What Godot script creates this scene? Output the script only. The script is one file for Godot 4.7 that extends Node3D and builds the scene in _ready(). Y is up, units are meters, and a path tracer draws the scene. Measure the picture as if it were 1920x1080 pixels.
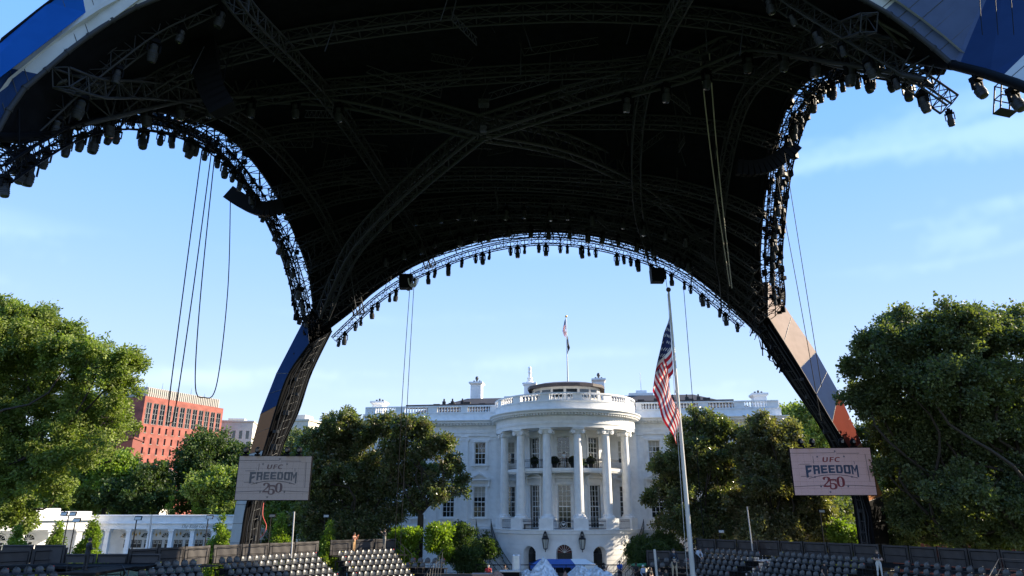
extends Node3D
# A grand white mansion on a lawn, seen under the black underside of a four-legged event canopy. Metres; y up; the camera looks along -z.

var M := {}          # materials by name
var names := {}      # how often a top-level name was used
var unit_tube: ArrayMesh


class Geo:
	# collects triangles; front faces run clockwise
	var v := PackedVector3Array()
	var n := PackedVector3Array()
	var c := PackedColorArray()
	var ix := PackedInt32Array()
	var tint := Color.WHITE
	var tinted := false

	func pt(p, nn):
		v.append(p)
		n.append(nn)
		if tinted:
			c.append(tint)
		return v.size() - 1

	func tri(a, b, d):
		var nn = (d - a).cross(b - a).normalized()
		var k = pt(a, nn)
		pt(b, nn)
		pt(d, nn)
		ix.append_array([k, k + 1, k + 2])

	func quad(a, b, d, e):
		var nn = (d - a).cross(b - a)
		if nn.length_squared() < 1e-14:
			nn = (e - a).cross(d - a)
		nn = nn.normalized()
		var k = pt(a, nn)
		pt(b, nn)
		pt(d, nn)
		pt(e, nn)
		ix.append_array([k, k + 1, k + 2, k, k + 2, k + 3])

	func box(ctr: Vector3, size: Vector3, b := Basis.IDENTITY):
		var h = size * 0.5
		var p = []
		for i in 8:
			p.append(ctr + b * Vector3(h.x * (1 if i & 1 else -1), h.y * (1 if i & 2 else -1), h.z * (1 if i & 4 else -1)))
		quad(p[4], p[6], p[7], p[5])
		quad(p[1], p[3], p[2], p[0])
		quad(p[5], p[7], p[3], p[1])
		quad(p[0], p[2], p[6], p[4])
		quad(p[6], p[2], p[3], p[7])
		quad(p[0], p[4], p[5], p[1])

	func span(lo: Vector3, hi: Vector3):
		box((lo + hi) * 0.5, hi - lo)

	func frustum(y0: float, y1: float, s0: Vector2, s1: Vector2, at := Vector3.ZERO):
		var a = []
		for k in 8:
			var s = s0 if k < 4 else s1
			var q = k % 4
			a.append(at + Vector3(s.x * (0.5 if q == 1 or q == 2 else -0.5), y0 if k < 4 else y1, s.y * (0.5 if q >= 2 else -0.5)))
		quad(a[3], a[7], a[6], a[2])
		quad(a[2], a[6], a[5], a[1])
		quad(a[1], a[5], a[4], a[0])
		quad(a[0], a[4], a[7], a[3])
		quad(a[4], a[5], a[6], a[7])
		quad(a[3], a[2], a[1], a[0])

	func tube(a: Vector3, b: Vector3, r0: float, r1 := -1.0, sides := 6, caps := true):
		if r1 < 0.0:
			r1 = r0
		var d = b - a
		if d.length() < 1e-5:
			return
		d = d.normalized()
		var x = d.cross(Vector3.UP if absf(d.y) < 0.9 else Vector3.RIGHT).normalized()
		var y = d.cross(x)
		var k = v.size()
		for i in sides + 1:
			var t = TAU * i / sides
			var o = x * cos(t) + y * sin(t)
			pt(a + o * r0, o)
			pt(b + o * r1, o)
		for i in sides:
			var q = k + 2 * i
			ix.append_array([q, q + 1, q + 2, q + 1, q + 3, q + 2])
		if caps:
			for e in 2:
				var m = pt(b if e else a, d if e else -d)
				for i in sides + 1:
					var t = TAU * i / sides
					pt((b if e else a) + (x * cos(t) + y * sin(t)) * (r1 if e else r0), d if e else -d)
				for i in sides:
					if e:
						ix.append_array([m, m + 2 + i, m + 1 + i])
					else:
						ix.append_array([m, m + 1 + i, m + 2 + i])

	func path(pts, r: float, sides := 6, r1 := -1.0):
		if r1 < 0.0:
			r1 = r
		var k = v.size()
		var cnt = pts.size()
		var x = Vector3.ZERO
		for j in cnt:
			var d = (pts[mini(j + 1, cnt - 1)] - pts[maxi(j - 1, 0)]).normalized()
			if x == Vector3.ZERO:
				x = d.cross(Vector3.UP if absf(d.y) < 0.9 else Vector3.RIGHT).normalized()
			x = (x - d * x.dot(d)).normalized()
			var y = d.cross(x)
			var rr = lerpf(r, r1, float(j) / maxi(1, cnt - 1))
			for i in sides:
				var t = TAU * i / sides
				var o = x * cos(t) + y * sin(t)
				pt(pts[j] + o * rr, o)
		for j in cnt - 1:
			for i in sides:
				var a = k + j * sides + i
				var b = k + j * sides + (i + 1) % sides
				ix.append_array([a, a + sides, b, b, a + sides, b + sides])

	func lathe(prof, segs := 12, at := Vector3.ZERO, a0 := 0.0, a1 := TAU, basis := Basis.IDENTITY):
		# prof: Vector2(r, y) from bottom to top; angle 0 points along +z
		for j in prof.size() - 1:
			var p = prof[j]
			var q = prof[j + 1]
			var s = Vector2(q.y - p.y, p.x - q.x)
			if s.length() < 1e-6:
				continue
			s = s.normalized()
			var k = v.size()
			for i in segs + 1:
				var t = lerpf(a0, a1, float(i) / segs)
				var o = Vector3(sin(t), 0, cos(t))
				var nn = basis * (o * s.x + Vector3.UP * s.y)
				pt(at + basis * (o * p.x + Vector3.UP * p.y), nn)
				pt(at + basis * (o * q.x + Vector3.UP * q.y), nn)
			for i in segs:
				var a = k + 2 * i
				ix.append_array([a, a + 1, a + 3, a, a + 3, a + 2])

	func ball(ctr: Vector3, r: Vector3, rings := 6, segs := 8):
		var k = v.size()
		for j in rings + 1:
			var th = PI * j / rings
			for i in segs + 1:
				var ph = TAU * i / segs
				var o = Vector3(sin(th) * cos(ph), cos(th), sin(th) * sin(ph))
				pt(ctr + o * r, (o / r).normalized())
		for j in rings:
			for i in segs:
				var a = k + j * (segs + 1) + i
				var b = a + segs + 1
				ix.append_array([a, b, a + 1, a + 1, b, b + 1])

	func grid(P, w: int, h: int):
		# P: w*h points, smooth normals
		var k = v.size()
		for j in h:
			for i in w:
				var dx = P[j * w + mini(i + 1, w - 1)] - P[j * w + maxi(i - 1, 0)]
				var dy = P[mini(j + 1, h - 1) * w + i] - P[maxi(j - 1, 0) * w + i]
				pt(P[j * w + i], dx.cross(dy).normalized())
		for j in h - 1:
			for i in w - 1:
				var a = k + j * w + i
				ix.append_array([a, a + w, a + 1, a + 1, a + w, a + w + 1])

	func poly(pts2, xf: Transform3D, depth := 0.0):
		# flat polygon (Vector2 list) in the xy plane of xf, with optional thickness towards -z
		var t = Geometry2D.triangulate_polygon(PackedVector2Array(pts2))
		var nn = xf.basis.z.normalized()
		var k = v.size()
		for p in pts2:
			pt(xf * Vector3(p.x, p.y, 0), nn)
		var area = 0.0
		for i in pts2.size():
			var p = pts2[i]
			var q = pts2[(i + 1) % pts2.size()]
			area += p.x * q.y - p.y * q.x
		for i in range(0, t.size(), 3):
			var a = pts2[t[i]]
			var b = pts2[t[i + 1]]
			var d = pts2[t[i + 2]]
			if (b - a).cross(d - a) > 0:
				ix.append_array([k + t[i], k + t[i + 2], k + t[i + 1]])
			else:
				ix.append_array([k + t[i], k + t[i + 1], k + t[i + 2]])
		if depth > 0.0:
			for i in pts2.size():
				var p = pts2[i]
				var q = pts2[(i + 1) % pts2.size()]
				if area > 0:
					var s = p
					p = q
					q = s
				quad(xf * Vector3(p.x, p.y, -depth), xf * Vector3(p.x, p.y, 0), xf * Vector3(q.x, q.y, 0), xf * Vector3(q.x, q.y, -depth))

	func mesh() -> ArrayMesh:
		var a = []
		a.resize(Mesh.ARRAY_MAX)
		a[Mesh.ARRAY_VERTEX] = v
		a[Mesh.ARRAY_NORMAL] = n
		if tinted:
			a[Mesh.ARRAY_COLOR] = c
		a[Mesh.ARRAY_INDEX] = ix
		var m = ArrayMesh.new()
		m.add_surface_from_arrays(Mesh.PRIMITIVE_TRIANGLES, a)
		return m


func numbered(called: String) -> String:
	names[called] = names.get(called, 0) + 1
	return called if names[called] == 1 else "%s_%03d" % [called, names[called] - 1]


func tag(o: Node3D, label: String, category: String, group := "", kind := ""):
	if label:
		o.set_meta("label", label)
	if category:
		o.set_meta("category", category)
	if group:
		o.set_meta("group", group)
	if kind:
		o.set_meta("kind", kind)
	return o


func thing(called: String, label: String, category: String, at := Vector3.ZERO, turn := 0.0, group := "") -> Node3D:
	var o := Node3D.new()
	o.name = numbered(called)
	add_child(o)
	o.position = at
	o.rotation.y = turn
	tag(o, label, category, group)
	return o


func part(parent: Node3D, called: String, mesh, material, xf := Transform3D.IDENTITY, kind := "") -> MeshInstance3D:
	var o := MeshInstance3D.new()
	o.name = called
	o.mesh = mesh.mesh() if mesh is Geo else mesh
	o.material_override = material
	o.transform = xf
	parent.add_child(o, true)
	if kind:
		o.set_meta("kind", kind)
	return o


func lone(called: String, mesh, material, label: String, category: String, group := "", xf := Transform3D.IDENTITY) -> MeshInstance3D:
	var o = part(self, numbered(called), mesh, material, xf)
	tag(o, label, category, group)
	return o


func hold(parent: Node3D, called: String, xf := Transform3D.IDENTITY) -> Node3D:
	var o := Node3D.new()
	o.name = called
	o.transform = xf
	parent.add_child(o, true)
	return o


func copy(o: Node3D, at: Vector3, turn := 0.0) -> Node3D:
	var base: String = o.get_meta("called")
	var d = o.duplicate()
	d.name = numbered(base)
	add_child(d)
	d.position = at
	d.rotation = Vector3(0, turn, 0)
	return d


# ---- materials -------------------------------------------------------------------------------------------------------------

func lin(r: float, g: float, b: float) -> Color:
	return Color(r, g, b).linear_to_srgb()


func noise_image(size: int, freq: float, oct: int, seed_: int, lo: float, hi: float, kind := FastNoiseLite.TYPE_SIMPLEX_SMOOTH, stretch := 1.0) -> Image:
	var f := FastNoiseLite.new()
	f.noise_type = kind
	f.seed = seed_
	f.frequency = freq
	f.fractal_octaves = oct
	var im := f.get_seamless_image(size, size)
	im.convert(Image.FORMAT_L8)
	var out := Image.create(size, size, false, Image.FORMAT_RGB8)
	for y in size:
		for x in size:
			var k = lerpf(lo, hi, im.get_pixel(x, int(y * stretch) % size).r)
			out.set_pixel(x, y, Color(k, k, k))
	return out


var grains := {}

func grain(kind: String) -> ImageTexture:
	if not grains.has(kind):
		var im: Image
		match kind:
			"soft":
				im = noise_image(256, 0.012, 5, 3, 0.93, 1.04)
			"blotch":
				im = noise_image(256, 0.02, 5, 9, 0.7, 1.12)
			"fine":
				im = noise_image(256, 0.12, 3, 5, 0.78, 1.1)
			"streak":
				im = noise_image(256, 0.03, 4, 7, 0.9, 1.04, FastNoiseLite.TYPE_SIMPLEX_SMOOTH, 0.12)
			"lawn":
				im = noise_image(512, 0.06, 5, 11, 0.5, 1.2)
		grains[kind] = ImageTexture.create_from_image(im)
	return grains[kind]


func mat(called: String, color: Color, rough := 0.8, metal := 0.0, tex := "", scale := 0.3) -> StandardMaterial3D:
	var m := StandardMaterial3D.new()
	m.resource_name = called
	m.albedo_color = color
	m.roughness = rough
	m.metallic = metal
	if tex:
		m.albedo_texture = grain(tex)
		m.uv1_triplanar = true
		m.uv1_world_triplanar = true
		m.uv1_scale = Vector3.ONE * scale
	M[called] = m
	return m


func materials():
	mat("white_paint", lin(0.84, 0.84, 0.82), 0.55, 0, "soft", 0.16)
	mat("trim_paint", lin(0.85, 0.85, 0.83), 0.45, 0, "soft", 0.3)
	mat("porch_stone", lin(0.55, 0.54, 0.5), 0.8, 0, "blotch", 0.4)
	mat("window_glass", lin(0.02, 0.026, 0.03), 0.06)
	mat("hazy_glass", lin(0.09, 0.1, 0.1), 0.15)
	M.window_glass.metallic_specular = 0.8
	mat("curtain", lin(0.5, 0.48, 0.42), 0.9, 0, "streak", 1.0)
	mat("black_door", lin(0.012, 0.013, 0.015), 0.35)
	mat("red_glass", lin(0.12, 0.02, 0.02), 0.2)
	mat("black_iron", lin(0.015, 0.015, 0.017), 0.45, 0.3)
	mat("roof_slate", lin(0.05, 0.045, 0.043), 0.7, 0, "streak", 0.5)
	mat("copper_roof", lin(0.06, 0.045, 0.04), 0.6, 0, "blotch", 0.6)
	mat("lamp_glass", lin(0.55, 0.55, 0.5), 0.15)
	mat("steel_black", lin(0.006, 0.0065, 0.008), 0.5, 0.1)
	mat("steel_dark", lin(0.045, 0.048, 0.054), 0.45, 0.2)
	mat("steel_grey", lin(0.07, 0.074, 0.08), 0.45, 0.4, "blotch", 0.8)
	mat("alloy", lin(0.5, 0.5, 0.5), 0.4, 0.3)
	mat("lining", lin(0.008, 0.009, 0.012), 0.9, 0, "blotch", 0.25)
	mat("skin_white", lin(0.5, 0.52, 0.52), 0.55, 0, "soft", 0.25)
	mat("skin_blue", lin(0.012, 0.09, 0.34), 0.5, 0, "soft", 0.25)
	mat("skin_navy", lin(0.02, 0.045, 0.12), 0.55, 0, "soft", 0.25)
	mat("skin_slate", lin(0.09, 0.12, 0.2), 0.55, 0, "soft", 0.25)
	mat("skin_cream", lin(0.42, 0.33, 0.27), 0.6, 0, "soft", 0.25)
	mat("skin_red", lin(0.15, 0.03, 0.02), 0.6, 0, "soft", 0.25)
	mat("skin_brown", lin(0.3, 0.14, 0.07), 0.6, 0, "soft", 0.25)
	mat("skin_grey", lin(0.42, 0.43, 0.42), 0.55, 0, "soft", 0.25)
	mat("speaker", lin(0.007, 0.0075, 0.009), 0.6)
	mat("lens", lin(0.02, 0.022, 0.028), 0.08)
	mat("cable", lin(0.012, 0.014, 0.016), 0.6)
	mat("strap_light", lin(0.35, 0.33, 0.28), 0.6)
	mat("lawn", lin(0.05, 0.085, 0.025), 0.95, 0, "lawn", 0.06)
	mat("bounce_paving", lin(0.5, 0.48, 0.44), 0.9, 0, "blotch", 0.2)  # drive surface, lightened to bounce light onto the mansion front
	mat("deck_black", lin(0.02, 0.02, 0.021), 0.75, 0, "blotch", 0.6)
	mat("guard_vinyl", lin(0.05, 0.046, 0.047), 0.6, 0, "soft", 0.5)
	mat("chair_plastic", lin(0.085, 0.09, 0.095), 0.35, 0, "soft", 0.7)
	mat("chair_seat", lin(0.03, 0.03, 0.032), 0.5)
	mat("sticker", lin(0.7, 0.62, 0.1), 0.6)
	mat("sticker_red", lin(0.7, 0.08, 0.06), 0.6)
	mat("bark", lin(0.045, 0.035, 0.027), 0.95, 0, "streak", 1.2)
	mat("pale_bark", lin(0.2, 0.17, 0.13), 0.95, 0, "streak", 1.2)
	mat("red_brick", lin(0.33, 0.1, 0.075), 0.85, 0, "blotch", 0.06)
	mat("dull_brick", lin(0.22, 0.07, 0.055), 0.9, 0, "fine", 0.25)
	mat("concrete", lin(0.42, 0.4, 0.36), 0.85, 0, "streak", 0.15)
	mat("pale_stone", lin(0.6, 0.57, 0.5), 0.85, 0, "soft", 0.1)
	mat("grey_roof", lin(0.22, 0.22, 0.22), 0.8, 0, "blotch", 0.1)
	mat("gilt", lin(0.55, 0.36, 0.1), 0.35, 0.8)
	mat("bronze_letter", lin(0.16, 0.15, 0.13), 0.4, 0.5)
	mat("picture_dark", lin(0.03, 0.026, 0.022), 0.6)
	mat("picture_mount", lin(0.6, 0.57, 0.5), 0.8)
	mat("picture_print", lin(0.16, 0.13, 0.11), 0.7, 0, "blotch", 3.0)
	mat("pole_metal", lin(0.62, 0.62, 0.6), 0.35, 0.15)
	mat("tarp", lin(0.66, 0.68, 0.7), 0.3, 0.4, "soft", 0.8)
	mat("tarp_brown", lin(0.32, 0.19, 0.15), 0.55, 0, "soft", 0.8)
	mat("tent_blue", lin(0.012, 0.07, 0.3), 0.6)
	mat("tent_white", lin(0.72, 0.72, 0.7), 0.6)
	mat("cart_green", lin(0.02, 0.2, 0.08), 0.4)
	mat("green_upholstery", lin(0.16, 0.2, 0.06), 0.8)
	mat("hose_red", lin(0.6, 0.07, 0.05), 0.5)
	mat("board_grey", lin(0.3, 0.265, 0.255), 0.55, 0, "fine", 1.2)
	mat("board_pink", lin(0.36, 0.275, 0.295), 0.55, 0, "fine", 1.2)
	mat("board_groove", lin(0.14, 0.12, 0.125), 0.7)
	mat("ink_grey", lin(0.09, 0.085, 0.09), 0.6)
	mat("ink_brown", lin(0.13, 0.075, 0.07), 0.6)
	mat("ink_navy", lin(0.02, 0.04, 0.09), 0.6)
	mat("ink_red", lin(0.2, 0.02, 0.03), 0.6)
	mat("orange_hose", lin(0.7, 0.3, 0.05), 0.5)
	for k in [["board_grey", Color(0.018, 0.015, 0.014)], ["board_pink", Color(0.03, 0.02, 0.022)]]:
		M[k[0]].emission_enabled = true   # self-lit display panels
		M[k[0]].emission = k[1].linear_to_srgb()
	for k in M:
		if k.begins_with("skin_"):   # matt printed vinyl
			M[k].roughness = 0.8
			M[k].metallic_specular = 0.08
	for k in ["steel_black", "steel_dark", "speaker", "lining", "cable", "deck_black"]:
		M[k].metallic_specular = 0.16
	var vc := mat("tinted", Color.WHITE, 0.75)
	vc.vertex_color_use_as_albedo = true
	var cloth := mat("flag_cloth", Color.WHITE, 0.7)
	cloth.vertex_color_use_as_albedo = true
	cloth.backlight_enabled = true
	cloth.backlight = Color(0.9, 0.9, 0.9)
	cloth.cull_mode = BaseMaterial3D.CULL_DISABLED
	for leaf in [["leaf", 0.55], ["leaf_glossy", 0.24]]:
		var l := mat(leaf[0], Color.WHITE, leaf[1])
		l.vertex_color_use_as_albedo = true
		l.backlight_enabled = true
		l.backlight = Color(0.96, 1.0, 0.55)
		l.cull_mode = BaseMaterial3D.CULL_DISABLED


# ---- curves ----------------------------------------------------------------------------------------------------------------

func smooth(pts, count: int) -> PackedVector3Array:
	# Catmull-Rom through pts, resampled evenly
	var fine := PackedVector3Array()
	var m = pts.size()
	for i in m - 1:
		var a: Vector3 = pts[maxi(i - 1, 0)]
		var b: Vector3 = pts[i]
		var c: Vector3 = pts[i + 1]
		var d: Vector3 = pts[mini(i + 2, m - 1)]
		for k in 12:
			fine.append(b.cubic_interpolate(c, a, d, k / 12.0))
	fine.append(pts[m - 1])
	var acc := PackedFloat32Array([0.0])
	for i in range(1, fine.size()):
		acc.append(acc[i - 1] + fine[i].distance_to(fine[i - 1]))
	var out := PackedVector3Array()
	var j := 0
	for i in count:
		var want = acc[acc.size() - 1] * i / (count - 1)
		while j < acc.size() - 2 and acc[j + 1] < want:
			j += 1
		out.append(fine[j].lerp(fine[j + 1], clampf((want - acc[j]) / maxf(1e-6, acc[j + 1] - acc[j]), 0, 1)))
	return out


func shift(pts, by: Vector3) -> PackedVector3Array:
	var out := PackedVector3Array()
	for p in pts:
		out.append(p + by)
	return out


func between(a: Vector3, b: Vector3, r: float) -> Transform3D:
	# places unit_tube (radius 1, from y=0 to y=1) from a to b
	var d = b - a
	var y = d.normalized()
	var x = y.cross(Vector3.UP if absf(y.y) < 0.9 else Vector3.RIGHT).normalized()
	return Transform3D(Basis(x * r, d, x.cross(y) * r), a)

# ---- the white mansion -----------------------------------------------------------------------------------------------------

func holed(g: Geo, x0: float, x1: float, y0: float, y1: float, holes, z: float, deep: float):
	# flat wall facing +z with rectangular holes [x0, y0, x1, y1] and their reveals
	var xs = [x0, x1]
	var ys = [y0, y1]
	for h in holes:
		xs.append_array([h[0], h[2]])
		ys.append_array([h[1], h[3]])
	xs.sort()
	ys.sort()
	for i in xs.size() - 1:
		for j in ys.size() - 1:
			var a = xs[i]
			var b = xs[i + 1]
			var c = ys[j]
			var d = ys[j + 1]
			if b - a < 1e-4 or d - c < 1e-4:
				continue
			var mx = (a + b) / 2
			var my = (c + d) / 2
			var hit := false
			for h in holes:
				if mx > h[0] and mx < h[2] and my > h[1] and my < h[3]:
					hit = true
			if not hit:
				g.quad(Vector3(a, c, z), Vector3(a, d, z), Vector3(b, d, z), Vector3(b, c, z))
	for h in holes:
		var p = [Vector3(h[0], h[1], z), Vector3(h[0], h[3], z), Vector3(h[2], h[3], z), Vector3(h[2], h[1], z)]
		for k in 4:
			var a = p[k]
			var b = p[(k + 1) % 4]
			g.quad(b, a, a - Vector3(0, 0, deep), b - Vector3(0, 0, deep))


var window_meshes := {}

func window(parent: Node3D, xf: Transform3D, w: float, h: float, cols: int, rows: int, hood := "", blind := 0.0):
	# origin at the middle of the sill, z out of the wall face
	var key = "%.2f %.2f %d %d %s %.2f" % [w, h, cols, rows, hood, blind]
	if not window_meshes.has(key):
		var f := Geo.new()
		var e = 0.09
		f.span(Vector3(-w / 2, 0, -0.3), Vector3(-w / 2 + e, h, -0.16))
		f.span(Vector3(w / 2 - e, 0, -0.3), Vector3(w / 2, h, -0.16))
		f.span(Vector3(-w / 2 + e, 0, -0.3), Vector3(w / 2 - e, e, -0.16))
		f.span(Vector3(-w / 2 + e, h - e, -0.3), Vector3(w / 2 - e, h, -0.16))
		f.span(Vector3(-w / 2 + e, h * 0.5 - 0.05, -0.29), Vector3(w / 2 - e, h * 0.5 + 0.05, -0.15))
		var b := Geo.new()
		for i in range(1, cols):
			var x = lerpf(-w / 2 + e, w / 2 - e, float(i) / cols)
			b.span(Vector3(x - 0.022, e, -0.27), Vector3(x + 0.022, h - e, -0.2))
		for j in range(1, rows):
			if j * 2 == rows:
				continue
			var y = lerpf(e, h - e, float(j) / rows)
			b.span(Vector3(-w / 2 + e, y - 0.02, -0.265), Vector3(w / 2 - e, y + 0.02, -0.205))
		var p := Geo.new()
		p.quad(Vector3(-w / 2, 0, -0.28), Vector3(-w / 2, h, -0.28), Vector3(w / 2, h, -0.28), Vector3(w / 2, 0, -0.28))
		var s := Geo.new()
		# architrave round the opening, sill on brackets
		var a = 0.26
		s.span(Vector3(-w / 2 - a, -0.02, 0.003), Vector3(-w / 2 - 0.002, h + 0.002, 0.09))
		s.span(Vector3(w / 2 + 0.002, -0.02, 0.003), Vector3(w / 2 + a, h + 0.002, 0.09))
		s.span(Vector3(-w / 2 - a - 0.1, h + 0.004, 0.003), Vector3(w / 2 + a + 0.1, h + a, 0.12))
		var sill := Geo.new()
		sill.span(Vector3(-w / 2 - a - 0.12, -0.2, 0.003), Vector3(w / 2 + a + 0.12, -0.024, 0.24))
		for k in [-1, 1]:
			sill.span(Vector3(k * (w / 2 + 0.1) - 0.11, -0.62, 0.003), Vector3(k * (w / 2 + 0.1) + 0.11, -0.204, 0.16))
		var hd := Geo.new()
		if hood:
			var y0 = h + a + 0.45
			var hw = w / 2 + 0.62
			hd.span(Vector3(-hw, y0, 0.003), Vector3(hw, y0 + 0.16, 0.42))
			for k in [-1, 1]:
				hd.span(Vector3(k * (hw - 0.2) - 0.12, y0 - 0.75, 0.003), Vector3(k * (hw - 0.2) + 0.12, y0 - 0.002, 0.3))
			var top = []
			if hood == "peak":
				top = [Vector2(-hw - 0.04, y0 + 0.17), Vector2(0, y0 + 0.95), Vector2(hw + 0.04, y0 + 0.17), Vector2(hw - 0.4, y0 + 0.17), Vector2(0, y0 + 0.72), Vector2(-hw + 0.4, y0 + 0.17)]
			else:
				for k in 13:
					var t = lerpf(-1, 1, k / 12.0)
					top.append(Vector2(t * (hw + 0.04), y0 + 0.17 + 0.72 * (1 - t * t)))
				for k in 13:
					var t = lerpf(1, -1, k / 12.0)
					top.append(Vector2(t * (hw - 0.3), y0 + 0.165 + 0.53 * (1 - t * t)))
			hd.poly(top, Transform3D(Basis.IDENTITY, Vector3(0, 0, 0.44)), 0.43)
			var fill = [Vector2(-hw + 0.2, y0 + 0.16), Vector2(0, y0 + 0.8), Vector2(hw - 0.2, y0 + 0.16)]
			hd.poly(fill, Transform3D(Basis.IDENTITY, Vector3(0, 0, 0.1)), 0.095)
		var cu := Geo.new()
		if blind > 0.0:
			cu.quad(Vector3(-w / 2 + 0.1, h * (1 - blind), -0.275), Vector3(-w / 2 + 0.1, h - 0.1, -0.275), Vector3(w / 2 - 0.1, h - 0.1, -0.275), Vector3(w / 2 - 0.1, h * (1 - blind), -0.275))
		window_meshes[key] = [f.mesh(), b.mesh(), p.mesh(), s.mesh(), sill.mesh(), hd.mesh() if hood else null, cu.mesh() if blind > 0.0 else null]
	var m = window_meshes[key]
	var o = hold(parent, "window", xf)
	part(o, "sash", m[0], M.trim_paint)
	part(o, "glazing_bar", m[1], M.trim_paint)
	part(o, "pane", m[2], M.window_glass)
	part(o, "surround", m[3], M.trim_paint)
	part(o, "sill", m[4], M.trim_paint)
	if m[5]:
		part(o, "hood", m[5], M.trim_paint)
	if m[6]:
		part(o, "blind", m[6], M.curtain)


func ring(t: float, r: float, y: float) -> Vector3:
	return Vector3(sin(t) * r, y, 0.8 + cos(t) * r)


func mansion():
	var o = thing("mansion", "white painted mansion with a rounded columned porch and roof balustrade", "mansion", Vector3(6.5, 0, -84.5), deg_to_rad(-7.0))
	var W = 25.3
	# -- front wall with window openings
	var wx = [6.9, 10.5, 14.3, 18.1, 21.9]
	var holes = []
	for s in [-1, 1]:
		for x in wx:
			holes.append([s * x - 0.7, 12.2, s * x + 0.7, 14.86])
			holes.append([s * x - 0.75, 6.07, s * x + 0.75, 9.62])
			holes.append([s * x - 0.65, 1.6, s * x + 0.65, 3.9])
	var g := Geo.new()
	holed(g, -W, W, 0, 15.75, holes, 0, 0.3)
	g.quad(Vector3(W, 0, 0), Vector3(W, 15.75, 0), Vector3(W, 15.75, -26), Vector3(W, 0, -26))
	g.quad(Vector3(-W, 0, -26), Vector3(-W, 15.75, -26), Vector3(-W, 15.75, 0), Vector3(-W, 0, 0))
	g.quad(Vector3(W, 0, -26), Vector3(W, 15.75, -26), Vector3(-W, 15.75, -26), Vector3(-W, 0, -26))
	# dark room behind the openings: an inner wall
	g.quad(Vector3(-W + 0.1, 0.1, -0.6), Vector3(-W + 0.1, 15.7, -0.6), Vector3(W - 0.1, 15.7, -0.6), Vector3(W - 0.1, 0.1, -0.6))
	part(o, "wall", g, M.white_paint)
	for s in [-1, 1]:
		var k := 0
		for x in wx:
			window(o, Transform3D(Basis.IDENTITY, Vector3(s * x, 12.2, 0)), 1.4, 2.66, 3, 4, "", [0.5, 0.0, 0.8, 0.3, 0.6][(k + (2 if s > 0 else 0)) % 5])
			window(o, Transform3D(Basis.IDENTITY, Vector3(s * x, 6.07, 0)), 1.5, 3.55, 3, 6, "peak" if k % 2 else "round", [0.0, 0.35, 0.0, 0.6, 0.0][k])
			window(o, Transform3D(Basis.IDENTITY, Vector3(s * x, 1.6, 0)), 1.3, 2.3, 3, 4)
			k += 1
	# -- ionic pilasters between the windows
	for s in [-1, 1]:
		for x in [8.75, 12.4, 16.2, 20.0, 24.4]:
			var p := Geo.new()
			p.span(Vector3(s * x - 0.42, 5.5, 0.003), Vector3(s * x + 0.42, 15.0, 0.14))
			p.span(Vector3(s * x - 0.52, 5.2, 0.003), Vector3(s * x + 0.52, 5.498, 0.22))
			var po = part(o, "pilaster", p, M.trim_paint)
			var c := Geo.new()
			c.span(Vector3(s * x - 0.5, 15.42, 0.003), Vector3(s * x + 0.5, 15.58, 0.24))
			for q in [-1, 1]:
				c.tube(Vector3(s * x + q * 0.42, 15.2, 0.005), Vector3(s * x + q * 0.42, 15.2, 0.22), 0.2, 0.2, 12)
				c.tube(Vector3(s * x + q * 0.42, 15.2, 0.22), Vector3(s * x + q * 0.42, 15.2, 0.25), 0.09, 0.07, 8)
			c.span(Vector3(s * x - 0.4, 15.0, 0.004), Vector3(s * x + 0.4, 15.4, 0.17))
			part(po, "capital", c, M.trim_paint)
	# -- string course over the ground floor
	g = Geo.new()
	for s in [-1, 1]:
		g.span(Vector3(minf(s * 5.6, s * (W + 0.12)), 4.75, 0.003), Vector3(maxf(s * 5.6, s * (W + 0.12)), 5.15, 0.2))
	part(o, "string_course", g, M.trim_paint)
	# -- entablature: profile (out, y) along both wings and, turned, round the bow
	var prof = [Vector2(0.1, 15.56), Vector2(0.1, 15.95), Vector2(0.16, 15.95), Vector2(0.16, 16.2), Vector2(0.12, 16.22), Vector2(0.12, 16.78), Vector2(0.2, 16.82), Vector2(0.3, 16.98), Vector2(0.32, 17.06), Vector2(0.72, 17.1), Vector2(0.76, 17.26), Vector2(0.92, 17.42), Vector2(0.92, 17.5), Vector2(0.2, 17.55), Vector2(0.2, 18.36), Vector2(0.26, 18.4), Vector2(0.26, 18.46)]
	g = Geo.new()
	for s in [-1, 1]:
		for k in prof.size() - 1:
			var p = prof[k]
			var q = prof[k + 1]
			var x0 = s * 7.0
			g.quad(Vector3(minf(x0, s * (W + p.x)), p.y, p.x), Vector3(minf(x0, s * (W + q.x)), q.y, q.x), Vector3(maxf(x0, s * (W + q.x)), q.y, q.x), Vector3(maxf(x0, s * (W + p.x)), p.y, p.x))
			if s > 0:
				g.quad(Vector3(W + p.x, p.y, p.x), Vector3(W + q.x, q.y, q.x), Vector3(W + q.x, q.y, -26), Vector3(W + p.x, p.y, -26))
			else:
				g.quad(Vector3(-W - p.x, p.y, -26), Vector3(-W - q.x, q.y, -26), Vector3(-W - q.x, q.y, q.x), Vector3(-W - p.x, p.y, p.x))
	g.quad(Vector3(-W, 18.44, -26), Vector3(-W, 18.44, 0.2), Vector3(W, 18.44, 0.2), Vector3(W, 18.44, -26))
	part(o, "entablature", g, M.trim_paint)
	g = Geo.new()
	var rb = 8.2
	var ringp = []
	for p in prof:
		ringp.append(Vector2(rb + p.x, p.y))
	g.lathe(ringp, 72, Vector3(0, 0, 0.8), -PI * 0.6, PI * 0.6)
	g.lathe([Vector2(rb + 0.2, 18.44), Vector2(0.0, 18.47)], 48, Vector3(0, 0, 0.8), -PI * 0.6, PI * 0.6)
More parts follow.
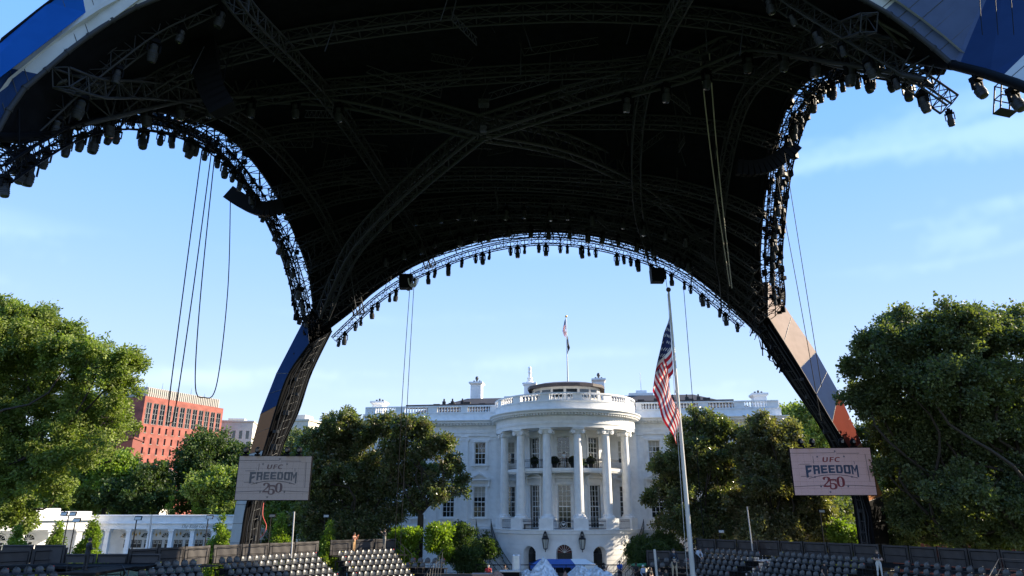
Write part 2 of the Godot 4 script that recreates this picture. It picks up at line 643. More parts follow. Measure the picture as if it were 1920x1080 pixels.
	g.lathe([Vector2(0.0, 15.52), Vector2(rb + 0.1, 15.56)], 48, Vector3(0, 0, 0.8), -PI * 0.6, PI * 0.6)
	part(o, "bow_entablature", g, M.trim_paint)
	# -- dentils
	g = Geo.new()
	for s in [-1, 1]:
		var x = 8.9
		while x < W + 0.6:
			g.box(Vector3(s * x, 17.0, 0.42), Vector3(0.17, 0.2, 0.34))
			x += 0.4
	for i in 86:
		var t = lerpf(-1.72, 1.72, i / 85.0)
		g.box(ring(t, rb + 0.44, 17.0), Vector3(0.17, 0.2, 0.34), Basis(Vector3.UP, t))
	part(o, "dentil_course", g, M.trim_paint, Transform3D.IDENTITY, "stuff")
	# -- balustrades
	var bal := Geo.new()
	bal.lathe([Vector2(0.09, 0), Vector2(0.09, 0.08), Vector2(0.06, 0.1), Vector2(0.12, 0.28), Vector2(0.1, 0.36), Vector2(0.05, 0.5), Vector2(0.05, 0.62), Vector2(0.09, 0.7), Vector2(0.09, 0.78)], 7)
	var bmesh = bal.mesh()
	var rail := Geo.new()
	var pier := Geo.new()
	for s in [-1, 1]:
		var lo = minf(s * 8.6, s * W)
		var hi = maxf(s * 8.6, s * W)
		rail.span(Vector3(lo, 18.46, -0.16), Vector3(hi, 18.56, 0.2))
		rail.span(Vector3(lo, 19.2, -0.18), Vector3(hi, 19.36, 0.24))
		var bays = [[9.3, 12.1], [13.0, 16.0], [17.2, 20.2], [21.4, 24.0]]
		var edges = [8.6, 9.3, 12.1, 13.0, 16.0, 17.2, 20.2, 21.4, 24.0, W]
		for k in range(0, edges.size(), 2):
			pier.span(Vector3(minf(s * edges[k], s * edges[k + 1]), 18.561, -0.13), Vector3(maxf(s * edges[k], s * edges[k + 1]), 19.199, 0.17))
		for b in bays:
			var cnt = 8
			for i in cnt:
				part(o, "baluster", bmesh, M.trim_paint, Transform3D(Basis.IDENTITY.scaled(Vector3(1, 0.82, 1)), Vector3(s * lerpf(b[0] + 0.2, b[1] - 0.2, i / (cnt - 1.0)), 18.56, 0.02)))
		# along the ends
		var ez = s * W
		rail.span(Vector3(ez - 0.15, 19.2, -26), Vector3(ez + 0.15, 19.36, -0.19))
		pier.span(Vector3(ez - 0.13, 18.46, -26), Vector3(ez + 0.13, 19.198, -0.16))
	var r2 = rb + 0.05
	rail.lathe([Vector2(r2 - 0.18, 18.46), Vector2(r2 + 0.2, 18.462), Vector2(r2 + 0.2, 18.56), Vector2(r2 - 0.18, 18.562)], 64, Vector3(0, 0, 0.8), -1.66, 1.66)
	rail.lathe([Vector2(r2 - 0.2, 19.2), Vector2(r2 + 0.24, 19.202), Vector2(r2 + 0.24, 19.36), Vector2(r2 - 0.2, 19.362)], 64, Vector3(0, 0, 0.8), -1.66, 1.66)
	var step = deg_to_rad(25.0)
	for k in range(-3, 4):
		var mid = k * step
		var half = deg_to_rad(7.6)
		for i in 6:
			part(o, "baluster", bmesh, M.trim_paint, Transform3D(Basis.IDENTITY.scaled(Vector3(1, 0.82, 1)), ring(lerpf(mid - half, mid + half, i / 5.0), r2, 18.56)))
		var a0 = mid + deg_to_rad(9.0)
		var a1 = mid + step - deg_to_rad(9.0)
		pier.lathe([Vector2(r2 + 0.16, 18.561), Vector2(r2 + 0.16, 19.199)], 6, Vector3(0, 0, 0.8), a0, a1)
		pier.lathe([Vector2(r2 - 0.14, 19.199), Vector2(r2 - 0.14, 18.561)], 6, Vector3(0, 0, 0.8), a0, a1)
		for e in [a0, a1]:
			pier.box(ring(e, r2 + 0.01, 18.88), Vector3(0.05, 0.636, 0.3), Basis(Vector3.UP, e))
	part(o, "balustrade_rail", rail, M.trim_paint)
	part(o, "balustrade_pier", pier, M.trim_paint)
	# -- bow wall with three bays on two floors
	g = Geo.new()
	var rw = 5.2
	var bays3 = [-0.70, 0.0, 0.70]
	var hw = 0.145
	var n = 120
	for i in n:
		var a = lerpf(-1.75, 1.75, float(i) / n)
		var b = lerpf(-1.75, 1.75, float(i + 1) / n)
		var m = (a + b) / 2
		var cuts = [0.0, 15.55]
		for q in bays3:
			if absf(m - q) < hw:
				cuts = [0.0, 5.0, 9.62, 11.32, 14.86, 15.55]
		for c in range(0, cuts.size(), 2):
			g.quad(ring(a, rw, cuts[c]), ring(a, rw, cuts[c + 1]), ring(b, rw, cuts[c + 1]), ring(b, rw, cuts[c]))
	part(o, "bow_wall", g, M.white_paint)
	for q in bays3:
		for lev in [[5.03, 4.59, 8], [11.35, 3.51, 6]]:
			var xf = Transform3D(Basis(Vector3.UP, q), ring(q, rw - 0.03, lev[0]))
			window(o, xf, 1.46, lev[1], 3, lev[2], ("round" if q == 0.0 else "peak") if lev[0] < 10 else "")
	# -- porch base drum with rustication and three arched doors
	g = Geo.new()
	var rd = 8.45
	var doors = [[-0.45, 0.09, 2.6], [0.0, 0.1, 2.7], [0.45, 0.09, 2.6]]
	n = 240
	for i in n:
		var a = lerpf(-1.5, 1.5, float(i) / n)
		var b = lerpf(-1.5, 1.5, float(i + 1) / n)
		var m = (a + b) / 2
		var low = 0.0
		for d in doors:  # drive sheet enlarged as a reflector for the shaded facade
			var u = absf(m - d[0]) / d[1]
			if u < 1.0:
				low = d[2] + d[1] * rd * sqrt(1 - u * u)
		for k in 9:
			var y0 = k * 0.5
			var y1 = y0 + 0.46
			if k == 8:
				y1 = 4.5
			var yl = maxf(y0, low)
			if yl < y1:
				g.quad(ring(a, rd, yl), ring(a, rd, y1), ring(b, rd, y1), ring(b, rd, yl))
				g.quad(ring(a, rd, y1), ring(a, rd - 0.05, y1), ring(b, rd - 0.05, y1), ring(b, rd, y1))
				if yl == y0:
					g.quad(ring(a, rd - 0.05, y0), ring(a, rd, y0), ring(b, rd, y0), ring(b, rd - 0.05, y0))
			if y0 + 0.5 > low:
				g.quad(ring(a, rd - 0.05, maxf(y1, low)), ring(a, rd - 0.05, y0 + 0.5), ring(b, rd - 0.05, y0 + 0.5), ring(b, rd - 0.05, maxf(y1, low)))
	for d in doors:
		for i in 24:   # reveals
			for s in 1:
				var t0 = PI * i / 24.0
				var t1 = PI * (i + 1) / 24.0
				var a = d[0] - d[1] * cos(t0)
				var b = d[0] - d[1] * cos(t1)
				var ya = d[2] + d[1] * rd * sin(t0)
				var yb = d[2] + d[1] * rd * sin(t1)
				g.quad(ring(b, rd, yb), ring(a, rd, ya), ring(a, rd - 1.1, ya), ring(b, rd - 1.1, yb))
		for s in [-1, 1]:
			var a = d[0] + s * d[1]
			if s > 0:
				g.quad(ring(a, rd - 1.1, 0), ring(a, rd - 1.1, d[2]), ring(a, rd, d[2]), ring(a, rd, 0))
			else:
				g.quad(ring(a, rd, 0), ring(a, rd, d[2]), ring(a, rd - 1.1, d[2]), ring(a, rd - 1.1, 0))
	part(o, "porch_base", g, M.white_paint)
	for d in doors:
		var dg := Geo.new()
		var xf = Transform3D(Basis(Vector3.UP, d[0]), ring(d[0], rd - 0.95, 0))
		var half = d[1] * rd
		dg.span(Vector3(-half - 0.1, 0, -0.08), Vector3(half + 0.1, d[2], 0))
		for s in [-1, 1]:
			for k in 4:
				dg.span(Vector3(minf(s * 0.08, s * (half - 0.1)), 0.25 + k * 0.6, 0.001), Vector3(maxf(s * 0.08, s * (half - 0.1)), 0.7 + k * 0.6, 0.04))
		var dp = part(o, "door", dg, M.black_door, xf)
		var fan := Geo.new()
		var pts = []
		for k in 17:
			pts.append(Vector2(-cos(PI * k / 16.0) * (half + 0.02), d[2] + 0.01 + sin(PI * k / 16.0) * (half + 0.02)))
		fan.poly(pts, Transform3D(Basis.IDENTITY, Vector3(0, 0, -0.02)))
		part(dp, "fanlight", fan, M.red_glass if d[0] == 0.0 else M.window_glass)
		var bars := Geo.new()
		for k in range(1, 8):
			var t = PI * k / 8.0
			bars.tube(Vector3(0, d[2] + 0.02, 0.01), Vector3(cos(t) * half, d[2] + 0.02 + sin(t) * half, 0.01), 0.02, 0.02, 5)
		part(dp, "fanlight_bar", bars, M.trim_paint if d[0] == 0.0 else M.black_iron)
		# voussoirs
		for k in 7:
			var t = PI * (k + 0.5) / 7.0
			var vs := Geo.new()
			var long = 0.7 if k == 3 else 0.5
			for e in 1:
				var t0 = PI * k / 7.0 + 0.02
				var t1 = PI * (k + 1) / 7.0 - 0.02
				var q = []
				for tt in [t0, t1]:
					for rr in [half + 0.03, half + long]:
						var aa = d[0] - cos(tt) * rr / rd
						q.append(ring(aa, rd + 0.012, d[2] + sin(tt) * rr))
				vs.quad(q[0], q[1], q[3], q[2])
			part(o, "voussoir", vs, M.white_paint)
	# band and porch floor
	g = Geo.new()
	g.lathe([Vector2(rd + 0.0, 4.5), Vector2(rd + 0.18, 4.56), Vector2(rd + 0.18, 4.86), Vector2(rd + 0.26, 4.9), Vector2(rd + 0.26, 5.0), Vector2(rw - 0.2, 5.002)], 72, Vector3(0, 0, 0.8), -1.5, 1.5)
	part(o, "porch_floor", g, M.trim_paint)
	# -- six columns
	var cols = [-62.5, -37.5, -12.5, 12.5, 37.5, 62.5]
	var shaft := Geo.new()
	var sp = []
	for k in 9:
		var t = k / 8.0
		sp.append(Vector2(0.49 - 0.08 * t * t, 6.5 + t * 8.45))
	shaft.lathe(sp, 24)
	var sm = shaft.mesh()
	var base := Geo.new()
	base.span(Vector3(-0.78, 5.003, -0.78), Vector3(0.78, 6.1, 0.78))
	base.lathe([Vector2(0.0, 6.1), Vector2(0.75, 6.102), Vector2(0.75, 6.22), Vector2(0.7, 6.28), Vector2(0.6, 6.32), Vector2(0.62, 6.42), Vector2(0.52, 6.5), Vector2(0.0, 6.52)], 24)
	var bm = base.mesh()
	var cap := Geo.new()
	cap.lathe([Vector2(0.42, 14.9), Vector2(0.5, 14.95), Vector2(0.46, 15.0), Vector2(0.6, 15.25), Vector2(0.5, 15.3)], 20)
	for s in [-1, 1]:
		for e in [-1, 1]:
			cap.tube(Vector3(s * 0.55, 15.13, e * 0.2), Vector3(s * 0.55, 15.13, e * 0.56), 0.24, 0.24, 14)
			cap.tube(Vector3(s * 0.55, 15.13, e * 0.56), Vector3(s * 0.55, 15.13, e * 0.6), 0.1, 0.08, 10)
		cap.tube(Vector3(s * 0.55, 15.13, -0.2), Vector3(s * 0.55, 15.13, 0.2), 0.17, 0.17, 10, false)
	cap.span(Vector3(-0.66, 15.36, -0.66), Vector3(0.66, 15.52, 0.66))
	cap.span(Vector3(-0.56, 15.28, -0.56), Vector3(0.56, 15.358, 0.56))
	var cm = cap.mesh()
	for d in cols:
		var t = deg_to_rad(d)
		var c = hold(o, "column", Transform3D(Basis(Vector3.UP, t), ring(t, 7.75, 0)))
		part(c, "shaft", sm, M.trim_paint)
		part(c, "plinth", bm, M.trim_paint)
		part(c, "capital", cm, M.trim_paint)
	# engaged corner piers behind the end columns
	g = Geo.new()
	for s in [-1, 1]:
		g.span(Vector3(s * 7.9 - 0.5, 5.0, 0.003), Vector3(s * 7.9 + 0.5, 15.55, 0.9))
	part(o, "corner_pier", g, M.trim_paint)
	# -- balcony slab with rail
	g = Geo.new()
	g.lathe([Vector2(rw - 0.1, 10.84), Vector2(7.45, 10.842), Vector2(7.45, 10.95), Vector2(7.55, 11.0), Vector2(7.55, 11.3), Vector2(rw - 0.1, 11.302)], 64, Vector3(0, 0, 0.8), -1.5, 1.5)
	part(o, "balcony_slab", g, M.trim_paint)
	var iron := Geo.new()
	for rr in [[7.3, 11.34, 12.25, -1.3, 1.3], [8.3, 5.04, 5.95, -1.15, 1.15]]:
		for y in [rr[1] + 0.06, rr[2] - 0.15, rr[2]]:
			var pts = []
			for i in 49:
				pts.append(ring(lerpf(rr[3], rr[4], i / 48.0), rr[0], y))
			iron.path(pts, 0.025, 4)
		var cnt = int((rr[4] - rr[3]) * rr[0] / 0.16)
		for i in cnt + 1:
			var t = lerpf(rr[3], rr[4], float(i) / cnt)
			iron.tube(ring(t, rr[0], rr[1]), ring(t, rr[0], rr[2]), 0.009, 0.009, 4, false)
	part(o, "iron_railing", iron, M.black_iron)
	var seal := Geo.new()
	seal.tube(Vector3(0, 0, 0), Vector3(0, 0, 0.05), 0.36, 0.36, 20)
	var so = part(o, "seal", seal, M.black_iron, Transform3D(Basis.IDENTITY, Vector3(0, 5.52, 0.8 + 8.36)))
	seal = Geo.new()
	seal.lathe([Vector2(0.27, 0), Vector2(0.29, 0.02), Vector2(0.31, 0)], 20, Vector3(0, 0, 0.05), 0, TAU, Basis(Vector3.RIGHT, PI / 2))
	seal.ball(Vector3(0, -0.02, 0.05), Vector3(0.06, 0.13, 0.03))
	for s in [-1, 1]:
		seal.ball(Vector3(s * 0.11, 0.05, 0.05), Vector3(0.09, 0.06, 0.02))
	part(so, "eagle", seal, M.trim_paint)
	# -- curved stairs either side
	var a_top = 1.34
	var a_low = 0.62
	var steps = 27
	var r_in = 8.75
	var r_out = 10.7
	var da = (a_top - a_low) / steps
	for s in [-1, 1]:
		for k in steps:
			var a = a_top - k * da
			var b = a - da
			var y = 5.0 - k * 5.0 / steps - 0.19
			var st := Geo.new()
			var p = []
			for yy in [maxf(0, y - 0.9), y]:
				for q in [[a, r_in], [a, r_out], [b, r_out], [b, r_in]]:
					var w = ring(q[0], q[1], yy)
					p.append(Vector3(w.x * s, w.y, w.z))
			var F = [[4, 5, 6, 7], [0, 3, 2, 1], [0, 1, 5, 4], [1, 2, 6, 5], [2, 3, 7, 6], [3, 0, 4, 7]]
			for f in F:
				if s > 0:
					st.quad(p[f[0]], p[f[1]], p[f[2]], p[f[3]])
				else:
					st.quad(p[f[3]], p[f[2]], p[f[1]], p[f[0]])
			part(o, "step", st, M.porch_stone)
		var land := Geo.new()
		for i in 8:
			var a = lerpf(a_top, 1.5, i / 8.0)
			var b = lerpf(a_top, 1.5, (i + 1) / 8.0)
			var q = [ring(a, r_in - 0.3, 4.98), ring(a, r_out, 4.98), ring(b, r_out, 4.98), ring(b, r_in - 0.3, 4.98)]
			for e in 4:
				q[e].x *= s
			if s > 0:
				land.quad(q[3], q[2], q[1], q[0])
			else:
				land.quad(q[0], q[1], q[2], q[3])
			var u = [ring(a, r_out, 0), ring(a, r_out, 4.98), ring(b, r_out, 4.98), ring(b, r_out, 0)]
			for e in 4:
				u[e].x *= s
			land.quad(u[0], u[1], u[2], u[3])
		part(o, "landing", land, M.white_paint)
		# stringer under the outer edge, with an arched opening
		var sw := Geo.new()
		for k in steps:
			var a = a_top - k * da
			var b = a - da
			var ta = 5.0 - k * 5.0 / steps - 0.25
			var tb = ta - 5.0 / steps
			for rr in [r_out + 0.02, r_in - 0.02]:
				var q = [ring(a, rr, maxf(0, ta - 0.75)), ring(a, rr, ta), ring(b, rr, tb), ring(b, rr, maxf(0, tb - 0.75))]
				for e in 4:
					q[e].x *= s
				sw.quad(q[0], q[1], q[2], q[3])
		part(o, "stringer", sw, M.white_paint)
		var hr := Geo.new()
		for rr in [r_in + 0.12, r_out - 0.12]:
			for hgt in [0.95, 0.2]:
				var pts = []
				for k in steps + 1:
					var w = ring(a_top - k * da, rr, 5.0 - k * 5.0 / steps + hgt)
					pts.append(Vector3(w.x * s, w.y, w.z))
				hr.path(pts, 0.035, 5)
			for k in range(0, steps + 1):
				var w = ring(a_top - k * da, rr, 5.0 - k * 5.0 / steps - 0.1)
				w.x *= s
				hr.tube(w, w + Vector3(0, 1.02, 0), 0.03 if k % 9 == 0 else 0.014, -1, 5)
		part(o, "stair_railing", hr, M.black_iron)
	# -- roof behind the balustrade
	g = Geo.new()
	g.frustum(18.45, 21.3, Vector2(45, 23), Vector2(30, 12), Vector3(1.5, 0, -13))
	part(o, "roof", g, M.roof_slate)
	g = Geo.new()
	g.span(Vector3(-20.5, 19.42, -2.8), Vector3(20.5, 19.78, -1.4))
	for k in 18:
		g.span(Vector3(-17 + k * 2.0, 19.782, -2.4), Vector3(-16.2 + k * 2.0, 19.8 + 0.12 + 0.1 * (k % 3), -1.9))
	part(o, "roof_walkway", g, M.roof_slate)
	# solarium on the roof
	g = Geo.new()
	var oct = []
	for k in 9:
		var t = PI * (k / 8.0) - PI / 2
		oct.append(Vector3(sin(t) * 4.4, 0, -4.4 + cos(t) * 3.0))
	for k in 8:
		g.quad(oct[k] + Vector3(0, 18.4, 0), oct[k] + Vector3(0, 21.8, 0), oct[k + 1] + Vector3(0, 21.8, 0), oct[k + 1] + Vector3(0, 18.4, 0))
	g.span(Vector3(-4.4, 18.4, -9), Vector3(4.4, 21.8, -4.4))
	var sol = part(o, "solarium", g, M.pale_stone)
	for k in range(1, 7):
		var mid = (oct[k] + oct[k + 1]) / 2
		var dir = (oct[k + 1] - oct[k])
		var sg := Geo.new()
		sg.box(Vector3.ZERO, Vector3(dir.length() - 0.35, 1.0, 0.06))
		part(sol, "pane", sg, M.window_glass, Transform3D(Basis(Vector3.UP, atan2(-dir.z, dir.x)), mid + Vector3(0, 20.95, 0) + Vector3(dir.z, 0, -dir.x).normalized() * -0.02))
	g = Geo.new()
	var rim = []
	for k in 9:
		var t = PI * (k / 8.0) - PI / 2
		rim.append(Vector3(sin(t) * 5.0, 21.8, -4.4 + cos(t) * 3.6))
	rim.append(Vector3(5.0, 21.8, -9.5))
	rim.append(Vector3(-5.0, 21.8, -9.5))
	for k in rim.size():
		var a = rim[k]
		var b = rim[(k + 1) % rim.size()]
		g.quad(a, a + Vector3(0, 0.35, 0), b + Vector3(0, 0.35, 0), b)
		g.quad(a + Vector3(0, 0.35, 0), a * Vector3(0.75, 1, 1) + Vector3(0, 0.75, (-6 - a.z) * 0.3), b * Vector3(0.75, 1, 1) + Vector3(0, 0.75, (-6 - b.z) * 0.3), b + Vector3(0, 0.35, 0))
		g.tri(Vector3(0, 22.7, -6.0), b * Vector3(0.75, 1, 1) + Vector3(0, 0.75, (-6 - b.z) * 0.3), a * Vector3(0.75, 1, 1) + Vector3(0, 0.75, (-6 - a.z) * 0.3))
		g.tri(Vector3(0, 21.8, -6.0), a, b)
	part(sol, "solarium_roof", g, M.copper_roof)
	g = Geo.new()
	g.lathe([Vector2(1.1, 22.6), Vector2(1.2, 22.75), Vector2(0.4, 22.95), Vector2(0, 22.96)], 16, Vector3(-1.5, 0, -5.5))
	part(sol, "roof_vent", g, M.roof_slate)
	# chimneys
	for c in [[-12.6, 18.4, 23.8, -9.0, 1.0], [-5.2, 18.4, 23.6, -9.5, 0.0], [4.3, 18.4, 23.9, -9.0, 1.0], [13.0, 18.4, 24.0, -9.2, 1.0], [-24.4, 18.4, 20.4, -2.6, 0.5], [23.7, 18.4, 20.5, -2.4, 0.5]]:
		g = Geo.new()
		g.frustum(c[1], c[2] - 0.45, Vector2(1.5, 1.7), Vector2(1.45, 1.65), Vector3(c[0], 0, c[3]))
		g.frustum(c[2] - 0.45, c[2] - 0.2, Vector2(1.46, 1.66), Vector2(1.95, 2.1), Vector3(c[0], 0, c[3]))
		g.frustum(c[2] - 0.2, c[2], Vector2(1.95, 2.1), Vector2(1.9, 2.05), Vector3(c[0], 0, c[3]))
		var co = part(o, "chimney", g, M.trim_paint)
		g = Geo.new()
		for q in 3:
			g.tube(Vector3(c[0] - 0.4 + q * 0.4, c[2] + 0.002, c[3]), Vector3(c[0] - 0.4 + q * 0.4, c[2] + 0.3 + 0.14 * (q % 2), c[3]), 0.15, 0.12, 8)
		if c[4] > 0.6:
			g.ball(Vector3(c[0], c[2] + 0.62, c[3]), Vector3(0.24, 0.3, 0.24))
		part(co, "chimney_pot", g, M.steel_grey if c[4] > 0.4 else M.trim_paint)
	# roof cabins and plant
	g = Geo.new()
	g.span(Vector3(-8.2, 19.5, -9.2), Vector3(-5.4, 21.4, -7.4))
	g.span(Vector3(-8.5, 21.402, -9.4), Vector3(-5.1, 21.55, -7.2))
	g.span(Vector3(8.2, 19.5, -9.2), Vector3(11.4, 21.7, -7.4))
	g.span(Vector3(9.2, 21.702, -8.8), Vector3(10.6, 22.1, -7.8))
	g.tube(Vector3(9.9, 22.1, -8.3), Vector3(9.9, 24.6, -8.3), 0.05, 0.03)
	part(o, "roof_cabin", g, M.trim_paint)
	for k in [[-15.6, 0], [-14.5, 1], [-13.2, 1], [13.3, 1], [15.0, 1], [16.4, 0]]:
		g = Geo.new()
		g.span(Vector3(k[0] - 0.2, 19.782, -2.1), Vector3(k[0] + 0.2, 20.2, -1.7))
		g.tube(Vector3(k[0], 20.2, -1.9), Vector3(k[0], 20.55, -1.9), 0.13, 0.1)
		part(o, "roof_camera", g, M.steel_dark)
	# ornament on the tall chimney: stacked finial
	g = Geo.new()
	g.lathe([Vector2(0.5, 23.6), Vector2(0.55, 23.8), Vector2(0.3, 23.9), Vector2(0.4, 24.4), Vector2(0.2, 24.5), Vector2(0.22, 25.0), Vector2(0.3, 25.15), Vector2(0.2, 25.35), Vector2(0.26, 25.8), Vector2(0.14, 26.0), Vector2(0, 26.05)], 10, Vector3(-5.2, 0, -9.5))
	part(o, "finial", g, M.trim_paint)


func lanterns():
	for s in [-1, 1]:
		var t = s * 0.215
		var b = Basis(Vector3.UP, deg_to_rad(-7.0))
		var p = Vector3(6.5, 0, -84.5) + b * ring(t, 8.95, 3.15)
		var o = thing("wall_lantern", "black iron lantern with a crown top hung between arched doors", "lantern", p, deg_to_rad(-7.0) + t, "pair of porch lanterns")
		var g := Geo.new()
		for k in 6:
			var a = TAU * k / 6
			var d = Vector3(cos(a), 0, sin(a))
			g.tube(d * 0.2, d * 0.36 + Vector3(0, 0.95, 0), 0.025, -1, 5)
			g.tube(d * 0.36 + Vector3(0, 0.95, 0), d * 0.12 + Vector3(0, 1.55, 0), 0.025, -1, 5)
		g.lathe([Vector2(0.05, -0.3), Vector2(0.04, -0.1), Vector2(0.22, 0), Vector2(0.2, 0.04)], 8)
		g.lathe([Vector2(0.38, 0.93), Vector2(0.38, 1.02), Vector2(0.3, 1.06)], 12)
		g.lathe([Vector2(0.3, 1.04), Vector2(0.16, 1.2), Vector2(0.16, 1.3)], 10)
		g.lathe([Vector2(0.12, 1.5), Vector2(0.16, 1.6), Vector2(0.05, 1.72), Vector2(0, 1.8)], 8)
		g.tube(Vector3(0, 1.55, 0), Vector3(0, 1.55, -0.55), 0.03)
		part(o, "cage", g, M.black_iron)
		g = Geo.new()
		g.lathe([Vector2(0.17, 0.03), Vector2(0.33, 0.93)], 6)
		part(o, "glass", g, M.lamp_glass)


func porch_things():
	# bushes in pots and seats on the balcony
	var b = Basis(Vector3.UP, deg_to_rad(-7.0))
	var base = Vector3(6.5, 0, -84.5)
	var r := RandomNumberGenerator.new()
	r.seed = 5
	for d in [[-0.5, 11.32, "clipped dark topiary bush in a pot on the balcony"], [-0.14, 11.32, "clipped dark topiary bush in a pot on the balcony"], [0.16, 11.32, "clipped dark topiary bush in a pot on the balcony"], [0.47, 11.32, "clipped dark topiary bush in a pot on the balcony"]]:
		var o = thing("potted_topiary", d[2], "potted plant", base + b * ring(d[0], 6.7, d[1]), 0, "balcony topiary pots")
		var g := Geo.new()
		g.lathe([Vector2(0.22, 0), Vector2(0.3, 0.45), Vector2(0.33, 0.5), Vector2(0.0, 0.5)], 10)
		part(o, "pot", g, M.black_iron)
		g = Geo.new()
		g.tinted = true
		for k in 420:
			var dir = Vector3(r.randfn(), r.randfn(), r.randfn()).normalized()
			var p = Vector3(0, 0.82, 0) + dir * (0.36 + r.randf() * 0.08)
			var x = dir.cross(Vector3(r.randf() - 0.5, r.randf() - 0.5, r.randf())).normalized() * 0.07
			g.tint = Color(0.02, 0.035, 0.012) * (0.7 + r.randf() * 0.6)
			g.tri(p - x, p + dir * 0.1, p + x)
		g.tint = Color(0.015, 0.025, 0.01)
		g.ball(Vector3(0, 0.82, 0), Vector3(0.35, 0.35, 0.35))
		part(o, "foliage", g, M.leaf)
	for s in [[0.33, "green_upholstery", "green cushioned armchair on the balcony behind the iron rail"], [0.68, "white_paint", "white balcony table under the upper porch ceiling"]]:
		var o = thing("balcony_armchair" if s[0] < 0.5 else "balcony_table", s[2], "armchair" if s[0] < 0.5 else "table", base + b * ring(s[0], 6.5, 11.31), s[0])
		var g := Geo.new()
		if s[0] < 0.5:
			g.span(Vector3(-0.4, 0.3, -0.35), Vector3(0.4, 0.5, 0.35))
			g.span(Vector3(-0.4, 0.505, -0.35), Vector3(0.4, 1.05, -0.2))
			part(o, "cushion", g, M[s[1]])
			g = Geo.new()
			for x in [-0.42, 0.42]:
				g.span(Vector3(x - 0.05, 0, -0.35), Vector3(x + 0.05, 0.7, 0.35))
			part(o, "arm", g, M.black_iron)
		else:
			g.span(Vector3(-0.6, 0.7, -0.4), Vector3(0.6, 0.75, 0.4))
			part(o, "table_top", g, M[s[1]])
			for x in [-0.5, 0.5]:
				for z in [-0.3, 0.3]:
					g = Geo.new()
					g.tube(Vector3(x, 0, z), Vector3(x, 0.7, z), 0.03)
					part(o, "leg", g, M[s[1]])
	# benches on the lower porch
	for s in [-1, 1]:
		var o = thing("porch_bench", "dark low bench on the porch floor behind the railing", "bench", base + b * ring(s * 0.43, 7.7, 5.0), s * 0.43, "porch benches")
		var g := Geo.new()
		g.span(Vector3(-1.2, 0.4, -0.25), Vector3(1.2, 0.5, 0.25))
		part(o, "seat", g, M.black_iron)
		for x in [-1.05, 1.05]:
			g = Geo.new()
			g.span(Vector3(x - 0.05, 0, -0.22), Vector3(x + 0.05, 0.398, 0.22))
			part(o, "leg", g, M.black_iron)


func roof_flag():
	var o = thing("roof_flagpole", "thin white flagpole on the mansion roof", "flagpole", Vector3(7.4, 22.0, -90))
	var g := Geo.new()
	g.tube(Vector3.ZERO, Vector3(0, 9.9, 0), 0.11, 0.05, 8)
	part(o, "pole", g, M.pole_metal)
	g = Geo.new()
	g.ball(Vector3(0, 10.05, 0), Vector3(0.17, 0.17, 0.17))
	part(o, "finial", g, M.gilt)
	flag(Vector3(7.4, 31.9, -90), 1.5, 2.3, 0, "small_flag", "small striped flag hanging limp on the roof flagpole")
	flag(Vector3(7.4, 29.5, -90), 1.3, 2.2, 1, "black_flag", "small black flag hanging below the striped flag on the roof")


func flag(top: Vector3, hoist: float, fly: float, kind: int, called: String, label: String):
	# a limp flag: hoist edge along the pole, the cloth falling in folds beside it
	var g := Geo.new()
	g.tinted = true
	var nu = 66
	var nv = 52
	var P = []
	for j in nv + 1:
		for i in nu + 1:
			var u = float(i) / nu
			var v_ = float(j) / nv
			P.append(top + drape(u, v_, hoist, fly, kind))
	for j in nv:
		for i in nu:
			var u = (i + 0.5) / nu
			var v_ = (j + 0.5) / nv
			var col = Color(0.012, 0.013, 0.016)
			if kind != 1:
				col = Color(0.55, 0.014, 0.03) if int(v_ * 13) % 2 == 0 else Color(0.85, 0.84, 0.82)
				if u < 0.4 and v_ < 7.0 / 13:
					col = Color(0.012, 0.025, 0.1)
					var su = fposmod(u / 0.4 * 6 + (0.5 if int(v_ * 13 / 7 * 9) % 2 else 0.0), 1.0)
					var sv = fposmod(v_ * 13 / 7 * 9, 1.0)
					if absf(su - 0.5) + absf(sv - 0.5) < 0.27:
						col = Color(0.75, 0.75, 0.75)
			g.tint = col
			var w = nu + 1
			g.quad(P[j * w + i], P[j * w + i + 1], P[(j + 1) * w + i + 1], P[(j + 1) * w + i])
	lone(called, g, M.flag_cloth, label, "flag")


func drape(u: float, w: float, hoist: float, fly: float, kind: int) -> Vector3:
	# u: 0 at the pole to 1 at the fly end; w: 0 at the top edge to 1 at the bottom edge
	var side = -1.0 if kind != 1 else 0.7
	var k = hoist
	# the top edge droops steeply from the pole; lower cloth is bunched close to it
	var out = (0.36 * sin(PI * pow(u, 0.7)) + 0.05) * fly * (0.62 + 0.25 * w) * smoothstep(0.0, 0.28, u) * (1.0 - 0.62 * u)
	var fall = u * fly * 0.92 + w * k * (1.0 - 0.45 * u)
	var fold = sin(u * 13.0 + w * 2.4) * 0.055 * fly * smoothstep(0.04, 0.35, u)
	var sway = sin(u * 7.0 + w * 5.0) * 0.022 * fly * u
	return Vector3(side * (0.09 + out * 0.72 * (0.55 + 0.45 * w)) + sway, -fall, fold + 0.05)


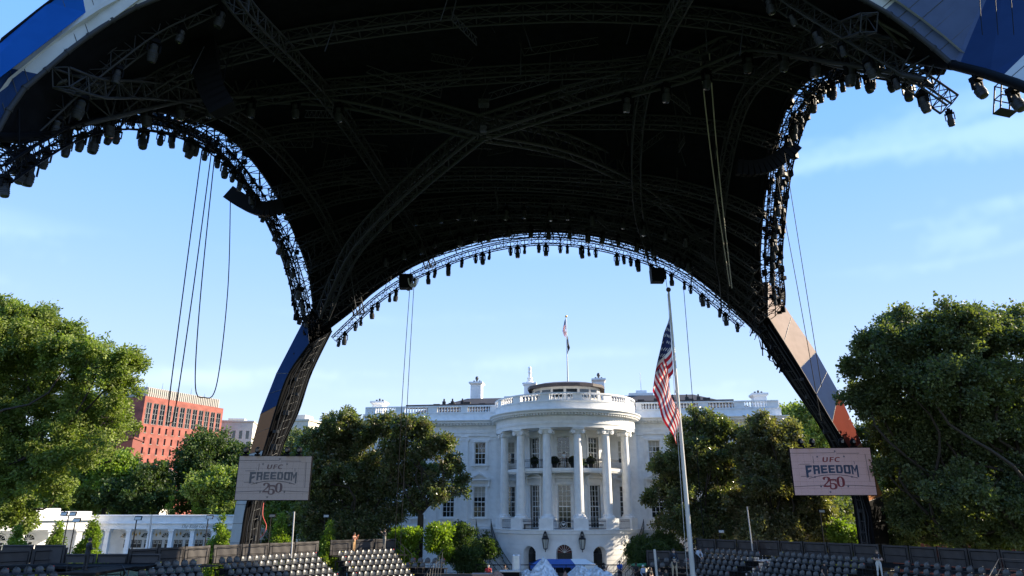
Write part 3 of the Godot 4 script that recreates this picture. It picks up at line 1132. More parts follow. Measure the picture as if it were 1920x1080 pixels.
func tall_flag():
	var o = thing("flagpole", "tall tapered silver flagpole standing in front of the magnolia", "flagpole", Vector3(14.25, 0, -58))
	var g := Geo.new()
	g.tube(Vector3.ZERO, Vector3(-0.3, 25.5, 0), 0.21, 0.09, 14)
	part(o, "pole", g, M.pole_metal)
	g = Geo.new()
	g.ball(Vector3(-0.3, 25.72, 0), Vector3(0.22, 0.22, 0.22), 8, 12)
	part(o, "finial", g, M.copper_roof)
	g = Geo.new()
	g.tube(Vector3(-0.5, 1.2, 0.1), Vector3(-0.42, 25.3, 0.05), 0.02, 0.02, 5)
	for k in 6:
		g.box(Vector3(-0.26 - 0.008 * k * 3, 22.6 - k * 1.5, 0.15), Vector3(0.1, 0.22, 0.1))
	part(o, "halyard", g, M.pole_metal)
	flag(Vector3(13.92, 23.6, -57.9), 5.2, 9.3, 0, "striped_flag", "large red and white striped flag with starred blue corner hanging limp")

# ---- the event canopy ------------------------------------------------------------------------------------------------------

const REAR_EDGE := [Vector3(-18.35, 22.9, -63.2), Vector3(-15.35, 25.33, -63), Vector3(-13.42, 27.21, -63), Vector3(-10.43, 29.4, -63), Vector3(-7.36, 31.07, -63), Vector3(-4.22, 32.19, -63), Vector3(-1.06, 33.05, -63), Vector3(2.66, 33.45, -63), Vector3(6.37, 33.33, -63), Vector3(10.05, 32.65, -63), Vector3(13.68, 31.35, -63), Vector3(16.71, 29.67, -63), Vector3(19.61, 27.21, -63), Vector3(21.95, 24.8, -63), Vector3(23.6, 22.7, -62.9)]
const LEFT_EDGE := [Vector3(-18.35, 22.9, -63.2), Vector3(-18.9, 26.27, -62.58), Vector3(-19.2, 28.95, -60.97), Vector3(-20, 32.24, -56.01), Vector3(-20.3, 33.36, -50.97), Vector3(-20.5, 33.33, -45.69), Vector3(-20.5, 32.23, -41.22), Vector3(-20.5, 30.23, -36.39), Vector3(-20.5, 27.79, -32.25), Vector3(-20.3, 24.6, -28.14), Vector3(-20, 22.17, -25.44), Vector3(-19.95, 20.9, -23.3)]
const RIGHT_EDGE := [Vector3(23.6, 22.7, -62.9), Vector3(22.7, 25.32, -59.42), Vector3(21.5, 27.33, -56.4), Vector3(20.3, 30.17, -51.35), Vector3(19.5, 32.45, -46.55), Vector3(19, 33.91, -41.55), Vector3(19, 33.62, -38), Vector3(19, 31.05, -32.29), Vector3(19, 27.84, -27.93), Vector3(18.8, 25.2, -24.8)]
const FRONT_EDGE := [Vector3(-19.95, 20.9, -23.3), Vector3(-19.64, 22.84, -23.5), Vector3(-19.24, 24.11, -23.9), Vector3(-18.67, 25.36, -24.2), Vector3(-18.08, 26.47, -24.5), Vector3(-17.32, 27.46, -24.7), Vector3(-15.94, 28.75, -25), Vector3(-11, 31.7, -25.6), Vector3(-5, 33.6, -26), Vector3(0, 34.2, -26.2), Vector3(5, 33.7, -26), Vector3(11, 31.9, -25.7), Vector3(15.78, 28.93, -25.2), Vector3(16.96, 27.78, -25.1), Vector3(17.88, 26.7, -25), Vector3(18.8, 25.2, -24.8)]
const REAR_TRUSS := [Vector3(-16.41, 22.13, -61.5), Vector3(-14.9, 23.76, -61.5), Vector3(-13.04, 25.68, -61.5), Vector3(-11.35, 27.05, -61.5), Vector3(-9.14, 28.44, -61.5), Vector3(-6.64, 29.63, -61.5), Vector3(-4.1, 30.61, -61.5), Vector3(-1.03, 31.43, -61.5), Vector3(2.58, 31.88, -61.5), Vector3(6.19, 31.71, -61.5), Vector3(9.77, 30.99, -61.5), Vector3(13.29, 29.79, -61.5), Vector3(16.24, 28.22, -61.5), Vector3(18.6, 26.21, -61.5), Vector3(21.44, 23.56, -61.5)]
const LEFT_TRUSS := [Vector3(-19.3, 19.27, -23.19), Vector3(-19.5, 21.02, -24.73), Vector3(-19.8, 22.97, -26.66), Vector3(-20, 24.78, -28.86), Vector3(-20, 26.37, -31.23), Vector3(-20, 28.43, -35.23), Vector3(-20, 29.83, -39.13), Vector3(-20, 30.55, -42.8), Vector3(-19.8, 30.31, -46.94), Vector3(-19.5, 29.5, -51.13), Vector3(-19.1, 27.81, -55.29), Vector3(-18.7, 25.15, -58.4), Vector3(-18.5, 22.97, -60.41)]
const RIGHT_TRUSS := [Vector3(22.6, 24.57, -56.97), Vector3(22, 27.34, -55.06), Vector3(21, 29.52, -50.96), Vector3(20.3, 31.07, -47.84), Vector3(19.8, 32.32, -44.68), Vector3(19.3, 32.69, -40.63), Vector3(19.1, 32.47, -37.78), Vector3(19, 31.58, -34.79), Vector3(19, 30.13, -31.98), Vector3(19, 28.39, -29.73), Vector3(19, 26.79, -27.81)]
const NEAR_TRUSS_L := [Vector3(-21.93, 19.49, -25), Vector3(-21.17, 20.85, -25.3), Vector3(-20.38, 22.4, -25.6), Vector3(-19.43, 24.35, -26), Vector3(-18.15, 26.43, -26.4), Vector3(-16.73, 28.42, -26.8), Vector3(-15.3, 29.69, -27.1), Vector3(-13.55, 31.13, -27.4), Vector3(-10.73, 33.11, -27.8)]
const NEAR_TRUSS_R := [Vector3(11.39, 33.63, -28), Vector3(12.73, 31.8, -27.8), Vector3(14.28, 30.1, -27.6), Vector3(15.79, 28.65, -27.4), Vector3(17.24, 27.24, -27.2), Vector3(18.63, 25.86, -27), Vector3(19.73, 24.57, -26.8)]
const LEG_A_RIDGE := [Vector3(-23.3, 0, -61), Vector3(-22.75, 4.41, -61), Vector3(-22.58, 7.47, -61), Vector3(-21.62, 11.99, -61), Vector3(-20.87, 15.88, -61), Vector3(-20.11, 18.76, -61), Vector3(-18.53, 21.46, -61)]
const LEG_A_INNER := [Vector3(-22.3, 0, -63), Vector3(-21.97, 4.31, -63), Vector3(-21.82, 7.48, -63), Vector3(-20.69, 12.48, -63), Vector3(-19.55, 15.68, -63), Vector3(-18.73, 19.13, -63), Vector3(-17.13, 23.22, -63)]
const LEG_A_OUTER := [Vector3(-24.6, 0, -63), Vector3(-24.42, 4.31, -63), Vector3(-24.3, 7.48, -63), Vector3(-23.59, 11.82, -63), Vector3(-23.03, 15.34, -63), Vector3(-21.96, 19.13, -63), Vector3(-19.65, 24.8, -63)]
const LEG_B_RIDGE := [Vector3(30.6, 0, -61), Vector3(30.38, 4.32, -61), Vector3(30.39, 7.73, -61), Vector3(29.49, 11.72, -61), Vector3(28.24, 14.34, -61), Vector3(26.04, 19.24, -61), Vector3(23.69, 23.99, -61)]
const LEG_B_INNER := [Vector3(30.2, 0, -63), Vector3(30.08, 4.22, -63), Vector3(30.04, 8.2, -63), Vector3(29.19, 11.4, -63), Vector3(27.82, 14.71, -63), Vector3(25.34, 19.13, -63), Vector3(22.66, 24.27, -63)]
const LEG_B_OUTER := [Vector3(32.8, 0, -63), Vector3(32.67, 4.22, -63), Vector3(32.73, 8.2, -63), Vector3(31.56, 12.81, -63), Vector3(30.16, 17.39, -63), Vector3(28.6, 21.16, -63), Vector3(24.88, 28.13, -63)]
const BEAM_RIGHT := [Vector3(-2.24, 32.49, -42), Vector3(4.69, 33.74, -40), Vector3(10.83, 33.79, -37), Vector3(14.52, 33.6, -34), Vector3(16.87, 29.1, -29), Vector3(19.04, 26, -26)]
const BEAM_LEFT := [Vector3(-2.24, 32.49, -42), Vector3(-11.19, 33.83, -40), Vector3(-17.42, 32.34, -37), Vector3(-18.82, 29.63, -33), Vector3(-19.96, 25.7, -28.5), Vector3(-20.93, 22.29, -24.5)]
const BEAM_LOW_LEFT := [Vector3(-2.24, 32.49, -42), Vector3(-8.59, 31.43, -50), Vector3(-14.28, 29.06, -57), Vector3(-17.83, 24.52, -62)]
const BEAM_LOW_RIGHT := [Vector3(-2.24, 32.49, -42), Vector3(5.05, 34.17, -48), Vector3(13.65, 33.07, -55), Vector3(22.38, 27.16, -62)]
const ARRAY_LEFT := [Vector3(-21.66, 30.24, -48), Vector3(-20.94, 29.75, -48), Vector3(-20.15, 29.3, -48), Vector3(-19.3, 28.99, -48), Vector3(-18.47, 28.94, -48), Vector3(-17.68, 29.21, -48)]
const ARRAY_RIGHT := [Vector3(20.33, 32.11, -44), Vector3(19.63, 31.42, -44), Vector3(18.79, 30.81, -44), Vector3(17.9, 30.43, -44), Vector3(17.01, 30.3, -44), Vector3(16.25, 30.39, -44)]
const ARRAY_HIGH := [Vector3(-15.96, 30.08, -30), Vector3(-15.75, 29.2, -30), Vector3(-15.48, 28.24, -30), Vector3(-15.09, 27.29, -30), Vector3(-14.57, 26.42, -30)]


func coons(u: float, w: float, A, B, C, D) -> Vector3:
	# A rear, B front (left to right); C left, D right (rear to front)
	var p = A.size() - 1
	var q = C.size() - 1
	var at = func(L, t):
		var k = clampf(t, 0, 1) * (L.size() - 1)
		var i = mini(int(k), L.size() - 2)
		return L[i].lerp(L[i + 1], k - i)
	return Vector3(0, -8.5 * sin(PI * u) * sin(PI * w), 0) + at.call(A, u) * (1 - w) + at.call(B, u) * w + at.call(C, w) * (1 - u) + at.call(D, w) * u - (A[0] * (1 - u) * (1 - w) + A[p] * u * (1 - w) + B[0] * (1 - u) * w + B[p] * u * w)


func truss(parent: Node3D, pts, wide: float, high: float, rc: float, rb: float, material, single := false, up := Vector3.UP):
	# four chords with bracing along a polyline
	var n = pts.size()
	var L = [[], [], [], []]
	for i in n:
		var d = (pts[mini(i + 1, n - 1)] - pts[maxi(i - 1, 0)]).normalized()
		var x = d.cross(up).normalized()
		var y = x.cross(d).normalized()
		for k in 4:
			L[k].append(pts[i] + x * wide * (0.5 if k % 2 else -0.5) + y * high * (0.5 if k > 1 else -0.5))
	for k in 4:
		var g := Geo.new()
		g.path(L[k], rc, 6)
		part(parent, "chord", g, material)
	var j := Geo.new()
	for i in n:
		for e in [[0, 1], [1, 3], [3, 2], [2, 0]]:
			var a = L[e[0]][i]
			var b = L[e[1]][i]
			if single:
				part(parent, "brace", unit_tube, material, between(a, b, rb))
			else:
				j.tube(a, b, rb, rb, 4, false)
			if i < n - 1:
				var c = L[e[1]][i + 1] if i % 2 else L[e[0]][i + 1]
				var s = a if i % 2 else b
				if single:
					part(parent, "brace", unit_tube, material, between(s, c, rb))
				else:
					j.tube(s, c, rb, rb, 4, false)
	if not single:
		part(parent, "bracing", j, material, Transform3D.IDENTITY, "stuff")
	return L


func canopy():
	var o = thing("event_canopy", "huge black vaulted event canopy on splayed legs with printed outer skin", "canopy")
	var r := RandomNumberGenerator.new()
	r.seed = 21
	var A = smooth(REAR_EDGE, 41)
	var B = smooth(FRONT_EDGE, 41)
	var C = smooth(LEFT_EDGE, 41)
	var D = smooth(RIGHT_EDGE, 41)
	# lining (seen from below) and outer skin
	var P = []
	var Q = []
	for j in 41:
		for i in 41:
			var p = coons(i / 40.0, j / 40.0, A, B, C, D)
			P.append(p)
			Q.append(p + (p - Vector3(1, 12, -43)).normalized() * 0.6)
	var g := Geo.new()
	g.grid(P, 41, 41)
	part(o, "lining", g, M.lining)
	g = Geo.new()
	g.grid(Q, 41, 41)
	part(o, "outer_skin", g, M.skin_white)
	# edge beams
	for e in [[A, 0.2], [C, 0.22], [D, 0.22]]:
		g = Geo.new()
		g.path(e[0], e[1], 10)
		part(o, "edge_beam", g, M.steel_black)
	g = Geo.new()
	g.path(B, 0.1, 10)
	for k in range(0, 41, 1):
		g.tube(B[k], B[k] + (B[mini(k + 1, 40)] - B[maxi(k - 1, 0)]).normalized() * 0.12, 0.13, 0.13, 8)
	part(o, "edge_beam", g, M.steel_dark)
	# ribs under the lining: a light lattice of trusses following it
	var ribs = []
	for w in [0.03, 0.065, 0.1, 0.15, 0.2, 0.27, 0.34, 0.5, 0.66, 0.82]:
		var L = []
		for i in 37:
			L.append(coons(i / 36.0, w, A, B, C, D) - Vector3(0, (0.5 if w < 0.12 else 0.9) + 0.3 * sin(w * 20), 0))
		ribs.append(L)
	for u in [0.1, 0.27, 0.73, 0.9]:
		var L = []
		for i in 37:
			L.append(coons(u, i / 36.0, A, B, C, D) - Vector3(0, 1.2, 0))
		ribs.append(L)
	for L in ribs:
		var rib := hold(o, "rib")
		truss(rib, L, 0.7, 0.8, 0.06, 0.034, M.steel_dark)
	# deep beams crossing at the hub
	for L in [BEAM_RIGHT, BEAM_LEFT, BEAM_LOW_LEFT, BEAM_LOW_RIGHT]:
		var main := hold(o, "main_beam")
		var S = smooth(L, 25)
		truss(main, S, 0.8, 1.5, 0.12, 0.05, M.steel_dark)
	# web struts from the side beams up to the edge
	for e in [[BEAM_LEFT, C], [BEAM_RIGHT, D]]:
		var S = smooth(e[0], 41)
		g = Geo.new()
		for k in range(22, 41):
			var best = 0
			for q in 41:
				if e[1][q].distance_to(S[k]) < e[1][best].distance_to(S[k]):
					best = q
			g.tube(S[k] + Vector3(0, 0.7, 0), coons(0.08 if e[1] == C else 0.92, clampf(best / 40.0 + 0.03 * (k % 3 - 1), 0, 1), A, B, C, D) - Vector3(0, 0.3, 0), 0.09, 0.09, 5, false)
		part(o, "web_strut", g, M.steel_grey, Transform3D.IDENTITY, "stuff")
	# hanging ladders, rods and rigging inside
	g = Geo.new()
	for k in 110:
		var u = r.randf_range(0.12, 0.88)
		var w = r.randf_range(0.14, 0.9)
		var p = coons(u, w, A, B, C, D) - Vector3(0, 1.0, 0)
		var q = p + Vector3(r.randf_range(-0.6, 0.6), -r.randf_range(0.6, 2.6), r.randf_range(-0.6, 0.6))
		g.tube(p, q, 0.03, 0.03, 4, false)
		if k % 3 == 0:
			var s = q + Vector3(r.randf_range(-5, 5), r.randf_range(-0.3, 0.8), r.randf_range(-3, 3))
			g.tube(q, s, 0.035, 0.035, 4, false)
			for m in 6:
				g.tube(q.lerp(s, m / 6.0), q.lerp(s, (m + 0.5) / 6.0) + Vector3(0, 0.5, 0), 0.02, 0.02, 4, false)
				g.tube(q.lerp(s, (m + 0.5) / 6.0) + Vector3(0, 0.5, 0), q.lerp(s, (m + 1) / 6.0), 0.02, 0.02, 4, false)
			g.tube(q + Vector3(0, 0.5, 0), s + Vector3(0, 0.5, 0), 0.035, 0.035, 4, false)
	part(o, "rigging", g, M.steel_dark, Transform3D.IDENTITY, "stuff")
	# open space frame between the side edges and their lighting trusses; the sky shows through
	for e in [[C, LEFT_TRUSS, -1.0], [D, RIGHT_TRUSS, 1.0]]:
		var T = smooth(e[1], 80)
		var E80 = smooth(e[0], 90)
		var lines = []
		for m in 6:
			lines.append([])
		for i in range(2, 90):
			var best = T[0]
			for t in T:
				if t.distance_squared_to(E80[i]) < best.distance_squared_to(E80[i]):
					best = t
			if best.distance_to(E80[i]) > 5.0:
				continue
			for m in 6:
				var f = m / 5.0
				lines[m].append(E80[i].lerp(best, f * 0.92) + Vector3(e[2] * (1.5 * sin(f * PI) + 0.25), 0.5 * sin(f * PI), 0))
		g = Geo.new()
		for m in 6:
			g.path(lines[m], 0.075 if m in [0, 3, 5] else 0.05, 5)
		for i in lines[0].size() - 1:
			for m in 5:
				if r.randf() < 0.85:
					g.tube(lines[m][i], lines[m + 1][i + (i + m) % 2], 0.035, -1, 4, false)
				if r.randf() < 0.6:
					g.tube(lines[m][i + 1], lines[m + 1][i], 0.03, -1, 4, false)
				if r.randf() < 0.4:
					g.box(lines[m][i].lerp(lines[m + 1][i], r.randf()), Vector3(r.randf_range(0.15, 0.45), r.randf_range(0.2, 0.6), r.randf_range(0.15, 0.4)), Basis(Vector3.UP, r.randf() * 3))
			if i < lines[0].size() - 3 and r.randf() < 0.8:
				g.tube(lines[r.randi_range(0, 2)][i], lines[r.randi_range(3, 5)][i + r.randi_range(0, 2)], 0.05, -1, 4, false)
		part(o, "side_lattice", g, M.steel_black, Transform3D.IDENTITY, "stuff")
	# packed rigging in the haunch behind the rear edge
	g = Geo.new()
	for k in 1100:
		var u = r.randf()
		var p = coons(u, r.randf_range(0.025, 0.2), A, B, C, D)
		g.tube(p - Vector3(0, r.randf_range(0.1, 1.2), 0), p - Vector3(r.randf_range(-1, 1), r.randf_range(0.2, 2.0), r.randf_range(-0.6, 0.8)), r.randf_range(0.02, 0.06), -1, 4, false)
	part(o, "rear_lattice", g, M.steel_dark, Transform3D.IDENTITY, "stuff")
	# legs
	leg(o, LEG_A_RIDGE, LEG_A_INNER, LEG_A_OUTER, ["skin_grey", "skin_grey", "skin_grey", "skin_brown", "skin_navy", "skin_navy"], -1.0, r)
	leg(o, LEG_B_RIDGE, LEG_B_INNER, LEG_B_OUTER, ["steel_black", "steel_black", "skin_brown", "skin_red", "skin_navy", "skin_cream"], 1.0, r)
	# haunch lattice where the leg meets the arches
	g = Geo.new()
	for s in [[A[0], -1.0], [A[40], 1.0]]:
		for k in 260:
			var p = s[0] + Vector3(s[1] * r.randf_range(-0.4, 0.9), r.randf_range(-3.5, 2.0), r.randf_range(-0.5, 1.5))
			p.x -= s[1] * (p.y - s[0].y) * (0.5 if s[1] > 0 else 0.3)
			g.tube(p, p + Vector3(r.randf_range(-0.35, 0.35), r.randf_range(-0.9, 0.9), r.randf_range(-0.4, 0.4)), r.randf_range(0.03, 0.08), -1, 4, false)
	part(o, "haunch_lattice", g, M.steel_black, Transform3D.IDENTITY, "stuff")
	# printed skin of the near legs
	var EL = [Vector3(-24.5, 0, -13.5), Vector3(-22.8, 10, -17), Vector3(-20.6, 18.3, -21.6)]
	for k in 8:
		EL.append(FRONT_EDGE[k])
	strip(o, EL, Vector3(-0.95, 2.3, 0.35), [
		["skin_blue", [Vector2(0, 1), Vector2(1, 1), Vector2(2, 1), Vector2(3, 1), Vector2(4, 1), Vector2(5, 1), Vector2(6, 1), Vector2(7.3, 1), Vector2(7.15, 0.42), Vector2(4.1, 0.46), Vector2(2, 0.55), Vector2(0, 0.5)]],
		["skin_navy", [Vector2(0, 0.5), Vector2(2, 0.55), Vector2(4.1, 0.46), Vector2(5, 0), Vector2(4, 0), Vector2(3, 0), Vector2(2, 0), Vector2(1, 0), Vector2(0, 0)]],
		["skin_white", [Vector2(4.1, 0.46), Vector2(7.15, 0.42), Vector2(7.3, 1), Vector2(8.35, 1), Vector2(8.6, 0.72), Vector2(9.2, 1), Vector2(10, 1), Vector2(10, 0), Vector2(9, 0), Vector2(8, 0), Vector2(7, 0), Vector2(6, 0), Vector2(5, 0)]],
		["skin_blue", [Vector2(8.35, 1), Vector2(9.2, 1), Vector2(8.6, 0.72)]],
	])
	var ER = []
	for k in range(11, FRONT_EDGE.size()):
		ER.append(FRONT_EDGE[k])
	ER.append_array([Vector3(18.95, 23.6, -23.2), Vector3(19, 22.1, -21.86), Vector3(20.5, 16, -18), Vector3(24, 0, -13)])
	strip(o, ER, Vector3(4.2, 3.4, 1.4), [
		["skin_white", [Vector2(0, 1), Vector2(1.55, 1), Vector2(1.6, 0), Vector2(1, 0), Vector2(0, 0)]],
		["skin_slate", [Vector2(1.55, 1), Vector2(2.5, 1), Vector2(4.15, 0), Vector2(4, 0), Vector2(3, 0), Vector2(2, 0), Vector2(1.6, 0)]],
		["skin_navy", [Vector2(2.5, 1), Vector2(4, 1), Vector2(5.2, 0.32), Vector2(5.3, 0), Vector2(5, 0), Vector2(4.15, 0)]],
		["skin_white", [Vector2(4, 1), Vector2(5, 1), Vector2(6, 1), Vector2(7, 1), Vector2(8, 1), Vector2(8, 0), Vector2(7, 0), Vector2(6, 0), Vector2(5.3, 0), Vector2(5.2, 0.32)]],
	])
	# side edge running on down the near leg, with a rail below the skin
	g = Geo.new()
	g.path(smooth([FRONT_EDGE[15], Vector3(18.95, 23.6, -23.2), Vector3(19, 22.1, -21.86), Vector3(20.5, 16, -18), Vector3(24, 0, -13)], 16), 0.2, 8)
	part(o, "edge_beam", g, M.steel_black)
	g = Geo.new()
	g.path(smooth(shift(EL, Vector3(-0.95, 2.3, 0.35)), 40), 0.07, 6)
	part(o, "skin_edge", g, M.steel_black)


func strip(o: Node3D, E, off: Vector3, pieces):
	var at = func(s: float) -> Vector3:
		var i = clampi(int(s), 0, E.size() - 2)
		return E[i].lerp(E[i + 1], s - i)
	var sg := Geo.new()
	for k in range(0, 2 * E.size() - 2):
		var p = at.call(k * 0.5)
		sg.tube(p + off * 0.01, p + off, 0.022, -1, 4, false)
	part(o, "seam", sg, M.steel_grey)
	for piece in pieces:
		var g := Geo.new()
		var poly = PackedVector2Array(piece[1])
		var t = Geometry2D.triangulate_polygon(poly)
		for i in range(0, t.size(), 3):
			var p = []
			for k in 3:
				var q = poly[t[i + k]]
				p.append(at.call(q.x) + off * q.y)
			g.tri(p[0], p[1], p[2])
		var m = part(o, "skin_panel", g, M[piece[0]])
		m.set_meta("label", {"skin_blue": "bright blue printed panel", "skin_navy": "navy printed panel", "skin_slate": "slate blue printed panel", "skin_white": "pale star point panel"}[piece[0]])


func leg(o: Node3D, V, I, O, skins, side: float, r: RandomNumberGenerator):
	var n = V.size()
	var g := Geo.new()
	for k in n - 1:
		var b0 = I[k] + O[k] - V[k]
		var b1 = I[k + 1] + O[k + 1] - V[k + 1]
		g.quad(I[k], I[k + 1], V[k + 1], V[k])
		g.quad(O[k], O[k + 1], b1, b0)
		g.quad(b0, b1, I[k + 1], I[k])
	var body = part(o, "leg", g, M.steel_black)
	for k in n - 1:
		g = Geo.new()
		var m = (I[k] + O[k]) / 2
		var a = V[k]
		var b = V[k + 1]
		g.quad(V[k], V[k + 1], O[k + 1], O[k])
		var p = part(body, "skin_panel", g, M[skins[k]])
		p.position = (V[k] - m).normalized() * 0.03
	var sm := Geo.new()
	for k in range(1, n):
		for f in [0.0, 0.5]:
			var a = V[k - 1].lerp(V[k], 1 - f)
			var b = O[k - 1].lerp(O[k], 1 - f)
			var up = (V[k] - (I[k] + O[k]) / 2).normalized() * 0.04
			sm.tube(a + up, b + up, 0.025, -1, 4, false)
	part(body, "seam", sm, M.steel_grey)
	# cap strip on the ridge, ladders and cables on the inner face
	g = Geo.new()
	g.path(smooth(V, 30), 0.09, 6)
	g.path(smooth(I, 30), 0.09, 6)
	part(body, "edge_rail", g, M.steel_black)
	g = Geo.new()
	var SV = smooth(V, 60)
	var SI = smooth(I, 60)
	var outv = Vector3(-side * 0.2, 0, 0.25)
	for f in [0.25, 0.6]:
		var L = []
		for k in 60:
			L.append(SI[k].lerp(SV[k], f) + outv)
		g.path(L, 0.05, 5)
	for k in range(0, 60, 2):
		g.tube(SI[k].lerp(SV[k], 0.25) + outv, SI[k].lerp(SV[k], 0.6) + outv, 0.035, -1, 4, false)
	part(body, "ladder", g, M.steel_grey)
	g = Geo.new()
	for c in 5:
		var L = []
		for k in 20:
			L.append(SI[k * 3].lerp(SV[k * 3], 0.15 + 0.16 * c) + outv * 1.3 + Vector3(r.randf_range(-0.08, 0.08), 0, 0.05))
		g.path(L, 0.03, 4)
	for k in 14:
		var q = SI[k * 4].lerp(SV[k * 4], r.randf_range(0.2, 0.8)) + outv
		g.box(q, Vector3(r.randf_range(0.2, 0.5), r.randf_range(0.2, 0.5), 0.3))
	part(body, "cable_run", g, M.steel_dark, Transform3D.IDENTITY, "stuff")


# ---- lighting and sound rig ------------------------------------------------------------------------------------------------

var fixture := {}

func fixture_meshes():
	var b := Geo.new()
	b.span(Vector3(-0.2, -0.16, -0.16), Vector3(0.2, 0.02, 0.16))
	b.span(Vector3(-0.1, 0.021, -0.06), Vector3(0.1, 0.2, 0.06))
	fixture.base = b.mesh()
	var y := Geo.new()
	for s in [-1, 1]:
		y.box(Vector3(s * 0.24, -0.36, 0), Vector3(0.06, 0.46, 0.14))
	y.span(Vector3(-0.27, -0.2, -0.07), Vector3(0.27, -0.161, 0.07))
	fixture.yoke = y.mesh()
	var h := Geo.new()
	h.lathe([Vector2(0.0, -0.5), Vector2(0.17, -0.5), Vector2(0.19, -0.42), Vector2(0.2, -0.1), Vector2(0.15, 0.02), Vector2(0.16, 0.2), Vector2(0.1, 0.28), Vector2(0, 0.29)], 10)
	for k in 3:
		h.lathe([Vector2(0.21, -0.34 + 0.1 * k), Vector2(0.215, -0.31 + 0.1 * k), Vector2(0.2, -0.28 + 0.1 * k)], 10)
	fixture.head = h.mesh()
	var l := Geo.new()
	l.lathe([Vector2(0.0, -0.53), Vector2(0.15, -0.505)], 10)
	fixture.lens = l.mesh()


func stage_light(at: Vector3, size: float, turn: float, tilt: float, label: String, group: String):
	var o = thing("stage_light", label, "stage light", at, turn, group)
	o.scale = Vector3.ONE * size
	part(o, "base", fixture.base, M.steel_black)
	part(o, "yoke", fixture.yoke, M.steel_black)
	var h = part(o, "head", fixture.head, M.steel_dark, Transform3D(Basis(Vector3.RIGHT, tilt), Vector3(0, -0.5, 0)))
	part(h, "lens", fixture.lens, M.lens)


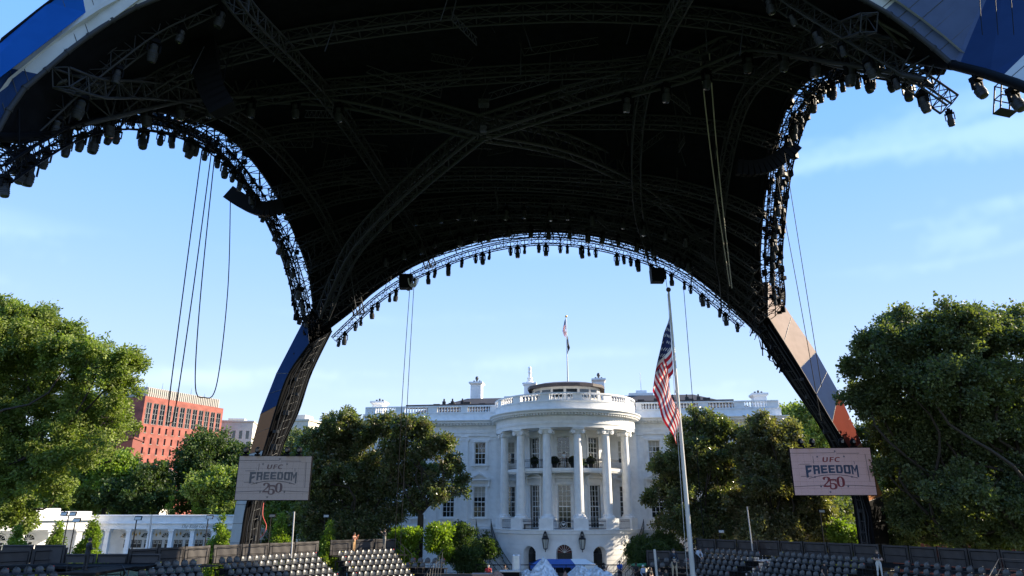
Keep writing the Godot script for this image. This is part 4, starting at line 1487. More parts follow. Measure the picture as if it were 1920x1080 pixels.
func rig():
	fixture_meshes()
	var r := RandomNumberGenerator.new()
	r.seed = 77
	var S
	var o
	# rear arch
	o = thing("lighting_truss", "thin curved lighting truss under the arch framing the mansion", "truss")
	S = shift(smooth(REAR_TRUSS, 64), Vector3(0, -0.15, 0))
	truss(o, S, 0.5, 0.62, 0.045, 0.022, M.steel_black)
	for k in 42:
		var p = S[clampi(1 + int(k * 61 / 41.0 + r.randf_range(-0.5, 0.5)), 0, 63)]
		var big = k % 3 == 1
		stage_light(p + Vector3(0, -0.4, 0), 1.1 if big else 0.78, r.randf() * TAU, r.randf_range(-0.25, 0.25), ("large" if big else "small") + " black stage light under the arch framing the mansion", "stage lights on the mansion-side arch")
	for k in range(3, 62, 6):
		var g := Geo.new()
		g.tube(S[k] + Vector3(0, 0.3, 0), S[k] + Vector3(0, 1.9, -1.3), 0.03, -1, 5)
		part(o, "hanger", g, M.steel_black)
	# left and right side arches
	o = thing("lighting_truss", "curved lighting truss under the side arch over the garden colonnade", "truss")
	S = smooth(LEFT_TRUSS, 70)
	truss(o, S, 0.6, 0.7, 0.05, 0.026, M.steel_black)
	for k in 34:
		var p = S[clampi(1 + int(k * 67 / 33.0 + r.randf_range(-0.9, 0.9)), 0, 69)]
		stage_light(p + Vector3(0, -0.4, 0.0), 1.15 if k % 4 == 2 else 0.85, r.randf() * TAU, r.randf_range(-0.3, 0.3), ("large" if k % 4 == 2 else "small") + " black stage light under the arch over the garden colonnade", "stage lights on the garden-side arch")
	for k in range(2, 70, 5):
		var g := Geo.new()
		g.tube(S[k] + Vector3(0, 0.3, 0), S[k] + Vector3(-0.4, 2.6, 0.2), 0.04, -1, 5)
		part(o, "hanger", g, M.steel_black)
	o = thing("lighting_truss", "curved lighting truss under the side arch above the dark leafy trees", "truss")
	S = smooth(RIGHT_TRUSS, 60)
	truss(o, S, 0.6, 0.7, 0.05, 0.026, M.steel_black)
	for k in 27:
		var p = S[clampi(1 + int(k * 57 / 26.0 + r.randf_range(-0.9, 0.9)), 0, 59)]
		stage_light(p + Vector3(0.3 if k < 10 else 0.0, -0.4, 0), 1.05 if k % 3 == 2 else 0.78, r.randf() * TAU, r.randf_range(-0.3, 0.3), ("large" if k % 3 == 2 else "small") + " black stage light under the arch above the dark trees", "stage lights on the tree-side arch")
	for k in range(2, 60, 5):
		var g := Geo.new()
		g.tube(S[k] + Vector3(0, 0.3, 0), S[k] + Vector3(0.3, 2.4, 0.2), 0.04, -1, 5)
		part(o, "hanger", g, M.steel_black)
	# slack power cable looped along each arch truss
	for e in [[REAR_TRUSS, "slack black power cable looped along the mansion-side truss", 0.2], [LEFT_TRUSS, "slack black power cable looped along the garden-side truss", 0.3], [RIGHT_TRUSS, "slack black power cable looped along the tree-side truss", 0.3]]:
		var K = smooth(e[0], 160)
		for k in 160:
			K[k] += Vector3(0.1, -0.3 - e[2] * absf(sin(k * 0.19)) - 0.05 * sin(k * 0.7), 0.25)
		var cgeo := Geo.new()
		cgeo.path(K, 0.022, 4)
		lone("power_cable", cgeo, M.cable, e[1], "cable")
	# near trusses
	o = thing("lighting_truss", "wide straight-bayed truss along the blue and white skin panels", "truss")
	S = smooth(NEAR_TRUSS_L, 27)
	truss(o, S, 0.62, 0.62, 0.045, 0.022, M.steel_dark, true)
	for k in 9:
		stage_light(S[2 + int(k * 2.6)] + Vector3(0.1, -0.42, 0), 1.1 if k % 2 else 0.85, 0.6 + r.randf(), r.randf_range(0.1, 0.5), "large stage light on the truss beside the blue and white skin", "stage lights on the front trusses by the blue panels")
	for k in range(1, 27, 5):
		var g := Geo.new()
		g.tube(S[k] + Vector3(0, 0.3, 0), S[k] + Vector3(0.2, 4.2, -0.8), 0.012, -1, 5)
		part(o, "hanger", g, M.steel_dark)
	o = thing("lighting_truss", "box truss ending open in the sky below slate blue skin", "truss")
	S = smooth(NEAR_TRUSS_R, 27)
	truss(o, S, 0.7, 0.7, 0.05, 0.025, M.steel_dark, true)
	for k in 8:
		stage_light(S[5 + int(k * 3.0)] + Vector3(-0.1, -0.36, 0), 1.0 if k % 2 == 0 else 0.72, -0.6 - r.randf(), r.randf_range(0.1, 0.5), "large stage light on the open-ended truss below slate blue skin", "stage lights on the open-ended truss")
	for k in range(8, 27, 6):
		var g := Geo.new()
		g.tube(S[k] + Vector3(0, 0.3, 0), S[k] + Vector3(-0.2, 4.2, -0.6), 0.012, -1, 5)
		part(o, "hanger", g, M.steel_dark)
	# two rows of lights on the ring trusses inside the mansion-side arch
	var A = smooth(REAR_EDGE, 41)
	var B = smooth(FRONT_EDGE, 41)
	var C = smooth(LEFT_EDGE, 41)
	var D = smooth(RIGHT_EDGE, 41)
	for row in [[0.1, 18], [0.2, 15]]:
		for k in row[1]:
			var u = lerpf(0.2, 0.82, (k + r.randf_range(-0.25, 0.25)) / (row[1] - 1.0))
			stage_light(coons(u, row[0], A, B, C, D) - Vector3(0, 1.5, 0), r.randf_range(0.95, 1.3), r.randf() * TAU, r.randf_range(-0.3, 0.3), "stage light on the inner ring truss above the mansion-side arch" if row[0] < 0.15 else "stage light on the higher ring truss inside the vault", "stage lights on the ring trusses")
	# lights hung on the crossing beams and below the near leg
	S = smooth(BEAM_RIGHT, 25)
	for k in [8, 10, 12, 14, 16, 18, 20]:
		stage_light(S[k] + Vector3(0, -1.0, 0.3), 1.25, 0.4, 0.2, "stage light below the crossing beam inside the canopy", "stage lights on the crossing beams")
	S = smooth(BEAM_LEFT, 25)
	for k in [7, 9, 11, 13, 15, 17, 19, 21]:
		stage_light(S[k] + Vector3(0, -1.0, 0.3), 1.25, -0.4, 0.2, "stage light below the crossing beam inside the canopy", "stage lights on the crossing beams")
	for p in [Vector3(18.9, 23.95, -23.9), Vector3(19.0, 22.4, -22.4), Vector3(19.35, 20.3, -20.8)]:
		stage_light(p, 1.0, 0.3, -0.35, "large stage light hung under the navy skin panel edge", "stage lights under the navy panel")
	var cg := Geo.new()
	for x in [-0.3, 0.3]:
		for z in [-0.2, 0.2]:
			cg.tube(Vector3(x, 0, z), Vector3(x, 1.3, z), 0.03)
	for y in [0.02, 0.65, 1.28]:
		for s in [-1, 1]:
			cg.tube(Vector3(-0.3, y, s * 0.2), Vector3(0.3, y, s * 0.2), 0.025)
			cg.tube(Vector3(s * 0.3, y, -0.2), Vector3(s * 0.3, y, 0.2), 0.025)
	cg.span(Vector3(-0.3, -0.02, -0.2), Vector3(0.3, 0.04, 0.2))
	lone("rigging_cage", cg, M.steel_dark, "small black open cage hung under the navy skin panel", "rigging frame", "", Transform3D(Basis(Vector3.FORWARD, 0.25), Vector3(19.0, 21.75, -23.0)))
	# loudspeakers
	line_array(ARRAY_LEFT, 14, Vector3(1.15, 0.34, 0.8), "banana-curved black line array hung beside the garden-side arch")
	line_array(ARRAY_RIGHT, 13, Vector3(1.1, 0.34, 0.75), "curved black line array hung beside the tree-side arch")
	line_array(ARRAY_HIGH, 11, Vector3(0.45, 1.3, 0.8), "tall black line array hung inside above the garden-side arch")
	for s in [[Vector3(13.6, 27.9, -60.6), "square black loudspeaker on the arch above the flagpole"], [Vector3(-9.9, 27.3, -60.6), "black loudspeaker with white coiled cable on the arch truss"]]:
		o = thing("loudspeaker", s[1], "loudspeaker", s[0])
		var g := Geo.new()
		g.frustum(-0.65, 0.65, Vector2(1.15, 0.9), Vector2(1.25, 1.0))
		part(o, "cabinet", g, M.speaker)
		g = Geo.new()
		g.span(Vector3(-0.5, -0.55, 0.47), Vector3(0.5, 0.55, 0.51))
		part(o, "grille", g, M.steel_black)
		g = Geo.new()
		for x in [-0.4, 0.4]:
			g.tube(Vector3(x, 0.6, 0), Vector3(x * 0.6, 1.8, -0.4), 0.02)
		part(o, "hanger", g, M.steel_black)
	var coil := Geo.new()
	for k in 6:
		var pts = []
		for i in 17:
			var t = PI * i / 16.0
			pts.append(Vector3(-9.15 + cos(t) * (0.2 + 0.06 * k), 27.5 - sin(t) * (0.5 + 0.08 * k), -60.2 + 0.03 * k))
		coil.path(pts, 0.02, 4)
	lone("cable_coil", coil, M.trim_paint, "white looped cable coil hanging by the loudspeaker on the arch", "cable")
	# hung box and working light near the hub
	var wl := Geo.new()
	wl.span(Vector3(-0.35, 0, -0.3), Vector3(0.35, 0.35, 0.3))
	for k in 4:
		wl.tube(Vector3(-0.2 + 0.13 * k, 0, 0), Vector3(-0.15 + 0.1 * k, -1.6, 0), 0.012, -1, 4)
	wl.span(Vector3(-0.2, -2.0, -0.15), Vector3(0.2, -1.6, 0.15))
	lone("chain_bag", wl, M.steel_grey, "pale chain bag hanging below the hub of the canopy", "chain bag", "", Transform3D(Basis.IDENTITY, Vector3(-1.9, 33.0, -40)))
	cables()


func line_array(curve, count: int, size: Vector3, label: String):
	var o = thing("line_array_speaker", label, "loudspeaker", curve[0])
	var S = smooth(curve, count)
	var g := Geo.new()
	# one cabinet, slightly tapered to the back
	var f = size * 0.5
	for s in 1:
		var p = []
		for q in [[-1, -1, 1], [1, -1, 1], [1, 1, 1], [-1, 1, 1], [-0.75, -0.8, -1], [0.75, -0.8, -1], [0.75, 0.8, -1], [-0.75, 0.8, -1]]:
			p.append(Vector3(q[0] * f.x, q[1] * f.y, q[2] * f.z))
		for e in [[0, 3, 2, 1], [5, 6, 7, 4], [1, 2, 6, 5], [4, 7, 3, 0], [3, 7, 6, 2], [4, 0, 1, 5]]:
			g.quad(p[e[0]], p[e[1]], p[e[2]], p[e[3]])
	var m = g.mesh()
	var flat = size.y > size.x
	for k in count:
		var d = (S[mini(k + 1, count - 1)] - S[maxi(k - 1, 0)]).normalized()
		var a = atan2(d.y, d.x)
		var b = Basis(Vector3.BACK, a + (0.0 if flat else PI / 2))
		part(o, "cabinet", m, M.speaker, Transform3D(b, S[k] - curve[0]))
	var h := Geo.new()
	h.path(shift(S, Vector3(0, 0.5, -0.2) - curve[0]), 0.06, 5)
	h.tube(S[1] - curve[0] + Vector3(0, 0.4, 0), S[1] - curve[0] + Vector3(0.3, 2.4, 0), 0.03)
	h.tube(S[count - 2] - curve[0] + Vector3(0, 0.4, 0), S[count - 2] - curve[0] + Vector3(0.1, 3.0, 0), 0.03)
	part(o, "rigging_frame", h, M.steel_black)


func cable(pts, r: float, material, label: String, group := ""):
	var g := Geo.new()
	g.path(smooth(pts, 110), r, 5)
	lone("hanging_cable", g, material, label, "cable", group)


func cables():
	cable([Vector3(-20.4, 29.6, -40), Vector3(-20.2, 20, -40), Vector3(-20.02, 12.6, -40), Vector3(-19.85, 11.9, -40), Vector3(-19.6, 12.7, -40), Vector3(-19.6, 20, -40), Vector3(-19.75, 29.4, -40)], 0.035, M.cable, "long black cable loop hanging lower, down past the red brick building")
	cable([Vector3(-19.6, 29.3, -40.2), Vector3(-19.3, 20, -40.4), Vector3(-19.12, 14.4, -41), Vector3(-18.95, 13.7, -42), Vector3(-18.9, 14.8, -43.5), Vector3(-20.1, 22, -46), Vector3(-21.7, 29.9, -48)], 0.035, M.cable, "black cable loop hanging from the banana-curved line array")
	cable([Vector3(-9.56, 28, -61), Vector3(-9.79, 16.4, -61), Vector3(-9.8, 3, -61)], 0.03, M.cable, "thin grey cable hanging before the mansion below coiled cable", "pair of thin cables below the loudspeaker")
	cable([Vector3(-9.2, 28, -61), Vector3(-9.32, 16.4, -61), Vector3(-9.35, 3, -61)], 0.03, M.cable, "thin grey cable hanging before the mansion below coiled cable", "pair of thin cables below the loudspeaker")
	cable([Vector3(14.3, 28.7, -60.5), Vector3(14.1, 25.9, -59)], 0.025, M.cable, "short thin cable from the loudspeaker to the flagpole top")
	cable([Vector3(16.1, 27.2, -61), Vector3(16.1, 16.6, -61), Vector3(16.1, 5, -61)], 0.03, M.cable, "thin cable hanging beside the tall striped flag")
	cable([Vector3(17.2, 27.6, -40), Vector3(17.6, 19.4, -40), Vector3(17.9, 12, -40)], 0.022, M.cable, "thin cable hanging beside the cream panelled leg", "pair of thin cables by the cream leg")
	cable([Vector3(17.9, 29.4, -40), Vector3(18.05, 22, -40), Vector3(18.2, 14, -40)], 0.022, M.cable, "thin cable hanging beside the cream panelled leg", "pair of thin cables by the cream leg")
	cable([Vector3(11.0, 36.6, -34), Vector3(14.7, 31.6, -45), Vector3(18.43, 25.1, -55)], 0.045, M.strap_light, "pale sling rope hanging slack inside the canopy", "pale sling ropes inside the canopy")
	cable([Vector3(11.7, 36.6, -34), Vector3(15.15, 31.6, -45), Vector3(18.6, 24.9, -55)], 0.045, M.strap_light, "pale sling rope hanging slack inside the canopy", "pale sling ropes inside the canopy")
	cable([Vector3(-20.9, 7.6, -60.2), Vector3(-20.75, 6.6, -59.9), Vector3(-20.3, 5.8, -59.7), Vector3(-20.35, 5.2, -59.5), Vector3(-20.6, 4.9, -59.4)], 0.03, M.hose_red, "red hose dangling beside the grey leg foot")
	# thin rods in the sky at the far top corner
	for k in 3:
		cable([Vector3(18.4 + k * 0.5, 30.5, -21.0), Vector3(18.0 + 0.6 * k, 26.0, -21.6), Vector3(17.9 + 0.6 * k, 24.4, -21.8)], 0.014, M.cable, "thin guy wire across the navy and white skin panels", "guy wires over the skin panels")

# ---- trees -----------------------------------------------------------------------------------------------------------------

const ELM_LOBES := [[Vector3(-51.5, 21.7, -63.2), 4.54], [Vector3(-47.4, 22.6, -62.5), 3.61], [Vector3(-45.4, 22.8, -64), 3.39], [Vector3(-41.4, 20.7, -62.8), 3.09], [Vector3(-38, 19.5, -62.3), 2.71], [Vector3(-37, 18.1, -64), 2.11], [Vector3(-47.6, 18.8, -66.6), 4.18], [Vector3(-42.6, 16.8, -66), 3.70], [Vector3(-38.4, 15, -65.8), 2.54], [Vector3(-35.8, 20.2, -63.1), 1.30], [Vector3(-46.8, 14.4, -64.7), 3.99], [Vector3(-41.1, 12.4, -63.4), 3.39], [Vector3(-37.5, 12.6, -62.9), 1.92], [Vector3(-48.6, 14.2, -62.5), 4.33], [Vector3(-44.2, 10, -63.1), 2.95], [Vector3(-42.5, 9, -66.6), 1.90], [Vector3(-49.4, 8.2, -66.1), 3.46], [Vector3(-45.3, 6.6, -66), 1.76], [Vector3(-48, 25.1, -66), 2.35], [Vector3(-48.7, 24.8, -63), 2.04]]
const OAK_A_LOBES := [[Vector3(29.1, 18.5, -57), 1.26], [Vector3(30.7, 19.9, -56), 1.96], [Vector3(33.5, 21.6, -57), 2.38], [Vector3(34.1, 20.3, -55), 2.20], [Vector3(29.8, 16, -57), 1.96], [Vector3(32.7, 17.1, -57), 2.95], [Vector3(34.1, 13.4, -64.5), 2.08], [Vector3(34.1, 12.9, -59), 3.35], [Vector3(36, 9.8, -64.5), 2.33], [Vector3(34, 9.4, -58), 2.71], [Vector3(33.4, 7.1, -60), 2.05], [Vector3(34.9, 7.3, -65), 1.45], [Vector3(34.4, 15.9, -55), 2.58], [Vector3(31, 10.5, -59), 0.63], [Vector3(34.4, 5.1, -64), 1.60], [Vector3(35.7, 5.8, -62), 2.01], [Vector3(30.4, 17.6, -55), 1.30]]
const OAK_B_LOBES := [[Vector3(34.7, 20.4, -52), 2.51], [Vector3(37.9, 20.5, -53), 2.47], [Vector3(41, 20.6, -54), 2.43], [Vector3(41.5, 19.2, -52), 2.91], [Vector3(34.3, 16.2, -52), 2.94], [Vector3(38.2, 16, -53), 3.32], [Vector3(43.3, 14.3, -56), 3.90], [Vector3(36.1, 12.6, -56), 3.43], [Vector3(38.9, 11.3, -55), 3.77], [Vector3(34.1, 8.4, -53), 2.78], [Vector3(37.8, 7.5, -54), 2.82], [Vector3(34.9, 5.9, -57), 1.85], [Vector3(38.4, 5.3, -58), 2.13], [Vector3(39.5, 9.2, -52), 3.13], [Vector3(40.3, 5.3, -57), 2.10], [Vector3(38.8, 19.6, -56), 2.23], [Vector3(32.3, 17.3, -51), 1.61]]
const MAG_A_LOBES := [[Vector3(-18.5, 15.6, -75), 1.96], [Vector3(-20.6, 13.9, -75), 1.95], [Vector3(-16.3, 14.8, -76), 2.10], [Vector3(-13.9, 15.6, -75), 1.50], [Vector3(-19.9, 11.1, -75), 2.49], [Vector3(-16.1, 11.1, -76), 2.87], [Vector3(-18.8, 12.9, -77), 2.58], [Vector3(-19.5, 7.8, -77), 2.76], [Vector3(-15.5, 7.6, -77), 2.75], [Vector3(-17.1, 5.2, -75), 2.43], [Vector3(-21.2, 6.8, -76), 1.81], [Vector3(-13, 10, -75), 1.69], [Vector3(-14.4, 5.2, -75), 1.99], [Vector3(-20.1, 4.4, -76), 1.68], [Vector3(-22, 10, -76), 1.26], [Vector3(-12.2, 6.8, -75), 1.34]]
const MAG_B_LOBES := [[Vector3(-9.6, 15.3, -72.9), 1.46], [Vector3(-11.2, 15.3, -72.4), 1.34], [Vector3(-12.1, 13.2, -73.6), 1.46], [Vector3(-8.9, 13.1, -72.6), 1.77], [Vector3(-7.2, 13.6, -72.3), 1.22], [Vector3(-6.4, 11.3, -73.6), 1.34], [Vector3(-9.7, 10.6, -75.7), 2.05], [Vector3(-11.9, 10.5, -75.2), 1.47], [Vector3(-5.4, 10, -75.1), 0.90], [Vector3(-7.6, 8.9, -72.9), 1.42], [Vector3(-10.2, 7.8, -74.2), 1.33], [Vector3(-5.2, 8.9, -73.1), 0.66], [Vector3(-12.7, 12, -72.7), 0.88]]
const MAG_C_LOBES := [[Vector3(20, 15.7, -74), 1.60], [Vector3(21.8, 15.4, -73.5), 1.70], [Vector3(18.2, 13.8, -74.5), 1.48], [Vector3(20.7, 12.6, -73.5), 2.57], [Vector3(16.7, 11.5, -73.5), 1.45], [Vector3(15.5, 11.6, -74.5), 1.02], [Vector3(19.3, 10.6, -76.5), 2.54], [Vector3(23.3, 11.1, -76), 2.76], [Vector3(16.6, 9.5, -76), 1.60], [Vector3(18.7, 7.6, -74), 2.65], [Vector3(22.6, 7.3, -75), 2.90], [Vector3(17.2, 5.5, -74), 2.08], [Vector3(20.1, 4.7, -74), 2.18], [Vector3(14.5, 8.1, -73.5), 0.88], [Vector3(24.1, 14.3, -74), 1.47], [Vector3(23.4, 4.7, -74), 1.96]]
const MAG_D_LOBES := [[Vector3(25.4, 15.3, -70), 1.40], [Vector3(26.8, 13.4, -69.5), 1.91], [Vector3(24.2, 12.9, -70.5), 1.72], [Vector3(27.9, 10.8, -69.5), 2.42], [Vector3(24.6, 10.3, -69.5), 2.62], [Vector3(29.5, 8.3, -70.5), 2.11], [Vector3(27.2, 7.3, -72.5), 3.02], [Vector3(23.6, 7.3, -72), 2.25], [Vector3(29.5, 5.3, -72), 2.23], [Vector3(24.2, 4.8, -70), 2.27], [Vector3(30.5, 6.5, -71), 1.37], [Vector3(28, 14.7, -70), 1.18], [Vector3(26.2, 4.6, -70), 2.06], [Vector3(29.9, 4.8, -70), 1.34]]

var sprigs := {}

func sprig(kind: String) -> ArrayMesh:
	# a twig with its leaves, about 0.8 m across; leaf faces folded along the midrib
	if sprigs.has(kind):
		return sprigs[kind]
	var spec = {"elm": [20, 0.26, 0.15, 0.52], "oak": [20, 0.26, 0.16, 0.55], "magnolia": [14, 0.34, 0.16, 0.46], "far": [16, 0.42, 0.28, 0.7], "young": [16, 0.19, 0.13, 0.34]}[kind]
	var r := RandomNumberGenerator.new()
	r.seed = kind.hash()
	var g := Geo.new()
	g.tinted = true
	for k in spec[0]:
		var dir = Vector3(r.randfn(), r.randfn() * 0.8, r.randfn()).normalized()
		var root = dir * spec[3] * r.randf_range(0.15, 1.0)
		var axis = (dir + Vector3(r.randfn(), r.randfn() - 0.3, r.randfn()) * 0.7).normalized()
		var side = axis.cross(Vector3(r.randfn(), r.randfn() + 0.8, r.randfn())).normalized()
		var nrm = side.cross(axis)
		var L = spec[1] * r.randf_range(0.75, 1.25)
		var w = spec[2] * 0.5 * r.randf_range(0.8, 1.2)
		g.tint = Color(1, 1, 1) * r.randf_range(0.75, 1.25)
		g.tint.a = 1.0
		var a = root
		var b = root + axis * L
		var m = root + axis * L * 0.5 - nrm * w * 0.35
		g.tri(a, m + side * w + nrm * w * 0.5, b)
		g.tri(a, b, m - side * w + nrm * w * 0.5)
	sprigs[kind] = g.mesh()
	return sprigs[kind]


func tree(called: String, label: String, group: String, foot: Vector3, lobes, kind: String, count: int, colors, seed_: int, bark, trunk_r: float, gap := 0.5, squash := 0.85):
	var r := RandomNumberGenerator.new()
	r.seed = seed_
	var o = thing(called, label, "tree" if not called.ends_with("shrub") and not called.ends_with("bush") else "shrub", foot, 0, group)
	var low = 1e9
	var mid = Vector3.ZERO
	var area = 0.0
	for l in lobes:
		low = minf(low, l[0].y)
		mid += l[0]
		area += l[1] * l[1]
	mid /= lobes.size()
	# trunk and limbs
	var g := Geo.new()
	var fork = Vector3(lerpf(foot.x, mid.x, 0.3), lerpf(foot.y, low, 0.8) + 0.3, lerpf(foot.z, mid.z, 0.3)) - foot
	g.path(smooth([Vector3(0, -0.2, 0), fork * 0.5 + Vector3(0.1, 0, 0.05) * trunk_r, fork], 8), trunk_r * 1.15, 9, trunk_r * 0.8)
	g.lathe([Vector2(trunk_r * 1.7, -0.1), Vector2(trunk_r * 1.25, 0.3), Vector2(trunk_r * 1.1, 0.8)], 9)
	for l in lobes:
		var c = l[0] - foot
		var wob = fork.distance_to(c) * 0.09
		var b1 = fork.lerp(c, 0.33) + Vector3(r.randfn(), r.randfn() + 0.8, r.randfn()) * wob
		var b2 = fork.lerp(c, 0.68) + Vector3(r.randfn(), r.randfn() - 0.3, r.randfn()) * wob
		g.path(smooth([fork, b1, b2, c], 12), trunk_r * 0.3, 6, trunk_r * 0.1)
		for k in 6:
			var d = Vector3(r.randfn(), r.randfn() * 0.7 + 0.2, r.randfn()).normalized()
			var e = c + d * l[1] * r.randf_range(0.6, 0.95)
			g.path([c, c.lerp(e, 0.5) + Vector3(r.randfn(), r.randfn(), r.randfn()) * l[1] * 0.1, e], trunk_r * 0.15, 4, 0.015)
	part(o, "trunk", g, bark)
	# leaf sprigs through the crown's volume, thinned by noise so that gaps stay open
	var f := FastNoiseLite.new()
	f.seed = seed_
	f.frequency = 0.42 / maxf(0.6, sqrt(area / lobes.size()))
	f.fractal_octaves = 2
	var T = []
	var K = []
	for l in lobes:
		var want = int(count * l[1] * l[1] / area)
		var per = maxi(8, want / 34)
		var sub = l[0]
		var subr = l[1] * 0.3
		var tone = 1.0
		for k in want:
			if k % per == 0:
				var dd = Vector3(r.randfn(), r.randfn() + 0.15, r.randfn()).normalized() * (r.randf_range(0.3, 1.0) + maxf(0.0, r.randfn() * 0.12))
				sub = l[0] + Vector3(dd.x, dd.y * squash, dd.z) * l[1]
				subr = l[1] * r.randf_range(0.2, 0.36)
				tone = r.randf_range(0.85, 1.15)
			var d = Vector3(r.randfn(), r.randfn(), r.randfn()).normalized()
			var rad = pow(r.randf(), 0.5) * (1.0 + 0.2 * r.randfn())
			var p = sub + Vector3(d.x, d.y * 0.75, d.z) * subr * rad
			if f.get_noise_3dv(p) < -0.35 + gap * 0.4 - 0.2 * (1.0 if rad < 0.6 else 0.0) and r.randf() < 0.85:
				continue
			if p.y < 0.2:
				continue
			var s = r.randf_range(0.7, 1.25)
			var b = Basis(Vector3(r.randfn(), r.randfn(), r.randfn()).normalized(), r.randf() * TAU).scaled(Vector3.ONE * s)
			T.append(Transform3D(b, p - foot))
			var c: Color = colors[r.randi() % colors.size()]
			c = c * ((1.7 if kind == "magnolia" else 1.45) * tone * r.randf_range(0.75, 1.28))
			c.a = 1.0
			K.append(c)
	var mm := MultiMesh.new()
	mm.transform_format = MultiMesh.TRANSFORM_3D
	mm.use_colors = true
	mm.mesh = sprig(kind)
	mm.instance_count = T.size()
	for i in T.size():
		mm.set_instance_transform(i, T[i])
		mm.set_instance_color(i, K[i])
	var cr := MultiMeshInstance3D.new()
	cr.name = "crown"
	cr.set_meta("kind", "stuff")
	cr.multimesh = mm
	cr.material_override = M.leaf_glossy if kind == "magnolia" else M.leaf
	o.add_child(cr, true)
	return o


func puff(at: Vector3, rad: Vector3, n: int, seed_: int):
	# lobes for a rounded crown
	var r := RandomNumberGenerator.new()
	r.seed = seed_
	var out = []
	for k in n:
		var d = Vector3(r.randfn(), r.randfn(), r.randfn()).normalized() * pow(r.randf(), 0.4) * 0.72
		out.append([at + d * rad, minf(rad.x, rad.y) * r.randf_range(0.34, 0.52)])
	return out


func cone_lobes(foot: Vector3, high: float, wide: float):
	var out = []
	for k in 7:
		var t = (k + 0.5) / 7.0
		out.append([foot + Vector3(0.12 * sin(k * 2.1), high * (0.2 + 0.78 * t), 0.12 * cos(k * 1.7)), maxf(0.22, wide * 0.5 * (1.05 - t) * (0.6 + minf(t * 3, 0.4)))])
	return out


